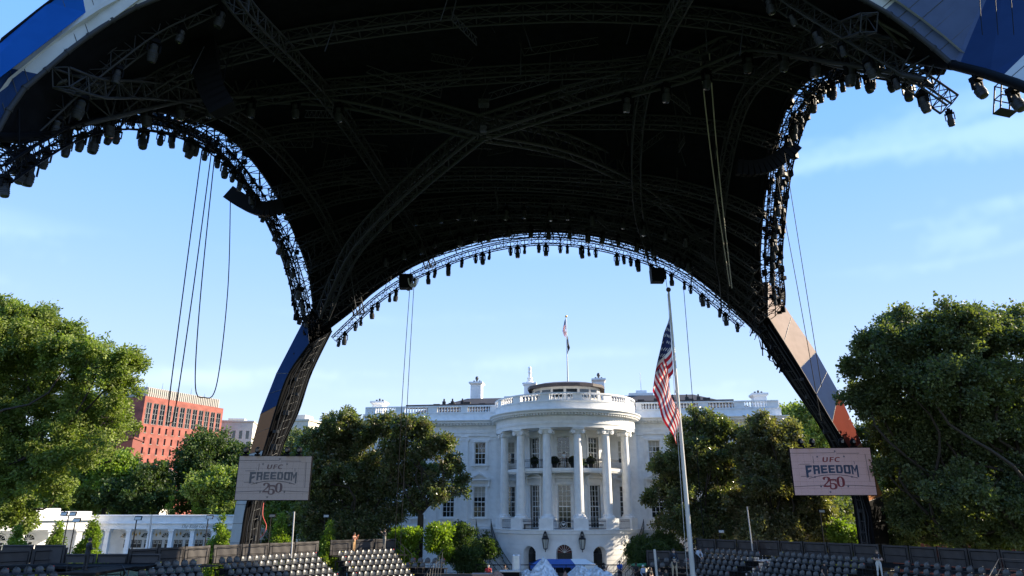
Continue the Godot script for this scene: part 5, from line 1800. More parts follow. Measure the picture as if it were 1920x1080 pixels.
func trees():
	var elm = [Color(0.135, 0.185, 0.035), Color(0.165, 0.215, 0.045), Color(0.105, 0.15, 0.03), Color(0.185, 0.225, 0.06)]
	var oak = [Color(0.085, 0.11, 0.046), Color(0.105, 0.13, 0.055), Color(0.07, 0.092, 0.04), Color(0.13, 0.15, 0.065)]
	var mag = [Color(0.075, 0.095, 0.045), Color(0.095, 0.115, 0.055), Color(0.06, 0.077, 0.038), Color(0.16, 0.17, 0.075), Color(0.085, 0.105, 0.05), Color(0.12, 0.105, 0.06)]
	var rust = [Color(0.1, 0.108, 0.055), Color(0.13, 0.13, 0.068), Color(0.16, 0.135, 0.078), Color(0.075, 0.082, 0.042), Color(0.15, 0.145, 0.08)]
	var lime = [Color(0.14, 0.21, 0.025), Color(0.18, 0.25, 0.035), Color(0.11, 0.17, 0.02)]
	var deep = [Color(0.045, 0.075, 0.02), Color(0.06, 0.095, 0.025), Color(0.035, 0.06, 0.018)]
	tree("elm_tree", "tall bright green elm spreading over the garden colonnade", "", Vector3(-51, 0, -64.5), ELM_LOBES, "elm", 16000, elm, 11, M.bark, 0.6, 0.55)
	tree("oak_tree", "dark green tree whose leaves overlap the pinkish screen", "", Vector3(36.5, 0, -57), OAK_A_LOBES, "oak", 13000, oak, 12, M.bark, 0.5, 0.4)
	tree("oak_tree", "dark green tree with leaning trunk behind the railed bleacher", "", Vector3(40.5, 0, -54), OAK_B_LOBES, "oak", 14000, oak, 13, M.bark, 0.6, 0.4)
	tree("magnolia_tree", "broad dark magnolia growing behind the grey screen", "", Vector3(-17.5, 0, -76), MAG_A_LOBES, "magnolia", 9500, mag, 14, M.bark, 0.4, 0.1)
	tree("magnolia_tree", "open-branched magnolia in front of the mansion's curtained windows", "", Vector3(-9.5, 0, -74), MAG_B_LOBES, "magnolia", 3300, mag, 15, M.bark, 0.38, 0.5)
	tree("magnolia_tree", "dark magnolia directly behind the tall flagpole", "", Vector3(20, 0, -75), MAG_C_LOBES, "magnolia", 9500, mag, 16, M.bark, 0.4, 0.1)
	tree("magnolia_tree", "rusty-leaved magnolia beside the pinkish screen", "", Vector3(26, 0, -71), MAG_D_LOBES, "magnolia", 9000, rust, 17, M.bark, 0.4, 0.1)
	# behind the garden colonnade
	var back = [
		["dark_tree", "rounded dark green tree covering the red building's corner", Vector3(-49.0, 0, -115), Vector3(9.6, 8.6, 6), 11.8, deep, 4600],
		["garden_tree", "bright green tree beside the grey screen above the colonnade", Vector3(-42.8, 0, -106), Vector3(5.0, 5.0, 4), 9.2, elm, 2600],
		["garden_tree", "small dark round tree over the colonnade's middle bays", Vector3(-57, 0, -108), Vector3(5.6, 5.0, 4), 9.2, deep, 2800],
		["garden_tree", "yellow green tree under the red brick building", Vector3(-62.5, 0, -110), Vector3(5.6, 5.4, 4), 11.8, lime, 2400],
		["garden_tree", "broad green tree behind the colonnade's arched end", Vector3(-68.5, 0, -108), Vector3(7, 6.0, 5), 10.2, elm, 3000],
		["garden_tree", "green tree at the foot of the red brick building", Vector3(-76, 0, -135), Vector3(9, 7.0, 5), 11.0, oak, 3000],
		["garden_tree", "large green tree filling the gap below the elm", Vector3(-74, 0, -112), Vector3(8, 7, 6), 10.5, oak, 3000],
		["garden_tree", "mid green tree rising behind the broad magnolia", Vector3(-26.5, 0, -94), Vector3(4.2, 6.0, 4), 11.6, oak, 2600],
		["garden_tree", "green tree filling the gap under the grey screen", Vector3(-31.5, 0, -98), Vector3(5.0, 4.4, 4), 7.5, elm, 2200],
		["far_tree", "bright green tree past the mansion's end above rusty magnolia", Vector3(44, 0, -104), Vector3(6.0, 7.5, 5), 16.5, elm, 3000],
		["far_tree", "low green tree filling the gap between magnolia and leg", Vector3(37, 0, -90), Vector3(7.0, 5.5, 4), 6.0, oak, 2800],
		["far_tree", "low leafy tree behind the brick wall under the oaks", Vector3(50, 0, -82), Vector3(8.0, 5.5, 4), 6.5, oak, 3000],
		["far_tree", "low leafy tree behind the far end of the brick wall", Vector3(64, 0, -80), Vector3(8.0, 6, 4), 6.5, elm, 3000],
		["far_tree", "dark tree behind the pinkish screen and rusty magnolia", Vector3(51, 0, -100), Vector3(7.0, 7, 5), 10, oak, 3000],
		["far_tree", "green tree behind the oaks by the brick wall", Vector3(62, 0, -98), Vector3(9.0, 8, 6), 11, oak, 3200],
		["far_tree", "green tree far behind the leaning oak trunk", Vector3(76, 0, -94), Vector3(10.0, 8, 6), 12, elm, 3200],
		["far_tree", "hazy green tree below the pale hotel building", Vector3(-37, 0, -128), Vector3(9.0, 8, 6), 14, oak, 3400],
		["far_tree", "far green tree left of the brick office's shaded side", Vector3(-92, 0, -124), Vector3(10.0, 8, 7), 12, deep, 2800],
	]
	var sd := 30
	for b in back:
		tree(b[0], b[1], "trees beyond the garden", b[2], puff(b[2] + Vector3(0, b[4], 0), b[3], 15, sd), "far", b[6], b[5], sd + 40, M.bark, 0.35, 0.3)
		sd += 1
	# young conical trees along the bleacher backs
	var young = [[Vector3(-39.4, 0, -68), 6.8, "slim lime green young tree beside the man in black"], [Vector3(-40.2, 0, -64), 6.1, "slim lime green young tree beside the twin floodlights"], [Vector3(-41.0, 0, -60), 5.9, "slim lime green young tree at the arched end of the colonnade"], [Vector3(-26.5, 0, -66), 6.8, "slim lime green young tree left of the grey leg"], [Vector3(-22.0, 0, -69), 6.8, "slim lime green young tree right of the grey leg foot"], [Vector3(-17.8, 0, -70.5), 6.0, "slim lime green young tree before the broad magnolia"], [Vector3(-58.5, 0, -106), 9.0, "slim green tree poking over the colonnade roof", 1], [Vector3(-50.6, 0, -106), 9.1, "slim green tree poking over the colonnade roof", 1], [Vector3(-45.6, 0, -103.5), 9.3, "slim green tree poking over the colonnade roof", 1]]
	for y in young:
		tree("young_tree", y[2], "slim trees behind the colonnade" if y.size() > 3 else "young trees behind the bleachers", y[0], cone_lobes(y[0], y[1], 3.0 if y.size() < 4 else 3.0), "young", 1300, lime, sd, M.pale_bark, 0.07, 0.0)
		sd += 1
	# clipped hedges closing the gaps at the garden's edge
	for h in [["tall_hedge", "tall green hedge behind the leg with the red panel", Vector3(38, 0, -88), 14.0, 3.4], ["tall_hedge", "tall hedge behind the brick garden wall", Vector3(58, 0, -84), 26.0, 3.6], ["tall_hedge", "tall hedge behind the colonnade's far end", Vector3(-27, 0, -103), 12.0, 3.2]]:
		var ls = []
		for k in int(h[3] / 1.6):
			ls.append([h[2] + Vector3(-h[3] / 2 + k * 1.6, h[4] * (0.5 + 0.5 * (k % 2)) + 0.6 * sin(k * 2.3), 0.8 * cos(k * 1.7)), h[4] * 0.62])
		tree(h[0], h[1], "", h[2], ls, "far", 2400, deep, sd, M.bark, 0.12, 0.0)
		sd += 1
	# shrubs at the mansion's foot
	for s in [["leafy_shrub", "yellow green leafy shrub beside the bleacher's end stair", Vector3(-10.3, 0, -71.5), Vector3(1.7, 2.6, 1.5), 3.6, lime, "magnolia", 900], ["leafy_shrub", "tall yellow green shrub before the open-branched magnolia", Vector3(-6.9, 0, -72), Vector3(1.8, 2.6, 1.6), 4.0, lime, "magnolia", 1000], ["clipped_bush", "rounded clipped green bush beside the curved stair", Vector3(-3.9, 0, -73.5), Vector3(2.6, 3.0, 2.2), 3.2, deep, "young", 4200], ["clipped_bush", "rounded dark bush below the flagpole beside the curved stair", Vector3(14.4, 0, -73), Vector3(3.3, 2.6, 2.2), 2.6, deep, "young", 4200], ["leafy_shrub", "sunlit green shrub behind the bleacher beside the leg", Vector3(31.6, 0, -68.5), Vector3(1.9, 2.4, 1.5), 4.0, lime, "oak", 900]]:
		tree(s[0], s[1], "", s[2], puff(s[2] + Vector3(0, s[4], 0), s[3], 14, sd), s[6], s[7], s[5], sd, M.bark, 0.1, 0.1)
		sd += 1

# ---- screens ---------------------------------------------------------------------------------------------------------------

func block_letters(text: String, wide: float, high: float, drop: float) -> Geo:
	# heavy block capitals whose feet follow an arch; the outer stems run lower
	var g := Geo.new()
	var S = {
		"F": [[0, 0, 0.34, 1], [0.34, 0.78, 1, 1], [0.34, 0.36, 0.85, 0.58]],
		"R": [[0, 0, 0.32, 1], [0.32, 0.78, 0.95, 1], [0.68, 0.5, 1, 0.78], [0.32, 0.38, 0.95, 0.56], [0.66, 0, 1, 0.38]],
		"E": [[0, 0, 0.34, 1], [0.34, 0.78, 1, 1], [0.34, 0.39, 0.9, 0.6], [0.34, 0, 1, 0.22]],
		"D": [[0, 0, 0.32, 1], [0.32, 0.8, 0.9, 1], [0.32, 0, 0.9, 0.2], [0.68, 0.2, 1, 0.8]],
		"O": [[0, 0.04, 0.32, 0.96], [0.1, 0.8, 0.9, 1], [0.1, 0, 0.9, 0.2], [0.68, 0.04, 1, 0.96]],
		"M": [[0, 0, 0.24, 1], [0.76, 0, 1, 1]],
	}
	var n = text.length()
	var adv = wide / n
	for i in n:
		var ch = text[i]
		var x0 = -wide / 2 + i * adv
		var lw = adv * 0.86
		var pt_ = func(u, w):
			var x = x0 + u * lw
			var t = absf(x) / (wide / 2)
			var foot = -drop * t * t
			if i == 0 and u < 0.4 or i == n - 1 and u > 0.7:
				foot -= drop * 0.9
			return Vector3(x, lerpf(foot, high, w), 0)
		for s in S[ch]:
			g.quad(pt_.call(s[0], s[1]), pt_.call(s[0], s[3]), pt_.call(s[2], s[3]), pt_.call(s[2], s[1]))
		if ch == "M":
			g.quad(pt_.call(0.24, 0.7), pt_.call(0.24, 1.0), pt_.call(0.5, 0.55), pt_.call(0.5, 0.2))
			g.quad(pt_.call(0.5, 0.2), pt_.call(0.5, 0.55), pt_.call(0.76, 1.0), pt_.call(0.76, 0.7))
	return g


func lettering(text: String, size: float, font: String, weight: int) -> TextMesh:
	var t := TextMesh.new()
	var f := SystemFont.new()
	f.font_names = PackedStringArray([font])
	f.font_weight = weight
	t.font = f
	t.text = text
	t.font_size = 96
	t.pixel_size = size / 96.0
	t.depth = 0.004
	return t


func star(g: Geo, c: Vector3, r: float):
	var pts = []
	for k in 10:
		var a = PI / 2 + TAU * k / 10
		pts.append(Vector2(cos(a), sin(a)) * (r if k % 2 == 0 else r * 0.42))
	g.poly(pts, Transform3D(Basis.IDENTITY, c))


func screen(at: Vector3, turn: float, w: float, h: float, tone: String, label: String):
	var o = thing("display_screen", label, "screen", at, turn)
	var pink = tone == "pink"
	var g := Geo.new()
	g.span(Vector3(-w / 2 - 0.05, -h / 2 - 0.05, -0.34), Vector3(w / 2 + 0.05, h / 2 + 0.05, -0.02))
	part(o, "frame", g, M.steel_black)
	# twelve cabinets by seven with hairline joints
	var cg := Geo.new()
	cg.span(Vector3(-w / 24 + 0.004, -h / 14 + 0.004, -0.02), Vector3(w / 24 - 0.004, h / 14 - 0.004, 0))
	var cm = cg.mesh()
	for i in 12:
		for j in 7:
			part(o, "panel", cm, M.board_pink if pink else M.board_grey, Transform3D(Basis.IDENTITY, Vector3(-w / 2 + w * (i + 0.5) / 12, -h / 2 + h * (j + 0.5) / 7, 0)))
	g = Geo.new()
	for b in [[-0.5, 0.4, 0.06, 0.4], [0.08, 0.39, 0.36, 0.385], [-0.4, 0.16, -0.27, 0.16], [-0.4, -0.1, -0.26, -0.1], [-0.5, -0.32, -0.1, -0.29], [0.12, -0.29, 0.5, -0.32], [0.43, 0.36, 0.44, -0.22], [-0.22, 0.33, -0.22, 0.17], [0.28, 0.22, 0.285, 0.15]]:
		g.tube(Vector3(b[0] * w, b[1] * h, 0.002), Vector3(b[2] * w, b[3] * h, 0.002), 0.022, -1, 4)
	part(o, "printed_line", g, M.board_groove)
	g = Geo.new()
	for k in 12:
		var a = TAU * (k + 0.5) / 12
		if k == 5 or k == 11:
			continue
		star(g, Vector3(sin(a) * w * 0.235, cos(a) * h * 0.45, 0.012), 0.11)
	part(o, "star_print", g, M.ink_navy if pink else M.ink_grey)
	g = block_letters("FREEDOM", w * 0.66, h * 0.17, h * 0.05)
	part(o, "arched_lettering", g, M.ink_navy if pink else M.ink_grey, Transform3D(Basis.IDENTITY, Vector3(0, -0.035 * h, 0.012)))
	g = Geo.new()
	var pts = []
	for k in 21:
		var t = lerpf(-1, 1, k / 20.0)
		pts.append(Vector3(t * w * 0.3, -0.07 * h - t * t * 0.075 * h, 0.012))
	g.path(pts, 0.022, 4)
	part(o, "arched_underline", g, M.ink_navy if pink else M.ink_grey)
	var t1 = part(o, "title_lettering", lettering("UFC", h * 0.145, "Droid Sans", 800), M.ink_red if pink else M.ink_brown)
	t1.transform = Transform3D(Basis(Vector3(1.4, 0, 0), Vector3(0.2, 1, 0), Vector3(0, 0, 1)), Vector3(0, 0.255 * h, 0.012))
	var t2 = part(o, "number_lettering", lettering("2 0", h * 0.3, "Droid Serif", 700), M.ink_red if pink else M.ink_brown)
	t2.transform = Transform3D(Basis.IDENTITY.scaled(Vector3(1.15, 1, 1)), Vector3(0, -0.225 * h, 0.012))
	var t3 = part(o, "number_lettering", lettering("5", h * 0.3, "Droid Serif", 700), M.ink_red if pink else M.ink_brown)
	t3.transform = Transform3D(Basis.IDENTITY.scaled(Vector3(1.15, 1, 1)), Vector3(-0.01 * w, -0.275 * h, 0.014))
	g = Geo.new()
	for x in [-0.3, 0.3]:
		g.tube(Vector3(x * w, -h / 2 - 0.1, -0.5), Vector3(x * w, h / 2 + 0.2, -0.5), 0.07, -1, 6)
		g.tube(Vector3(x * w, 0, -0.5), Vector3(x * w, 0, -1.8), 0.07, -1, 6)
	part(o, "bracket", g, M.steel_black)


# ---- bleachers -------------------------------------------------------------------------------------------------------------

var chair_mesh := {}

func chair_meshes():
	var g := Geo.new()
	# rounded shell back, bowed to the rear
	var P = []
	var w = 13
	var h = 8
	for j in h:
		var v = float(j) / (h - 1)
		for i in w:
			var u = lerpf(-1, 1, i / (w - 1.0))
			var half = 0.235 * (1.0 if v < 0.35 else sqrt(maxf(0.0, 1 - pow((v - 0.35) / 0.65, 2.0))))
			P.append(Vector3(u * half, 0.42 + v * 0.42, -0.16 + 0.06 * (1 - u * u) * -1.0 - 0.1 * v + 0.05 * sin(v * PI)))
	g.grid(P, w, h)
	var Q = []
	for j in h:
		for i in w:
			Q.append(P[j * w + (w - 1 - i)] - Vector3(0, -0.004, 0.035))
	g.grid(Q, w, h)
	chair_mesh.back = g.mesh()
	g = Geo.new()
	g.frustum(0.4, 0.455, Vector2(0.42, 0.4), Vector2(0.45, 0.43), Vector3(0, 0, 0.06))
	chair_mesh.seat = g.mesh()
	g = Geo.new()
	for s in [-1, 1]:
		g.path([Vector3(s * 0.235, 0, -0.2), Vector3(s * 0.24, 0.42, -0.14), Vector3(s * 0.24, 0.7, -0.24)], 0.014, 5)
		g.path([Vector3(s * 0.235, 0, 0.24), Vector3(s * 0.235, 0.4, 0.2), Vector3(s * 0.235, 0.43, -0.16)], 0.014, 5)
	g.tube(Vector3(-0.235, 0.15, -0.18), Vector3(0.235, 0.15, -0.18), 0.012, -1, 5)
	g.tube(Vector3(-0.235, 0.2, 0.22), Vector3(0.235, 0.2, 0.22), 0.012, -1, 5)
	chair_mesh.frame = g.mesh()
	g = Geo.new()
	g.box(Vector3(0, 0, 0), Vector3(0.07, 0.05, 0.008))
	chair_mesh.tag = g.mesh()


func chair(at: Vector3, turn: float, label: String, group: String, mark := 0):
	var o = thing("folding_chair", label, "chair", at, turn, group)
	part(o, "backrest", chair_mesh.back, M.chair_plastic)
	part(o, "seat", chair_mesh.seat, M.chair_seat)
	part(o, "frame", chair_mesh.frame, M.steel_dark)
	if mark:
		part(o, "number_tag", chair_mesh.tag, M.sticker if mark == 1 else M.sticker_red, Transform3D(Basis.IDENTITY, Vector3(0.17, 0.74, -0.18)))


func bleacher(label: String, where: String, p0: Vector2, p1: Vector2, top: float, rows: int, count: int, seats: int, fence, r: RandomNumberGenerator, extra := 0):
	# p0-p1: line of the top row's seats; rows step down towards the stage
	var d = (p1 - p0).normalized()
	var n = Vector2(-d.y, d.x)
	if n.y < 0:
		n = -n
	var turn = atan2(n.x, n.y)
	var mid = (p0 + p1) / 2
	var base = top - 0.85
	var o = thing("bleacher", label, "bleacher", Vector3(mid.x, 0, mid.y), turn)
	var half = (p1 - p0).length() / 2 + 0.45
	# local: x along the row, z to the front
	for k in rows + 2:
		var y = base - 0.36 * k
		if y < 0.15:
			break
		var z = 0.9 * k
		var g := Geo.new()
		g.span(Vector3(-half - extra * 0.3 * k, y - 0.06, z - 0.45), Vector3(half, y, z + 0.45))
		part(o, "deck", g, M.deck_black)
		g = Geo.new()
		g.span(Vector3(-half - extra * 0.3 * k, y - 0.36, z + 0.40), Vector3(half, y - 0.062, z + 0.43))
		part(o, "riser", g, M.deck_black)
		g = Geo.new()
		g.span(Vector3(-half, y - 0.015, z + 0.451), Vector3(half, y + 0.004, z + 0.475))
		part(o, "nosing", g, M.steel_grey)
	var sup := Geo.new()
	for s in [-1, 1]:
		for k in rows + 1:
			var y = base - 0.36 * k - 0.062
			if y > 0.1:
				sup.tube(Vector3(s * (half - 0.1), 0, 0.9 * k - 0.3), Vector3(s * (half - 0.1), y, 0.9 * k - 0.3), 0.04, -1, 6)
				sup.tube(Vector3(s * (half - 0.1), 0, 0.9 * k - 0.3), Vector3(s * (half - 0.1), y, 0.9 * k + 0.4), 0.025, -1, 5)
	part(o, "support", sup, M.steel_grey)
	# guard panels along the back: framed vinyl between posts
	if fence:
		var a = Vector3(fence[0].x - mid.x, 0, fence[0].y - mid.y).rotated(Vector3.UP, -turn)
		var b = Vector3(fence[1].x - mid.x, 0, fence[1].y - mid.y).rotated(Vector3.UP, -turn)
		var ht = fence[2]
		var lo = ht - 1.35
		var bd := Geo.new()
		bd.quad(Vector3(a.x, lo - 0.05, a.z), Vector3(a.x, lo - 0.05, -0.45), Vector3(b.x, lo - 0.05, -0.45), Vector3(b.x, lo - 0.05, b.z))
		part(o, "walkway", bd, M.deck_black)
		var cnt = maxi(2, int(a.distance_to(b) / 2.0))
		for i in cnt:
			var q0 = a.lerp(b, float(i) / cnt)
			var q1 = a.lerp(b, float(i + 1) / cnt)
			var dir = (q1 - q0).normalized()
			var g := Geo.new()
			var P = []
			for jj in 5:
				for ii in 9:
					P.append((q0 + dir * 0.04).lerp(q1 - dir * 0.04, ii / 8.0) + Vector3(0, lo + 1.33 * jj / 4.0 - (0.03 if jj == 4 else 0.0) * sin(ii * PI / 8.0), 0) + dir.cross(Vector3.UP) * 0.02 * sin(ii * 2.1 + jj + i))
			g.grid(P, 9, 5)
			part(o, "guard_panel", g, M.guard_vinyl)
			g = Geo.new()
			g.tube(q0 + Vector3(0, lo - 0.4, 0), q0 + Vector3(0, ht + 0.04, 0), 0.035, -1, 6)
			part(o, "guard_post", g, M.steel_black)
			var f = dir.cross(Vector3.UP) * -0.12
			if f.z < 0:
				f = -f
			g = Geo.new()
			var in0 = q0.lerp(q1, 0.1) + f
			var in1 = q0.lerp(q1, 0.92) + f
			g.path([in0 + Vector3(0, lo, 0), in0 + Vector3(0, ht - 0.2, 0), in1 + Vector3(0, ht - 0.2, 0), in1 + Vector3(0, lo, 0)], 0.028, 6)
			g.tube(in0 + Vector3(0, ht - 0.8, 0), in1 + Vector3(0, ht - 0.8, 0), 0.018, -1, 5)
			part(o, "guard_rail", g, M.steel_black)
	for k in rows:
		var c = count + extra * k
		for i in c:
			var t = float(i - extra * k) / (count - 1)
			var p = p0.lerp(p1, t) + n * 0.9 * k - d * 0.35 * k * 0.3
			if seats <= 0:
				return
			seats -= 1
			var mk = 0
			if i == 0 or i == c - 1:
				mk = 1 if r.randf() < 0.6 else 2
			var row = ["top row", "second row down", "third row down", "fourth row down", "fifth row down", "sixth row down"][k]
			var what = "grey folding chair in the " if mk == 0 else ("yellow-tagged end chair in the " if mk == 1 else "red-tagged end chair in the ")
			chair(Vector3(p.x, base - 0.36 * k + 0.001, p.y), turn + r.randf_range(-0.04, 0.04), what + row + " " + where, "chairs " + where, mk)


func bleachers():
	chair_meshes()
	var r := RandomNumberGenerator.new()
	r.seed = 8
	bleacher("black bleacher with fifteen chairs a row before the grey leg", "on the bleacher before the grey leg", Vector2(-21.72, -55.2), Vector2(-16.56, -61.64), 3.7, 5, 15, 75, [Vector2(-23.4, -57.2), Vector2(-16.9, -63.9), 4.45], r)
	bleacher("black bleacher below the two men taking pictures", "below the men taking pictures", Vector2(-14.71, -63.1), Vector2(-10.81, -66.3), 3.7, 6, 10, 60, [Vector2(-16.7, -66.9), Vector2(-11.15, -70.3), 4.4], r)
	bleacher("black bleacher beside the white pole and angled handrail", "beside the angled handrail", Vector2(-24.6, -51.2), Vector2(-22.95, -53.0), 3.7, 4, 5, 32, [Vector2(-27.3, -52.0), Vector2(-23.5, -56.9), 4.45], r, 2)
	bleacher("black bleacher beside the man in black", "beside the man in black", Vector2(-31.96, -46.5), Vector2(-30.4, -48.6), 3.65, 3, 5, 18, [Vector2(-35.2, -49.5), Vector2(-32.2, -53.0), 4.5], r, 1)
	bleacher("shaded black bleacher behind the suited man and flagpole", "behind the suited man", Vector2(17.77, -67.14), Vector2(20.86, -62.37), 3.7, 6, 10, 58, [Vector2(17.9, -70.6), Vector2(22.3, -66.0), 4.4], r)
	bleacher("shaded black bleacher below the pinkish screen", "below the pinkish screen", Vector2(22.86, -62.37), Vector2(26.86, -55.2), 3.7, 5, 14, 70, [Vector2(22.6, -66.9), Vector2(29.8, -59.2), 4.42], r)
	bleacher("shaded black bleacher beside the woman in white trousers", "beyond the woman in white trousers", Vector2(27.97, -52.2), Vector2(30.6, -43.5), 3.7, 3, 12, 30, [Vector2(30.0, -59.2), Vector2(35.9, -50.2), 4.4], r)
	bleacher("low dark platform beside the clipped bush and mesh barrier", "on the low platform by the clipped bush", Vector2(-8.9, -65.4), Vector2(-6.2, -64.6), 3.0, 2, 5, 8, null, r)
	bleacher("low dark platform with four chairs by the grey pole", "on the low platform by the grey pole", Vector2(13.0, -66.0), Vector2(15.3, -64.6), 3.0, 2, 4, 7, [Vector2(12.4, -67.6), Vector2(16.6, -65.6), 3.5], r)
	# raised walkway linking the bleachers, with its own guard panels
	var o = thing("raised_walkway", "raised black walkway with guard panels where the man in black stands", "walkway", Vector3(-30, 0, -50))
	var wg := Geo.new()
	wg.span(Vector3(-6.5, 3.3, -2.2), Vector3(5.2, 3.46, 0.4))
	wg.span(Vector3(2.3, 3.3, 0.402), Vector3(4.6, 3.46, 5.0))
	part(o, "deck", wg, M.deck_black)
	for k in 6:
		for z in [-2.0, 0.2]:
			wg = Geo.new()
			wg.tube(Vector3(-6.2 + k * 2.2, 0, z), Vector3(-6.2 + k * 2.2, 3.3, z), 0.05)
			part(o, "support", wg, M.steel_grey)
	for k in 5:
		wg = Geo.new()
		var hi = 4.7 if k < 2 else 4.1
		wg.span(Vector3(-6.4 + k * 2.3, 3.5, -2.15), Vector3(-4.2 + k * 2.3, hi, -2.1))
		part(o, "guard_panel", wg, M.guard_vinyl)
		wg = Geo.new()
		wg.path([Vector3(-6.3 + k * 2.3, 3.46, -2.0), Vector3(-6.3 + k * 2.3, hi - 0.12, -2.0), Vector3(-4.3 + k * 2.3, hi - 0.12, -2.0), Vector3(-4.3 + k * 2.3, 3.46, -2.0)], 0.03, 6)
		part(o, "guard_rail", wg, M.steel_black)
	# stair rails
	handrail([Vector3(-28.2, 2.5, -47.2), Vector3(-25.9, 2.5, -48.8), Vector3(-22.3, 1.0, -44.6)], "black stair handrail before the white pole")
	handrail([Vector3(-32.4, 2.7, -45.2), Vector3(-28.8, 2.7, -47.6)], "black level rail before the man in black")
	handrail([Vector3(-11.0, 3.05, -70.0), Vector3(-9.3, 2.0, -67.8)], "black sloping handrail beside the yellow green shrub")
	handrail([Vector3(27.2, 1.6, -43.0), Vector3(30.3, 3.1, -45.6), Vector3(33.2, 3.0, -44.2)], "dark stair handrail below the leaning oak")
	handrail([Vector3(30.0, 1.6, -42.0), Vector3(33.0, 2.9, -44.0)], "dark sloping handrail at the end of the shaded bleacher")
	handrail([Vector3(15.6, 3.1, -66.2), Vector3(17.9, 3.5, -68.6)], "thin sloping handrail beside the flagpole foot")
	# mesh barrier by the clipped bush
	var g := Geo.new()
	for k in 7:
		var a = Vector3(-7.4 + k * 0.24, 0.6, -60.6)
		g.tube(a, a + Vector3(0.1, 1.1 + 0.32 * k, -1.0), 0.025, -1, 5)
	g.tube(Vector3(-7.4, 1.7, -61.6), Vector3(-5.8, 3.9, -61.6), 0.03, -1, 5)
	g.tube(Vector3(-7.4, 0.8, -60.8), Vector3(-5.8, 0.8, -60.8), 0.03, -1, 5)
	lone("mesh_barrier", g, M.steel_grey, "grey sloping mesh barrier before the clipped bush", "barrier")


func handrail(pts, label: String):
	var o = thing("handrail", label, "handrail", pts[0])
	var z = pts[0]
	for h in [1.1, 0.55]:
		var g := Geo.new()
		var L = []
		for p in pts:
			L.append(p - z + Vector3(0, h, 0))
		g.path(L, 0.03, 6)
		part(o, "rail", g, M.steel_dark)
	for i in pts.size() - 1:
		for t in [0.0, 0.5, 1.0]:
			var p = pts[i].lerp(pts[i + 1], t) - z
			var g := Geo.new()
			g.tube(p + Vector3(0, -1.2, 0), p + Vector3(0, 1.1, 0), 0.028, -1, 6)
			part(o, "post", g, M.steel_dark)


# ---- poles and lamps -------------------------------------------------------------------------------------------------------

func poles():
	for p in [[Vector3(-34.5, 0, -56), 6.75, "twin floodlight on a black pole before the arched colonnade end", 2], [Vector3(-33.3, 0, -55), 6.3, "single floodlight pole beside the man in black", 1], [Vector3(-30.2, 0, -58), 6.4, "floodlight pole before the colonnade's first full bay", 1], [Vector3(-25.3, 0, -60), 6.45, "floodlight pole before the gilt lettering", 1], [Vector3(-22.1, 0, -66), 6.5, "floodlight pole beside the grey leg foot", 1], [Vector3(-18.7, 0, -72), 6.4, "floodlight pole before the broad magnolia", 1], [Vector3(20.2, 0, -70.5), 5.0, "low floodlight pole behind the suited man's bleacher", 1], [Vector3(28.3, 0, -66), 6.9, "floodlight pole before the rusty magnolia", 1], [Vector3(39.2, 0, -58.5), 6.6, "floodlight pole under the leaning oak", 1]]:
		var o = thing("floodlight_pole", p[2], "floodlight", p[0], 0.0, "floodlights round the bleachers")
		var g := Geo.new()
		g.tube(Vector3.ZERO, Vector3(0, p[1] - 0.1, 0), 0.06, 0.045, 8)
		if p[3] == 2:
			g.tube(Vector3(-0.45, p[1] - 0.12, 0), Vector3(0.45, p[1] - 0.12, 0), 0.04)
		part(o, "pole", g, M.black_iron)
		for s in ([-0.35, 0.35] if p[3] == 2 else [0.14]):
			g = Geo.new()
			g.box(Vector3(s, p[1] + 0.02, 0.05), Vector3(0.56 if p[3] == 1 else 0.5, 0.3, 0.12), Basis(Vector3.RIGHT, -0.35))
			var h = part(o, "lamp_head", g, M.black_iron)
			g = Geo.new()
			g.box(Vector3(s, p[1] + 0.0, 0.115), Vector3(0.48 if p[3] == 1 else 0.42, 0.22, 0.02), Basis(Vector3.RIGHT, -0.35))
			part(h, "lens", g, M.lamp_glass)
	for p in [[Vector3(-26.9, 1.0, -54), 6.7, 0.06, "thin white pole at the bleacher with the angled handrail"], [Vector3(-18.0, 1.0, -59.9), 6.9, 0.06, "thin pale pole standing in the fifteen-chair bleacher"], [Vector3(21.8, 1.0, -66), 7.3, 0.06, "thin pale pole behind the shaded bleacher"], [Vector3(10.3, 0.0, -52), 4.4, 0.09, "leaning grey pole beside the golf cart"]]:
		var g := Geo.new()
		g.tube(Vector3.ZERO, Vector3(-0.15, p[1] - p[0].y, 0), p[2], p[2], 8)
		lone("metal_pole", g, M.alloy, p[3], "pole", "", Transform3D(Basis.IDENTITY, p[0]))


# ---- stage clutter ---------------------------------------------------------------------------------------------------------

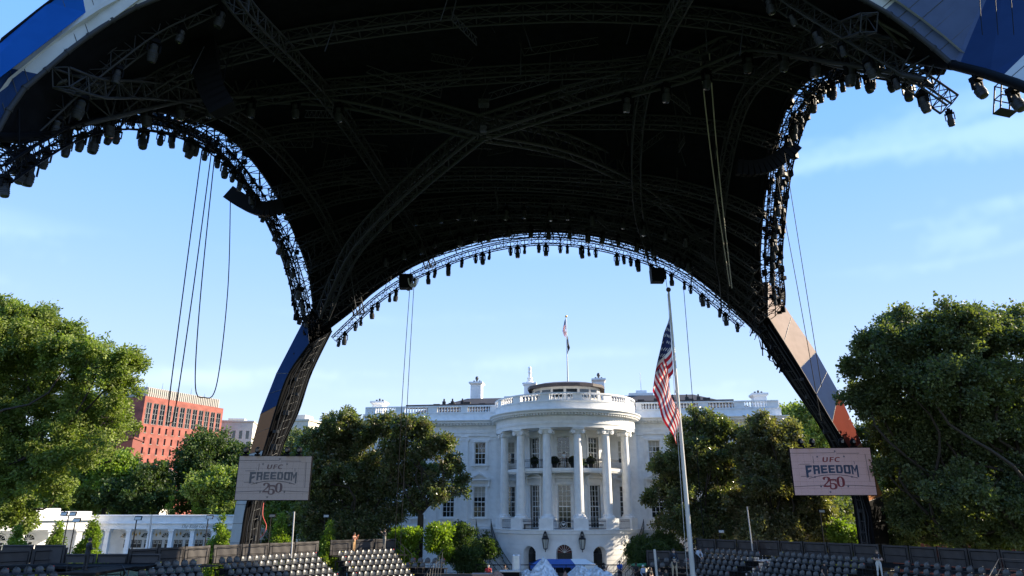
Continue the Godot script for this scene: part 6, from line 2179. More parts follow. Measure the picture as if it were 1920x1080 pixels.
func tarp(at: Vector3, size: Vector3, peaks, seed_: int, material, label: String):
	# a sheet thrown over gear: high over the peaks, hanging in folds to the edge
	var f := FastNoiseLite.new()
	f.seed = seed_
	f.frequency = 1.4
	f.fractal_octaves = 4
	f.fractal_type = FastNoiseLite.FRACTAL_RIDGED
	f.noise_type = FastNoiseLite.TYPE_SIMPLEX
	var P = []
	var w = 61
	for j in w:
		for i in w:
			var u = lerpf(-1, 1, i / (w - 1.0))
			var v = lerpf(-1, 1, j / (w - 1.0))
			var y = 0.0
			for p in peaks:
				var q = Vector2(u - p.x, v - p.y).length()
				y = maxf(y, p.z * (1 - pow(clampf(q / p.w, 0, 1), 1.2)))
			var ang = atan2(v, u)
			var fold = (1 - absf(f.get_noise_2d(ang * 2.2 * size.x, y * 0.8))) * 0.16
			y = y * size.y + (f.get_noise_2d(u * 2.2, v * 2.2) * 0.14 + fold * (1 - y) * 0.8)
			P.append(Vector3(u * size.x * 0.5 * (1 + fold * 0.3), y, v * size.z * 0.5 * (1 + fold * 0.3)))
	var g := Geo.new()
	g.grid(P, w, w)
	lone("tarpaulin", g, material, label, "tarpaulin", "", Transform3D(Basis.IDENTITY, at))


func stage():
	var o = thing("stage_deck", "low black stage deck in front of the mansion porch", "stage", Vector3(4, 0, -66))
	var g := Geo.new()
	for i in 8:
		g = Geo.new()
		g.span(Vector3(-8 + i * 2.3, 0.42, -5), Vector3(-5.72 + i * 2.3, 0.55, 5))
		part(o, "deck_panel", g, M.deck_black)
	for i in 9:
		for j in 3:
			g = Geo.new()
			g.tube(Vector3(-7.9 + i * 2.25, 0, -4.5 + j * 4.5), Vector3(-7.9 + i * 2.25, 0.42, -4.5 + j * 4.5), 0.05)
			part(o, "leg", g, M.steel_grey)
	o = thing("equipment_riser", "dark camera riser carrying tarpaulin-covered gear", "riser", Vector3(2.4, 0, -50.5))
	g = Geo.new()
	g.span(Vector3(-5, 2.05, -2.6), Vector3(5.6, 2.2, 2.6))
	part(o, "deck", g, M.deck_black)
	for x in [-4.8, -1.6, 1.6, 5.2]:
		for z in [-2.4, 2.4]:
			g = Geo.new()
			g.tube(Vector3(x, 0, z), Vector3(x, 2.05, z), 0.05)
			part(o, "leg", g, M.steel_grey)
	# rail at its back
	g = Geo.new()
	for k in 9:
		g.tube(Vector3(-5 + k * 1.3, 2.2, -2.5), Vector3(-5 + k * 1.3, 3.3, -2.5), 0.025, -1, 5)
	g.tube(Vector3(-5, 3.3, -2.5), Vector3(5.4, 3.3, -2.5), 0.03, -1, 5)
	g.tube(Vector3(-5, 2.8, -2.5), Vector3(5.4, 2.8, -2.5), 0.02, -1, 5)
	part(o, "guard_rail", g, M.steel_black)
	tarp(Vector3(1.75, 2.2, -51), Vector3(3.2, 1.75, 2.2), [Vector4(0.28, 0.0, 1.0, 0.75), Vector4(-0.45, 0.1, 0.5, 0.8), Vector4(0.1, 0.2, 0.8, 0.7)], 3, M.tarp, "silver tarpaulin pulled up to a peak over gear")
	tarp(Vector3(5.3, 2.2, -49.6), Vector3(3.4, 1.35, 2.4), [Vector4(-0.4, 0.0, 1.0, 0.9), Vector4(0.2, 0.0, 0.92, 0.9), Vector4(0.6, 0.1, 0.75, 0.5)], 6, M.tarp, "silver tarpaulin draped flat over boxes beside the blue tent")
	tarp(Vector3(-1.0, 2.2, -49.6), Vector3(1.9, 0.95, 1.6), [Vector4(0, 0, 1, 1.0), Vector4(-0.4, 0, 0.8, 0.8)], 9, M.tarp_brown, "brown cloth heaped over a low box")
	tarp(Vector3(3.55, 2.2, -49.2), Vector3(0.8, 0.95, 0.8), [Vector4(0, 0, 1, 1.0)], 12, M.tarp_brown, "small brown cloth cone between the silver tarpaulins")
	# gear
	o = thing("equipment_case", "black equipment case with a pale lid beside the silver tarpaulin", "case", Vector3(0.0, 2.2, -50.6))
	g = Geo.new()
	g.span(Vector3(-0.8, 0, -0.4), Vector3(0.5, 0.85, 0.4))
	part(o, "body", g, M.speaker)
	g = Geo.new()
	g.span(Vector3(-0.85, 0.852, -0.45), Vector3(0.55, 0.93, 0.45))
	part(o, "lid", g, M.alloy)
	o = thing("clear_canister", "tall clear plastic wrapped cylinder on the equipment case", "canister", Vector3(0.3, 3.13, -50.6))
	g = Geo.new()
	g.lathe([Vector2(0.28, 0), Vector2(0.3, 0.1), Vector2(0.29, 0.95), Vector2(0.25, 1.02), Vector2(0, 1.03)], 16)
	part(o, "body", g, M.tarp)
	o = thing("brown_box", "flat brown box at the end of the riser", "box", Vector3(-2.1, 2.2, -49.8))
	g = Geo.new()
	g.span(Vector3(-0.55, 0, -0.4), Vector3(0.75, 0.75, 0.4))
	part(o, "body", g, M.tarp_brown)
	g = Geo.new()
	g.span(Vector3(-0.6, 0.752, -0.45), Vector3(0.8, 0.8, 0.45))
	part(o, "lid", g, M.tarp_brown)
	for k in 5:
		o = thing("monitor_stand", "black control gear on a stand under the blue tent", "equipment", Vector3(2.8 + k * 0.55, 2.2, -51.8), 0.4 * k, "control gear under the tent")
		g = Geo.new()
		g.tube(Vector3.ZERO, Vector3(0, 0.7, 0), 0.03)
		for q in 3:
			g.tube(Vector3(0, 0.25, 0), Vector3(0.3 * cos(q * 2.1), 0, 0.3 * sin(q * 2.1)), 0.02)
		part(o, "stand", g, M.steel_dark)
		g = Geo.new()
		g.box(Vector3(0, 0.85, 0), Vector3(0.5, 0.32, 0.2))
		part(o, "body", g, M.speaker)
	# low tent
	o = thing("canopy_tent", "low blue and white canopy tent behind the silver tarpaulins", "tent", Vector3(4.0, 0, -58))
	g = Geo.new()
	for q in [[-2.6, 0.9, "tent_blue"], [0.9, 2.6, "tent_white"]]:
		g = Geo.new()
		var A = [Vector3(q[0], 3.0, 1.3), Vector3(q[0] * 0.7, 3.35, 0), Vector3(q[0], 3.0, -1.3), Vector3(q[1], 3.0, 1.3), Vector3(q[1] * 0.7, 3.35, 0), Vector3(q[1], 3.0, -1.3)]
		g.quad(A[0], A[1], A[4], A[3])
		g.quad(A[5], A[4], A[1], A[2])
		g.quad(A[0] - Vector3(0, 0.3, 0), A[0], A[3], A[3] - Vector3(0, 0.3, 0))
		g.quad(A[5] - Vector3(0, 0.3, 0), A[5], A[2], A[2] - Vector3(0, 0.3, 0))
		part(o, "roof", g, M[q[2]])
	for x in [-2.5, 2.5]:
		for z in [-1.2, 1.2]:
			g = Geo.new()
			g.tube(Vector3(x, 0, z), Vector3(x, 2.98, z), 0.035)
			part(o, "leg", g, M.steel_grey)
	# golf cart
	o = thing("golf_cart", "golf cart with a green roof behind the standing group", "golf cart", Vector3(12.3, 0.0, -68.5), 0.3)
	g = Geo.new()
	g.span(Vector3(-1.0, 2.05, -0.65), Vector3(1.0, 2.16, 0.65))
	g.frustum(2.16, 2.24, Vector2(1.96, 1.26), Vector2(1.7, 1.0))
	part(o, "roof", g, M.cart_green)
	g = Geo.new()
	g.frustum(0.35, 0.95, Vector2(2.2, 1.2), Vector2(1.7, 1.15))
	part(o, "body", g, M.tent_white)
	g = Geo.new()
	g.span(Vector3(-0.5, 0.952, -0.55), Vector3(0.2, 1.1, 0.55))
	g.box(Vector3(-0.5, 1.35, 0), Vector3(0.14, 0.5, 1.1))
	part(o, "seat", g, M.speaker)
	for x in [-0.9, 0.9]:
		for z in [-0.55, 0.55]:
			g = Geo.new()
			g.tube(Vector3(x, 0.9, z), Vector3(x, 2.05, z), 0.03)
			part(o, "post", g, M.steel_dark)
			g = Geo.new()
			g.tube(Vector3(x * 0.8, 0.24, z * 1.15 - 0.09), Vector3(x * 0.8, 0.24, z * 1.15 + 0.09), 0.24, 0.24, 14)
			var wh = part(o, "wheel", g, M.speaker)
			g = Geo.new()
			g.tube(Vector3(x * 0.8, 0.24, z * 1.15 - 0.1), Vector3(x * 0.8, 0.24, z * 1.15 + 0.1), 0.12, 0.12, 10)
			part(wh, "rim", g, M.alloy)
	# box hedge wall at the bush foot and dark low barrier
	g = Geo.new()
	g.span(Vector3(-6.8, 0, -62.4), Vector3(-2.6, 1.9, -62.2))
	lone("low_barrier", g, M.guard_vinyl, "low dark barrier in front of the clipped bush", "barrier")

# ---- people ----------------------------------------------------------------------------------------------------------------

func person(at: Vector3, turn: float, pose: String, look: Dictionary, label: String, tall := 1.76):
	# joints in metres for a 1.76 m figure facing +z; tapered capsules joined by a smooth minimum, meshed as surface nets
	var J = {
		"hip": Vector3(0, 0.93, 0), "waist": Vector3(0, 1.1, 0.01), "chest": Vector3(0, 1.32, 0.0), "neck": Vector3(0, 1.49, -0.01), "head": Vector3(0, 1.62, 0.015),
		"shl": Vector3(0.18, 1.42, 0), "shr": Vector3(-0.18, 1.42, 0), "ell": Vector3(0.24, 1.14, -0.03), "elr": Vector3(-0.24, 1.14, -0.03), "hal": Vector3(0.25, 0.88, 0.06), "har": Vector3(-0.25, 0.88, 0.06),
		"hil": Vector3(0.09, 0.9, 0), "hir": Vector3(-0.09, 0.9, 0), "knl": Vector3(0.12, 0.49, 0.02), "knr": Vector3(-0.12, 0.49, 0.02), "anl": Vector3(0.14, 0.09, -0.02), "anr": Vector3(-0.14, 0.09, -0.02),
	}
	match pose:
		"phone":
			J.ell = Vector3(0.25, 1.2, 0.14); J.hal = Vector3(0.1, 1.46, 0.33); J.elr = Vector3(-0.25, 1.2, 0.14); J.har = Vector3(-0.06, 1.48, 0.34)
		"fold":
			J.ell = Vector3(0.26, 1.15, 0.05); J.hal = Vector3(-0.1, 1.17, 0.2); J.elr = Vector3(-0.26, 1.15, 0.05); J.har = Vector3(0.1, 1.13, 0.2)
		"front":
			J.ell = Vector3(0.25, 1.14, 0.02); J.hal = Vector3(0.05, 1.02, 0.22); J.elr = Vector3(-0.25, 1.14, 0.02); J.har = Vector3(-0.04, 1.03, 0.22)
		"stride":
			J.knl = Vector3(0.11, 0.5, 0.12); J.anl = Vector3(0.12, 0.1, 0.14); J.anr = Vector3(-0.12, 0.14, -0.2); J.hal = Vector3(0.26, 0.92, -0.12); J.har = Vector3(-0.25, 0.95, 0.18)
		"bend":
			J.waist = Vector3(0, 1.05, 0.08); J.chest = Vector3(0, 1.2, 0.22); J.neck = Vector3(0, 1.31, 0.34); J.head = Vector3(0, 1.4, 0.43)
			J.shl = Vector3(0.18, 1.27, 0.28); J.shr = Vector3(-0.18, 1.27, 0.28); J.ell = Vector3(0.22, 1.02, 0.4); J.elr = Vector3(-0.22, 1.02, 0.4); J.hal = Vector3(0.12, 0.84, 0.52); J.har = Vector3(-0.12, 0.84, 0.52)
	var k = tall / 1.76
	var S = 0 # skin, 1 top, 2 legs, 3 shoes
	var arm = 1 if look.get("long", false) else 0
	var bones = [
		[J.hip, J.waist, 0.135, 0.13, 2], [J.waist, J.chest, 0.125, 0.15, 1], [J.chest, J.neck, 0.14, 0.06, 1], [J.shl, J.shr, 0.075, 0.075, 1], [J.neck, J.head, 0.052, 0.06, S],
		[J.head + Vector3(0, 0.03, 0), J.head + Vector3(0, -0.04, 0.025), 0.094, 0.07, S], [J.head + Vector3(0, -0.005, 0.09), J.head + Vector3(0, -0.03, 0.105), 0.012, 0.018, S],
		[J.shl, J.shl.lerp(J.ell, 0.55), 0.062, 0.052, 1], [J.shl.lerp(J.ell, 0.55), J.ell, 0.048, 0.042, arm], [J.ell, J.hal, 0.042, 0.03, arm],
		[J.shr, J.shr.lerp(J.elr, 0.55), 0.062, 0.052, 1], [J.shr.lerp(J.elr, 0.55), J.elr, 0.048, 0.042, arm], [J.elr, J.har, 0.042, 0.03, arm],
		[J.hil, J.knl, 0.1, 0.064, 2], [J.knl, J.anl, 0.062, 0.045, 2], [J.hir, J.knr, 0.1, 0.064, 2], [J.knr, J.anr, 0.062, 0.045, 2],
		[J.anl + Vector3(0, -0.04, -0.03), J.anl + Vector3(0.02, -0.055, 0.15), 0.042, 0.035, 3], [J.anr + Vector3(0, -0.04, -0.03), J.anr + Vector3(-0.02, -0.055, 0.15), 0.042, 0.035, 3],
	]
	for s in ["l", "r"]:
		var h = J["ha" + s]
		var d = (h - J["el" + s]).normalized()
		bones.append([h, h + d * 0.07, 0.034, 0.036, 0])
	if look.get("coat", false):
		bones.append([J.hip + Vector3(0, 0.02, 0), J.hip + Vector3(0, -0.08, 0), 0.15, 0.155, 1])
	var cols = [look.skin, look.top, look.legs, look.get("shoes", Color(0.02, 0.02, 0.02))]
	var c = 0.03
	var lo = Vector3(-0.45, -0.02, -0.42)
	var nx = 31
	var ny = 61
	var nz = 34
	var fld := PackedFloat32Array()
	fld.resize(nx * ny * nz)
	fld.fill(1.0)
	var near := PackedFloat32Array()
	near.resize(nx * ny * nz)
	near.fill(9.0)
	var who := PackedByteArray()
	who.resize(nx * ny * nz)
	for b in bones:
		var a: Vector3 = b[0]
		var ba: Vector3 = b[1] - a
		var l2 = maxf(ba.length_squared(), 1e-6)
		var m = maxf(b[2], b[3]) + 0.07
		var p0 = (Vector3(minf(a.x, b[1].x), minf(a.y, b[1].y), minf(a.z, b[1].z)) - Vector3.ONE * m - lo) / c
		var p1 = (Vector3(maxf(a.x, b[1].x), maxf(a.y, b[1].y), maxf(a.z, b[1].z)) + Vector3.ONE * m - lo) / c
		for z in range(maxi(0, int(p0.z)), mini(nz, int(p1.z) + 2)):
			for y in range(maxi(0, int(p0.y)), mini(ny, int(p1.y) + 2)):
				for x in range(maxi(0, int(p0.x)), mini(nx, int(p1.x) + 2)):
					var pa = lo + Vector3(x, y, z) * c - a
					var t = clampf(pa.dot(ba) / l2, 0, 1)
					var d = (pa - ba * t).length() - lerpf(b[2], b[3], t)
					var q = (z * ny + y) * nx + x
					if d < near[q]:
						near[q] = d
						who[q] = b[4]
					var e = fld[q]
					var h = maxf(0.035 - absf(e - d), 0.0) / 0.035
					fld[q] = minf(e, d) - h * h * 0.035 * 0.25
	var g := Geo.new()
	g.tinted = true
	var idx := {}
	var sums := []
	for z in nz - 1:
		for y in ny - 1:
			for x in nx - 1:
				var q = (z * ny + y) * nx + x
				var v = [fld[q], fld[q + 1], fld[q + nx], fld[q + nx + 1], fld[q + nx * ny], fld[q + nx * ny + 1], fld[q + nx * ny + nx], fld[q + nx * ny + nx + 1]]
				var neg = 0
				for e in 8:
					if v[e] < 0:
						neg += 1
				if neg == 0 or neg == 8:
					continue
				var s = Vector3.ZERO
				var cnt = 0
				for e in [[0, 1], [2, 3], [4, 5], [6, 7], [0, 2], [1, 3], [4, 6], [5, 7], [0, 4], [1, 5], [2, 6], [3, 7]]:
					var f0 = v[e[0]]
					var f1 = v[e[1]]
					if (f0 < 0) != (f1 < 0):
						var t = f0 / (f0 - f1)
						var A = Vector3(e[0] & 1, (e[0] >> 1) & 1, e[0] >> 2)
						var B = Vector3(e[1] & 1, (e[1] >> 1) & 1, e[1] >> 2)
						s += A.lerp(B, t)
						cnt += 1
				g.tint = cols[who[q]]
				var nrm = Vector3(v[1] - v[0] + v[3] - v[2] + v[5] - v[4] + v[7] - v[6], v[2] - v[0] + v[3] - v[1] + v[6] - v[4] + v[7] - v[5], v[4] - v[0] + v[5] - v[1] + v[6] - v[2] + v[7] - v[3]).normalized()
				idx[q] = g.pt((lo + (Vector3(x, y, z) + s / cnt) * c) * k, nrm)
	for z in range(1, nz - 1):
		for y in range(1, ny - 1):
			for x in range(1, nx - 1):
				var q = (z * ny + y) * nx + x
				var a = fld[q] < 0
				for ax in 3:
					var st = [1, nx, nx * ny][ax]
					if a == (fld[q + st] < 0):
						continue
					var u = [nx, nx * ny, 1][ax]
					var w = [nx * ny, 1, nx][ax]
					if not (idx.has(q) and idx.has(q - u) and idx.has(q - w) and idx.has(q - u - w)):
						continue
					var p = [idx[q], idx[q - u], idx[q - u - w], idx[q - w]]
					if a:
						g.ix.append_array([p[0], p[3], p[2], p[0], p[2], p[1]])
					else:
						g.ix.append_array([p[0], p[1], p[2], p[0], p[2], p[3]])
	# fingers and thumb on each palm
	g.tint = look.skin
	for s in ["l", "r"]:
		var h = J["ha" + s]
		var d = (h - J["el" + s]).normalized()
		var side = d.cross(Vector3(0, 0, 1) if absf(d.z) < 0.8 else Vector3.UP).normalized()
		var curl = side.cross(d) * (1 if s == "l" else -1)
		for e in 4:
			var root = h + d * 0.085 + side * (e - 1.5) * 0.019
			var L = [0.075, 0.085, 0.08, 0.062][e]
			var md = root + d * L * 0.55 + curl * 0.008
			g.tube(root * k, md * k, 0.0095, 0.009, 5)
			g.tube(md * k, (md + d * L * 0.4 + curl * 0.022) * k, 0.009, 0.007, 5)
		var th = h + d * 0.03 + side * 0.034
		g.tube(th * k, (th + side * 0.025 + d * 0.04) * k, 0.011, 0.01, 5)
		g.tube((th + side * 0.025 + d * 0.04) * k, (th + side * 0.028 + d * 0.07) * k, 0.01, 0.008, 5)
	# ears
	for s in [-1, 1]:
		g.ball((J.head + Vector3(s * 0.092, 0.0, 0.0)) * k, Vector3(0.012, 0.03, 0.02) * k, 4, 6)
	var o = thing("person", label, "person", at, turn)
	part(o, "body", g, M.tinted)
	var hg := Geo.new()
	hg.tinted = true
	hg.tint = look.get("hair", Color(0.03, 0.022, 0.016))
	hg.lathe([Vector2(0.103, -0.02), Vector2(0.107, 0.04), Vector2(0.094, 0.09), Vector2(0.06, 0.125), Vector2(0, 0.137)], 12)
	if look.get("cap", false):
		hg.box(Vector3(0, 0.035, 0.12), Vector3(0.15, 0.012, 0.1))
	if look.get("bun", false):
		hg.ball(Vector3(0, -0.06, -0.06), Vector3(0.09, 0.13, 0.06))
	part(o, "cap" if look.get("cap", false) else "hair", hg, M.tinted, Transform3D(Basis(Vector3.RIGHT, -0.18).scaled(Vector3.ONE * k), (J.head + Vector3(0, 0.022, -0.012)) * k))
	var eg := Geo.new()
	eg.tinted = true
	eg.tint = Color(0.02, 0.015, 0.012)
	for s in [-1, 1]:
		eg.ball((J.head + Vector3(s * 0.033, 0.012, 0.093)) * k, Vector3(0.012, 0.007, 0.007) * k, 4, 6)
	eg.tint = Color(0.3, 0.1, 0.08)
	eg.ball((J.head + Vector3(0, -0.062, 0.088)) * k, Vector3(0.026, 0.006, 0.008) * k, 4, 6)
	part(o, "face", eg, M.tinted)
	if look.has("shirt"):
		var sg := Geo.new()
		sg.tinted = true
		sg.tint = look.shirt
		sg.quad(Vector3(-0.05, 1.46, 0.085) * k, Vector3(0.05, 1.46, 0.085) * k, Vector3(0.012, 1.2, 0.168) * k, Vector3(-0.012, 1.2, 0.168) * k)
		part(o, "shirt_front", sg, M.tinted)
	if look.has("lanyard"):
		var lg := Geo.new()
		lg.tinted = true
		lg.tint = look.lanyard
		lg.path([Vector3(0.06, 1.48, 0.06) * k, Vector3(0.02, 1.3, 0.16) * k, Vector3(0.0, 1.16, 0.165) * k], 0.008, 4)
		lg.box(Vector3(0, 1.11, 0.17) * k, Vector3(0.07, 0.1, 0.008))
		part(o, "lanyard", lg, M.tinted)
	return o


func people():
	var dark = Color(0.012, 0.013, 0.016)
	var tan_ = Color(0.42, 0.25, 0.17)
	var pale = Color(0.5, 0.33, 0.25)
	var brown = Color(0.16, 0.085, 0.055)
	person(Vector3(-26.7, 3.5, -46), PI - 0.5, "fold", {"skin": pale, "top": dark, "legs": Color(0.016, 0.016, 0.02), "long": true, "coat": true}, "man in black suit seen from behind on the bleacher walkway", 1.9)
	person(Vector3(-14.0, 3.3, -64.4), 1.25, "phone", {"skin": Color(0.46, 0.2, 0.12), "top": Color(0.46, 0.22, 0.15), "legs": Color(0.4, 0.25, 0.12), "hair": Color(0.05, 0.03, 0.02)}, "man in tan clothes raising a phone behind the chairs", 1.8)
	person(Vector3(-12.1, 3.45, -69.0), -1.0, "phone", {"skin": pale, "top": Color(0.03, 0.03, 0.035), "legs": Color(0.2, 0.2, 0.19), "long": true}, "man in grey trousers filming at the back of the bleacher", 1.8)
	person(Vector3(11.05, 2.72, -50), -0.15, "front", {"skin": pale, "top": Color(0.01, 0.012, 0.025), "legs": Color(0.36, 0.3, 0.22), "long": true, "coat": true, "shirt": Color(0.3, 0.5, 0.7)}, "man in dark jacket, blue shirt and khaki trousers", 1.82)
	person(Vector3(14.35, 2.72, -57.0), 0.6, "bend", {"skin": pale, "top": Color(0.5, 0.55, 0.65), "legs": dark, "long": true}, "person in pale blue shirt bending at the flagpole foot", 1.76)
	person(Vector3(25.95, 2.55, -52), -0.1, "fold", {"skin": pale, "top": dark, "legs": Color(0.55, 0.55, 0.53), "hair": Color(0.12, 0.08, 0.05), "bun": true, "lanyard": Color(0.6, 0.6, 0.6)}, "woman in black top and white trousers with folded arms", 1.82)
	person(Vector3(23.2, 1.6, -54.6), 0.2, "stride", {"skin": tan_, "top": dark, "legs": dark}, "person in black among the shaded chairs holding a hand up", 1.75)
	person(Vector3(9.9, 0.55, -67.6), 0.4, "front", {"skin": pale, "top": Color(0.02, 0.12, 0.5), "legs": Color(0.03, 0.03, 0.05), "hair": Color(0.1, 0.08, 0.06)}, "man in bright blue shirt by the stair railing", 2.0)
	person(Vector3(8.3, 0.55, -66.6), 1.1, "phone", {"skin": tan_, "top": dark, "legs": dark}, "person in black turned sideways beside the arched door", 1.9)
	person(Vector3(11.3, 0.55, -67.0), -0.5, "front", {"skin": brown, "top": Color(0.02, 0.022, 0.02), "legs": dark}, "person in dark olive beside the blue-shirted man", 1.85)
	person(Vector3(11.55, 0.55, -64.8), 0.5, "stride", {"skin": pale, "top": Color(0.42, 0.5, 0.62), "legs": dark, "cap": true, "hair": Color(0.6, 0.6, 0.58), "long": true}, "man in white cap and pale blue shirt", 1.85)
	person(Vector3(11.9, 0.55, -63.2), 0.9, "front", {"skin": tan_, "top": dark, "legs": Color(0.42, 0.42, 0.42)}, "man in black shirt and light grey trousers", 1.78)
	person(Vector3(12.5, 0.55, -62.4), -0.3, "fold", {"skin": pale, "top": dark, "legs": dark, "hair": Color(0.2, 0.1, 0.05), "bun": true}, "long-haired woman all in black in the standing group", 1.74)
	person(Vector3(12.75, 0.55, -61.0), 0.6, "front", {"skin": pale, "top": Color(0.02, 0.03, 0.025), "legs": Color(0.25, 0.22, 0.17), "lanyard": Color(0.5, 0.5, 0.45), "hair": Color(0.25, 0.15, 0.08)}, "person in dark green shirt looking down at a badge", 1.76)
	person(Vector3(-1.95, 0.9, -60.6), -0.2, "front", {"skin": pale, "top": Color(0.45, 0.03, 0.03), "legs": dark, "hair": Color(0.5, 0.5, 0.48)}, "person in red top behind the equipment riser", 1.85)
	person(Vector3(-0.6, 0.9, -60.2), 0.5, "front", {"skin": tan_, "top": dark, "legs": dark}, "person in black behind the brown box", 1.9)
	# on the balcony
	var b = Basis(Vector3.UP, deg_to_rad(-7.0))
	person(Vector3(6.5, 0, -84.5) + b * ring(0.02, 6.9, 11.31), 0.1, "front", {"skin": pale, "top": Color(0.6, 0.6, 0.6), "legs": Color(0.5, 0.5, 0.5)}, "person in white standing on the mansion balcony", 1.7)

# ---- the garden colonnade and buildings beyond -----------------------------------------------------------------------------

func fan_window(parent: Node3D, xf: Transform3D, rad: float, below: float):
	var o = hold(parent, "arched_window", xf)
	var pts = []
	for k in 13:
		pts.append(Vector2(-cos(PI * k / 12.0), sin(PI * k / 12.0)) * rad)
	var g := Geo.new()
	g.poly(pts, Transform3D(Basis.IDENTITY, Vector3(0, 0, 0.02)))
	if below > 0:
		g.quad(Vector3(-rad * 0.7, -below, 0.02), Vector3(-rad * 0.7, -0.3, 0.02), Vector3(rad * 0.7, -0.3, 0.02), Vector3(rad * 0.7, -below, 0.02))
	part(o, "pane", g, M.window_glass)
	g = Geo.new()
	for k in range(1, 6):
		var t = PI * k / 6
		g.tube(Vector3(0, 0, 0.04), Vector3(cos(t) * rad, sin(t) * rad, 0.04), 0.03, -1, 4)
	var arc = []
	for k in 13:
		arc.append(Vector3(-cos(PI * k / 12.0) * rad, sin(PI * k / 12.0) * rad, 0.05))
	g.path(arc, 0.08, 5)
	g.span(Vector3(-rad - 0.1, -0.12, 0.003), Vector3(rad + 0.1, -0.01, 0.12))
	if below > 0:
		for x in [-0.7, 0.0, 0.7]:
			g.span(Vector3(x * rad - 0.06, -below, 0.021), Vector3(x * rad + 0.06, -0.3, 0.08))
		for k in 4:
			g.span(Vector3(-rad * 0.7, -below + below * k / 4.0, 0.022), Vector3(rad * 0.7, -below + below * k / 4.0 + 0.06, 0.07))
	part(o, "glazing_bar", g, M.trim_paint)


func colonnade():
	var o = thing("colonnade", "long white garden colonnade with square columns and framed pictures", "colonnade", Vector3(-57.87, 0, -98))
	var L = 30.37
	var g := Geo.new()
	g.span(Vector3(0, 4.42, -0.45), Vector3(L, 5.1, 0.45))
	g.span(Vector3(0, 5.102, -0.45), Vector3(L, 5.22, 0.62))
	g.span(Vector3(0, 5.222, -0.45), Vector3(L, 6.05, 0.38))
	g.span(Vector3(-0.1, 6.052, -4.2), Vector3(L, 6.2, 0.5))
	part(o, "entablature", g, M.white_paint)
	g = Geo.new()
	for k in 8:
		g.span(Vector3(k * 3.6 + 0.2, 5.4, 0.383), Vector3(k * 3.6 + 3.4, 5.9, 0.4))
	part(o, "parapet_panel", g, M.trim_paint)
	g = Geo.new()
	g.span(Vector3(0, 0, -4.2), Vector3(L, 6.05, -4.0))
	g.span(Vector3(0, 0.3, -4.0), Vector3(L, 0.5, 0.6))
	part(o, "wall", g, M.white_paint)
	g = Geo.new()
	g.span(Vector3(0, 4.3, -4.0), Vector3(L, 4.42, -0.46))
	part(o, "ceiling", g, M.white_paint)
	var col := Geo.new()
	col.frustum(0.5, 4.15, Vector2(0.62, 0.62), Vector2(0.52, 0.52))
	col.span(Vector3(-0.4, 4.15, -0.4), Vector3(0.4, 4.42, 0.4))
	var cm = col.mesh()
	for k in 11:
		part(o, "column", cm, M.trim_paint, Transform3D(Basis.IDENTITY, Vector3(0.4 + k * 2.87, 0, 0)))
	for k in range(1, 10):
		fan_window(o, Transform3D(Basis.IDENTITY, Vector3(0.4 + k * 2.87 + 0.25, 3.2, -3.99)), 0.65, 0)
	g = Geo.new()
	g.span(Vector3(0, 2.98, -4.0), Vector3(L, 3.08, -3.9))
	part(o, "dado_rail", g, M.trim_paint)
	var t = part(o, "script_lettering", lettering("The Rose Garden", 0.62, "Droid Serif", 400), M.bronze_letter)
	t.transform = Transform3D(Basis(Vector3(0.86, 0, 0), Vector3(0.28, 1, 0), Vector3(0, 0, 1)), Vector3(15.4, 4.76, 0.46))
	g = Geo.new()
	for k in 9:
		g.ball(Vector3(14.0 + k * 0.3, 4.3, 0.44), Vector3(0.13, 0.06, 0.03), 4, 6)
	part(o, "gilt_scroll", g, M.gilt)
	# framed pictures and gilt ornaments on the wall
	var fm := Geo.new()
	fm.span(Vector3(-0.27, -0.5, 0), Vector3(0.27, 0.5, 0.05))
	var mm := Geo.new()
	mm.span(Vector3(-0.21, -0.02, 0.051), Vector3(0.21, 0.42, 0.06))
	var pm := Geo.new()
	pm.span(Vector3(-0.12, 0.06, 0.061), Vector3(0.12, 0.36, 0.068))
	var meshes = [fm.mesh(), mm.mesh(), pm.mesh()]
	var orn := Geo.new()
	orn.ball(Vector3(0, 0, 0.05), Vector3(0.13, 0.16, 0.06), 6, 8)
	orn.tube(Vector3(0, 0.14, 0.04), Vector3(0, 0.6, 0.03), 0.02, 0.008, 5)
	orn.ball(Vector3(0, -0.2, 0.05), Vector3(0.06, 0.06, 0.04), 4, 6)
	var om = orn.mesh()
	for k in 9:
		for i in 4:
			var p = thing("framed_picture", "dark framed portrait hung along the colonnade wall", "picture", Vector3(-55.0 + 0.4 + k * 2.87 + 0.5 + i * 0.63, 2.35, -101.98), 0, "portraits along the colonnade wall")
			part(p, "frame", meshes[0], M.picture_dark)
			part(p, "mount", meshes[1], M.picture_mount)
			part(p, "print", meshes[2], M.picture_print)
		for i in 3:
			lone("gilt_ornament", om, M.gilt, "small gilt ornament above the framed portraits", "ornament", "gilt ornaments on the colonnade wall", Transform3D(Basis.IDENTITY, Vector3(-55.0 + 0.4 + k * 2.87 + 1.25 + i * 0.5, 3.72 - (0.15 if i == 1 else 0.0), -101.99)))
	# sunlit pavilion at its end, turned towards the lawn
	var d = Vector3(10.5, 0, -10).normalized()
	var b = Basis(d, Vector3.UP, d.cross(Vector3.UP))
	o = thing("garden_pavilion", "sunlit white pavilion with arched windows at the colonnade end", "pavilion", Vector3(-66.5, 0, -85.5))
	o.basis = b
	g = Geo.new()
	g.span(Vector3(0, 4.5, -0.5), Vector3(14.6, 5.6, 0.5))
	g.span(Vector3(-0.2, 5.602, -4.5), Vector3(14.8, 5.8, 0.8))
	g.span(Vector3(0, 5.802, -4.5), Vector3(14.6, 6.7, 0.3))
	g.span(Vector3(2.0, 6.702, -4.5), Vector3(11.0, 7.1, 0.1))
	part(o, "entablature", g, M.white_paint)
	g = Geo.new()
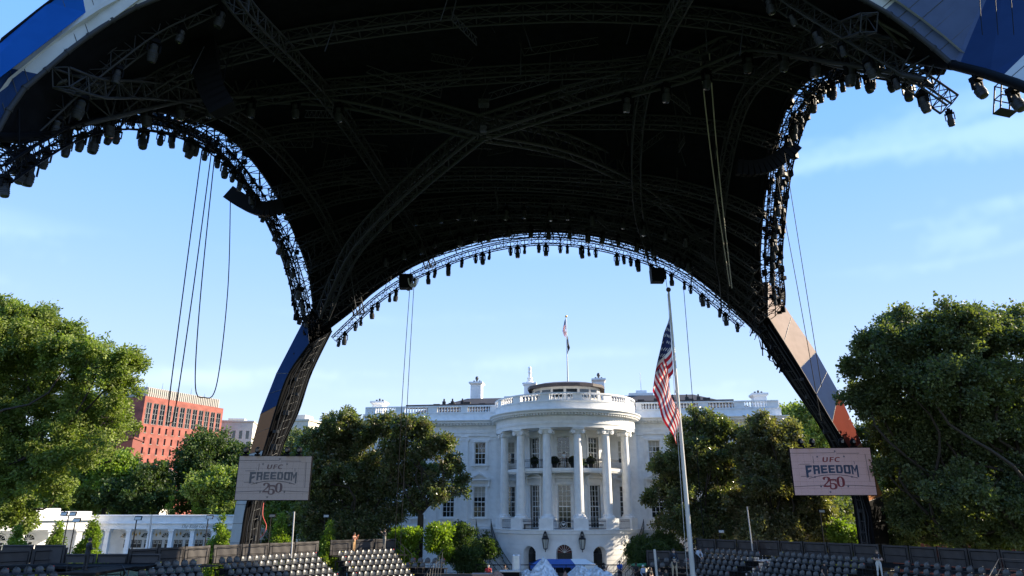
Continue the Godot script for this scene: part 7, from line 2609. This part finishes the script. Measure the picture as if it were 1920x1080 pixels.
	g.span(Vector3(0, 0, -4.5), Vector3(14.6, 4.498, -4.0))
	g.span(Vector3(0, 0.2, -4.0), Vector3(14.6, 0.45, 0.7))
	part(o, "wall", g, M.white_paint)
	for k in 5:
		part(o, "column", cm, M.trim_paint, Transform3D(Basis.IDENTITY.scaled(Vector3(1.15, 1.02, 1.15)), Vector3(1.0 + k * 3.15, 0, 0)))
		fan_window(o, Transform3D(Basis.IDENTITY, Vector3(2.5 + k * 3.15, 3.2, -3.98)), 0.75, 2.6)
	g = Geo.new()
	g.span(Vector3(5.4, 7.1, -3.4), Vector3(6.6, 9.0, -2.4))
	g.span(Vector3(5.2, 9.002, -3.6), Vector3(6.8, 9.2, -2.2))
	part(o, "chimney", g, M.white_paint)


func far_buildings():
	var x = Vector3(13, 0, -30).normalized()
	var o = thing("office_building", "red brick office building with a ribbed grey parapet", "building", Vector3(-118, 0, -220))
	o.basis = Basis(x, Vector3.UP, x.cross(Vector3.UP))
	var L = 32.7
	var g := Geo.new()
	var rows = [[32.6, 39.4, 1.9], [29.8, 31.8, 0.75], [26.4, 28.5, 0.75], [23.2, 25.3, 0.75], [19.9, 21.9, 0.75], [16.6, 18.6, 0.75], [13.2, 15.2, 0.75]]
	var holes = []
	var bay = L / 12.4
	for r in rows:
		for k in 12:
			var c = (k + 0.7) * bay
			holes.append([c - r[2] / 2, r[0], c + r[2] / 2, r[1]])
	holed(g, 0, L, 0, 41.3, holes, 0, 0.4)
	g.quad(Vector3(0, 0, -40), Vector3(0, 41.3, -40), Vector3(0, 41.3, 0), Vector3(0, 0, 0))
	g.quad(Vector3(L, 0, 0), Vector3(L, 41.3, 0), Vector3(L, 41.3, -40), Vector3(L, 0, -40))
	g.quad(Vector3(0, 41.3, 0), Vector3(0, 41.3, -40), Vector3(L, 41.3, -40), Vector3(L, 41.3, 0))
	part(o, "wall", g, M.red_brick)
	var top := Geo.new()
	var wide = 1.9
	top.quad(Vector3(-wide / 2, 0, -0.38), Vector3(-wide / 2, 6.8, -0.38), Vector3(wide / 2, 6.8, -0.38), Vector3(wide / 2, 0, -0.38))
	var bars := Geo.new()
	for q in [-0.5, 0.0, 0.5]:
		bars.span(Vector3(q * wide - 0.06, 0, -0.37), Vector3(q * wide + 0.06, 6.8, 0.0))
	for y in [0.0, 1.5, 3.2, 4.9, 6.6]:
		bars.span(Vector3(-wide / 2, y, -0.36), Vector3(wide / 2, y + 0.18, -0.15))
	var small := Geo.new()
	small.quad(Vector3(-0.4, 0, -0.38), Vector3(-0.4, 2.1, -0.38), Vector3(0.4, 2.1, -0.38), Vector3(0.4, 0, -0.38))
	var sf := Geo.new()
	sf.span(Vector3(-0.45, -0.12, 0.003), Vector3(0.45, 0.0, 0.12))
	var ms = [top.mesh(), bars.mesh(), small.mesh(), sf.mesh()]
	for r in rows.size():
		for k in 12:
			var xf = Transform3D(Basis.IDENTITY, Vector3((k + 0.7) * bay, rows[r][0], 0))
			if r == 0:
				var w = part(o, "tall_window", ms[0], M.window_glass if k % 3 else M.hazy_glass, xf)
				part(w, "mullion", ms[1], M.grey_roof)
			else:
				var w = part(o, "window", ms[2], M.window_glass if (k * 7 + r * 5) % 4 else M.hazy_glass, xf)
				part(w, "sill", ms[3], M.concrete)
	g = Geo.new()
	g.span(Vector3(1.0, 41.302, -39), Vector3(L - 1.5, 44.4, -0.8))
	part(o, "parapet", g, M.concrete)
	var rib := Geo.new()
	rib.span(Vector3(-0.16, 0, 0), Vector3(0.16, 3.0, 0.25))
	var rm = rib.mesh()
	for k in 38:
		part(o, "parapet_rib", rm, M.concrete, Transform3D(Basis.IDENTITY, Vector3(1.4 + k * 0.79, 41.35, -0.798)))
	g = Geo.new()
	for k in 5:
		g.tube(Vector3(3 + k * 6, 44.4, -4), Vector3(3 + k * 6, 46.2 + k % 2, -4), 0.08, 0.03, 5)
	part(o, "antenna", g, M.steel_grey)
	# lower brick block half hidden behind the elm, grey roof, pale blocks
	block("brick_block", "dull red brick block half hidden by the elm", Vector3(-119, 0, -203), Vector3(18, 26, 10), 0.25, M.dull_brick, 6, 5, 0.0, 0)
	block("roof_block", "low building with a grey roof below the red office", Vector3(-82.5, 0, -155), Vector3(14, 14.2, 10), 0.1, M.pale_stone, 5, 2, 1.2, 1)
	block("pale_block", "plain pale building behind the rounded dark tree", Vector3(-105, 0, -265), Vector3(13, 37.6, 12), 0.2, M.pale_stone, 5, 7, 0.6, 0)
	block("pale_hotel", "pale hotel with rows of windows beside the leg", Vector3(-62.0, 0, -204), Vector3(9.5, 30.8, 10), -0.2, M.pale_stone, 6, 9, 0.8, 0)
	# brick garden wall under the oaks
	var bw = thing("garden_wall", "reddish brick garden wall glimpsed under the oaks", "wall", Vector3(42, 0, -66))
	g = Geo.new()
	g.span(Vector3(-9, 0, -0.2), Vector3(16, 4.7, 0.2))
	part(bw, "wall_body", g, M.dull_brick)
	g = Geo.new()
	g.span(Vector3(-9.1, 4.702, -0.3), Vector3(16.1, 4.85, 0.3))
	part(bw, "coping", g, M.pale_stone)
	for k in 11:
		g = Geo.new()
		g.span(Vector3(-9 + k * 2.45, 0, 0.201), Vector3(-8.6 + k * 2.45, 4.69, 0.34))
		part(bw, "pier", g, M.dull_brick)


func block(called: String, label: String, at: Vector3, size: Vector3, turn: float, material, cols: int, floors: int, attic: float, roofed: int):
	var o = thing(called, label, "building", at, turn)
	var g := Geo.new()
	var holes = []
	var fh = size.y / (floors + 0.6)
	var bw = size.x / (cols + 0.4)
	for f in floors:
		for c in cols:
			var x = -size.x / 2 + (c + 0.7) * bw
			holes.append([x - bw * 0.24, f * fh + fh * 0.35, x + bw * 0.24, f * fh + fh * 0.95])
	holed(g, -size.x / 2, size.x / 2, 0, size.y, holes, size.z / 2, 0.3)
	g.quad(Vector3(size.x / 2, 0, size.z / 2), Vector3(size.x / 2, size.y, size.z / 2), Vector3(size.x / 2, size.y, -size.z / 2), Vector3(size.x / 2, 0, -size.z / 2))
	g.quad(Vector3(-size.x / 2, 0, -size.z / 2), Vector3(-size.x / 2, size.y, -size.z / 2), Vector3(-size.x / 2, size.y, size.z / 2), Vector3(-size.x / 2, 0, size.z / 2))
	part(o, "wall", g, material)
	var p := Geo.new()
	p.quad(Vector3(-bw * 0.24, 0, -0.28), Vector3(-bw * 0.24, fh * 0.6, -0.28), Vector3(bw * 0.24, fh * 0.6, -0.28), Vector3(bw * 0.24, 0, -0.28))
	var pm = p.mesh()
	for h in holes:
		part(o, "window", pm, M.window_glass, Transform3D(Basis.IDENTITY, Vector3((h[0] + h[2]) / 2, h[1], size.z / 2)))
	g = Geo.new()
	if roofed:
		g.frustum(size.y, size.y + 1.6, Vector2(size.x + 1, size.z + 1), Vector2(size.x * 0.8, size.z * 0.3))
	else:
		g.span(Vector3(-size.x / 2 - 0.3, size.y + 0.002, -size.z / 2 - 0.3), Vector3(size.x / 2 + 0.3, size.y + 0.5, size.z / 2 + 0.3))
		if attic > 0:
			g.span(Vector3(-size.x * 0.25, size.y + 0.502, -size.z * 0.3), Vector3(size.x * 0.2, size.y + 0.5 + attic * 2, size.z * 0.2))
	part(o, "roof", g, M.grey_roof if roofed else material)


func ground():
	var g := Geo.new()
	var s = 500.0
	g.quad(Vector3(-s, 0, s * 0.2), Vector3(-s, 0, -s), Vector3(s, 0, -s), Vector3(s, 0, s * 0.2))
	tag(part(self, "lawn", g, M.lawn), "mown green lawn round the event canopy", "lawn", "", "structure")
	g = Geo.new()
	g.quad(Vector3(-30, 0.004, -64), Vector3(-30, 0.004, -89), Vector3(44, 0.004, -80), Vector3(44, 0.004, -60))
	tag(part(self, "bounce_driveway", g, M.bounce_paving), "drive before the mansion steps, enlarged and lightened to bounce light", "bounce_driveway", "", "structure")
	g = Geo.new()
	g.quad(Vector3(-60, 0.004, -92), Vector3(-60, 0.004, -97.3), Vector3(-28, 0.004, -97.3), Vector3(-28, 0.004, -92))
	tag(part(self, "terrace", g, M.porch_stone), "stone terrace before the garden colonnade", "terrace", "", "structure")


# ---- sky -------------------------------------------------------------------------------------------------------------------

func cirrus() -> ImageTexture:
	# thin streaks of high cloud, the same all round
	var w := 1024
	var h := 512
	var im := Image.create(w, h, false, Image.FORMAT_RGBA8)
	im.fill(Color(0, 0, 0, 0))
	var a := FastNoiseLite.new()
	a.seed = 31
	a.frequency = 1.0
	a.fractal_octaves = 5
	a.domain_warp_enabled = true
	a.domain_warp_amplitude = 0.5
	a.domain_warp_frequency = 0.8
	var b := FastNoiseLite.new()
	b.seed = 8
	b.frequency = 0.9
	b.fractal_octaves = 2
	for y in range(60, h / 2):
		var el = PI / 2 - PI * (y + 0.5) / h
		for x in w:
			var az = TAU * x / w
			# look up on a sheet high above: streaks grow flat and fine near the horizon
			var k = 1.0 / (sin(el) + 0.16)
			var p = Vector3(cos(az) * cos(el) * k * 1.5, sin(el) * 9.0, sin(az) * cos(el) * k * 0.55)
			var n = a.get_noise_3dv(p * 1.3)
			var m = b.get_noise_3dv(p * 0.5 + Vector3(7, 0, 3))
			var c = clampf((n + 0.02) * 2.0, 0, 1) * clampf((m + 0.12) * 2.4, 0, 1)
			if c > 0.003:
				im.set_pixel(x, y, Color(0.95, 0.97, 1.0, c))
	return ImageTexture.create_from_image(im)


func _ready():
	# camera: 24 mm phone lens tilted up under the canopy
	var cam := Camera3D.new()
	cam.name = "camera"
	cam.fov = 45.75
	cam.near = 0.1
	cam.far = 2000
	cam.position = Vector3(0, 7.3, 0)
	cam.rotation_degrees = Vector3(17.76, 0, 0)
	add_child(cam)
	# sky
	var env := Environment.new()
	env.background_mode = Environment.BG_SKY
	env.tonemap_mode = Environment.TONE_MAPPER_LINEAR
	env.tonemap_exposure = 2.55
	env.sdfgi_enabled = true
	env.ssao_enabled = true
	env.ssil_enabled = true
	var sky_mat := ProceduralSkyMaterial.new()
	sky_mat.sky_top_color = Color(0.325, 0.54, 0.82)
	sky_mat.sky_horizon_color = Color(0.73, 0.775, 0.79)
	sky_mat.sky_curve = 0.19
	sky_mat.sky_energy_multiplier = 0.92
	sky_mat.sky_cover = cirrus()
	sky_mat.sky_cover_modulate = Color(1, 1, 1, 0.1)
	sky_mat.ground_horizon_color = Color(0.6, 0.66, 0.66)
	sky_mat.ground_bottom_color = Color(0.25, 0.28, 0.2)
	var sky := Sky.new()
	sky.sky_material = sky_mat
	env.sky = sky
	var we := WorldEnvironment.new()
	we.name = "world"
	we.environment = env
	add_child(we)
	# morning sun low on the viewer's right
	var sun := DirectionalLight3D.new()
	sun.name = "sun"
	sun.light_energy = 1.6
	sun.light_color = Color(1.0, 0.93, 0.82)
	sun.light_angular_distance = 0.5
	sun.shadow_enabled = true
	var az := deg_to_rad(79.5)
	var el := deg_to_rad(27.0)
	add_child(sun)
	sun.look_at_from_position(Vector3(cos(el) * sin(az), sin(el), -cos(el) * cos(az)) * 200.0, Vector3.ZERO)

	materials()
	var ut := Geo.new()
	ut.tube(Vector3.ZERO, Vector3(0, 1, 0), 1.0, 1.0, 6, false)
	unit_tube = ut.mesh()
	ground()
	mansion()
	colonnade()
	far_buildings()
	canopy()
	rig()
	screen(Vector3(-20.03, 9.6, -59.5), 0.06, 6.0, 3.55, "grey", "grey display board with dark lettering on the grey leg")
	screen(Vector3(27.24, 10.15, -60.0), -0.16, 6.5, 3.85, "pink", "pinkish display board with navy and red lettering")
	screen_lamps()
	tall_flag()
	roof_flag()
	lanterns()
	bleachers()
	poles()
	stage()
	trees()
	porch_things()
	people()


func screen_lamps():
	for s in [[-20.03, 11.45, -59.3, "grey"], [27.24, 12.2, -59.8, "pinkish"]]:
		for k in [-2.5, -1.5, 1.0, 2.0]:
			var o = thing("perched_light", "black round stage light perched on the %s display board" % s[3], "stage light", Vector3(s[0] + k, s[1], s[2]), 0.0, "lights on the %s board" % s[3])
			var g := Geo.new()
			g.span(Vector3(-0.2, -0.05, -0.15), Vector3(0.2, 0.1, 0.15))
			part(o, "base", g, M.steel_black)
			g = Geo.new()
			g.ball(Vector3(0, 0.4, 0), Vector3(0.24, 0.3, 0.24), 8, 12)
			part(o, "head", g, M.steel_black)
			g = Geo.new()
			g.tube(Vector3(0, 0.4, 0.2), Vector3(0, 0.4, 0.26), 0.14, 0.13, 12)
			part(o, "lens", g, M.lens)
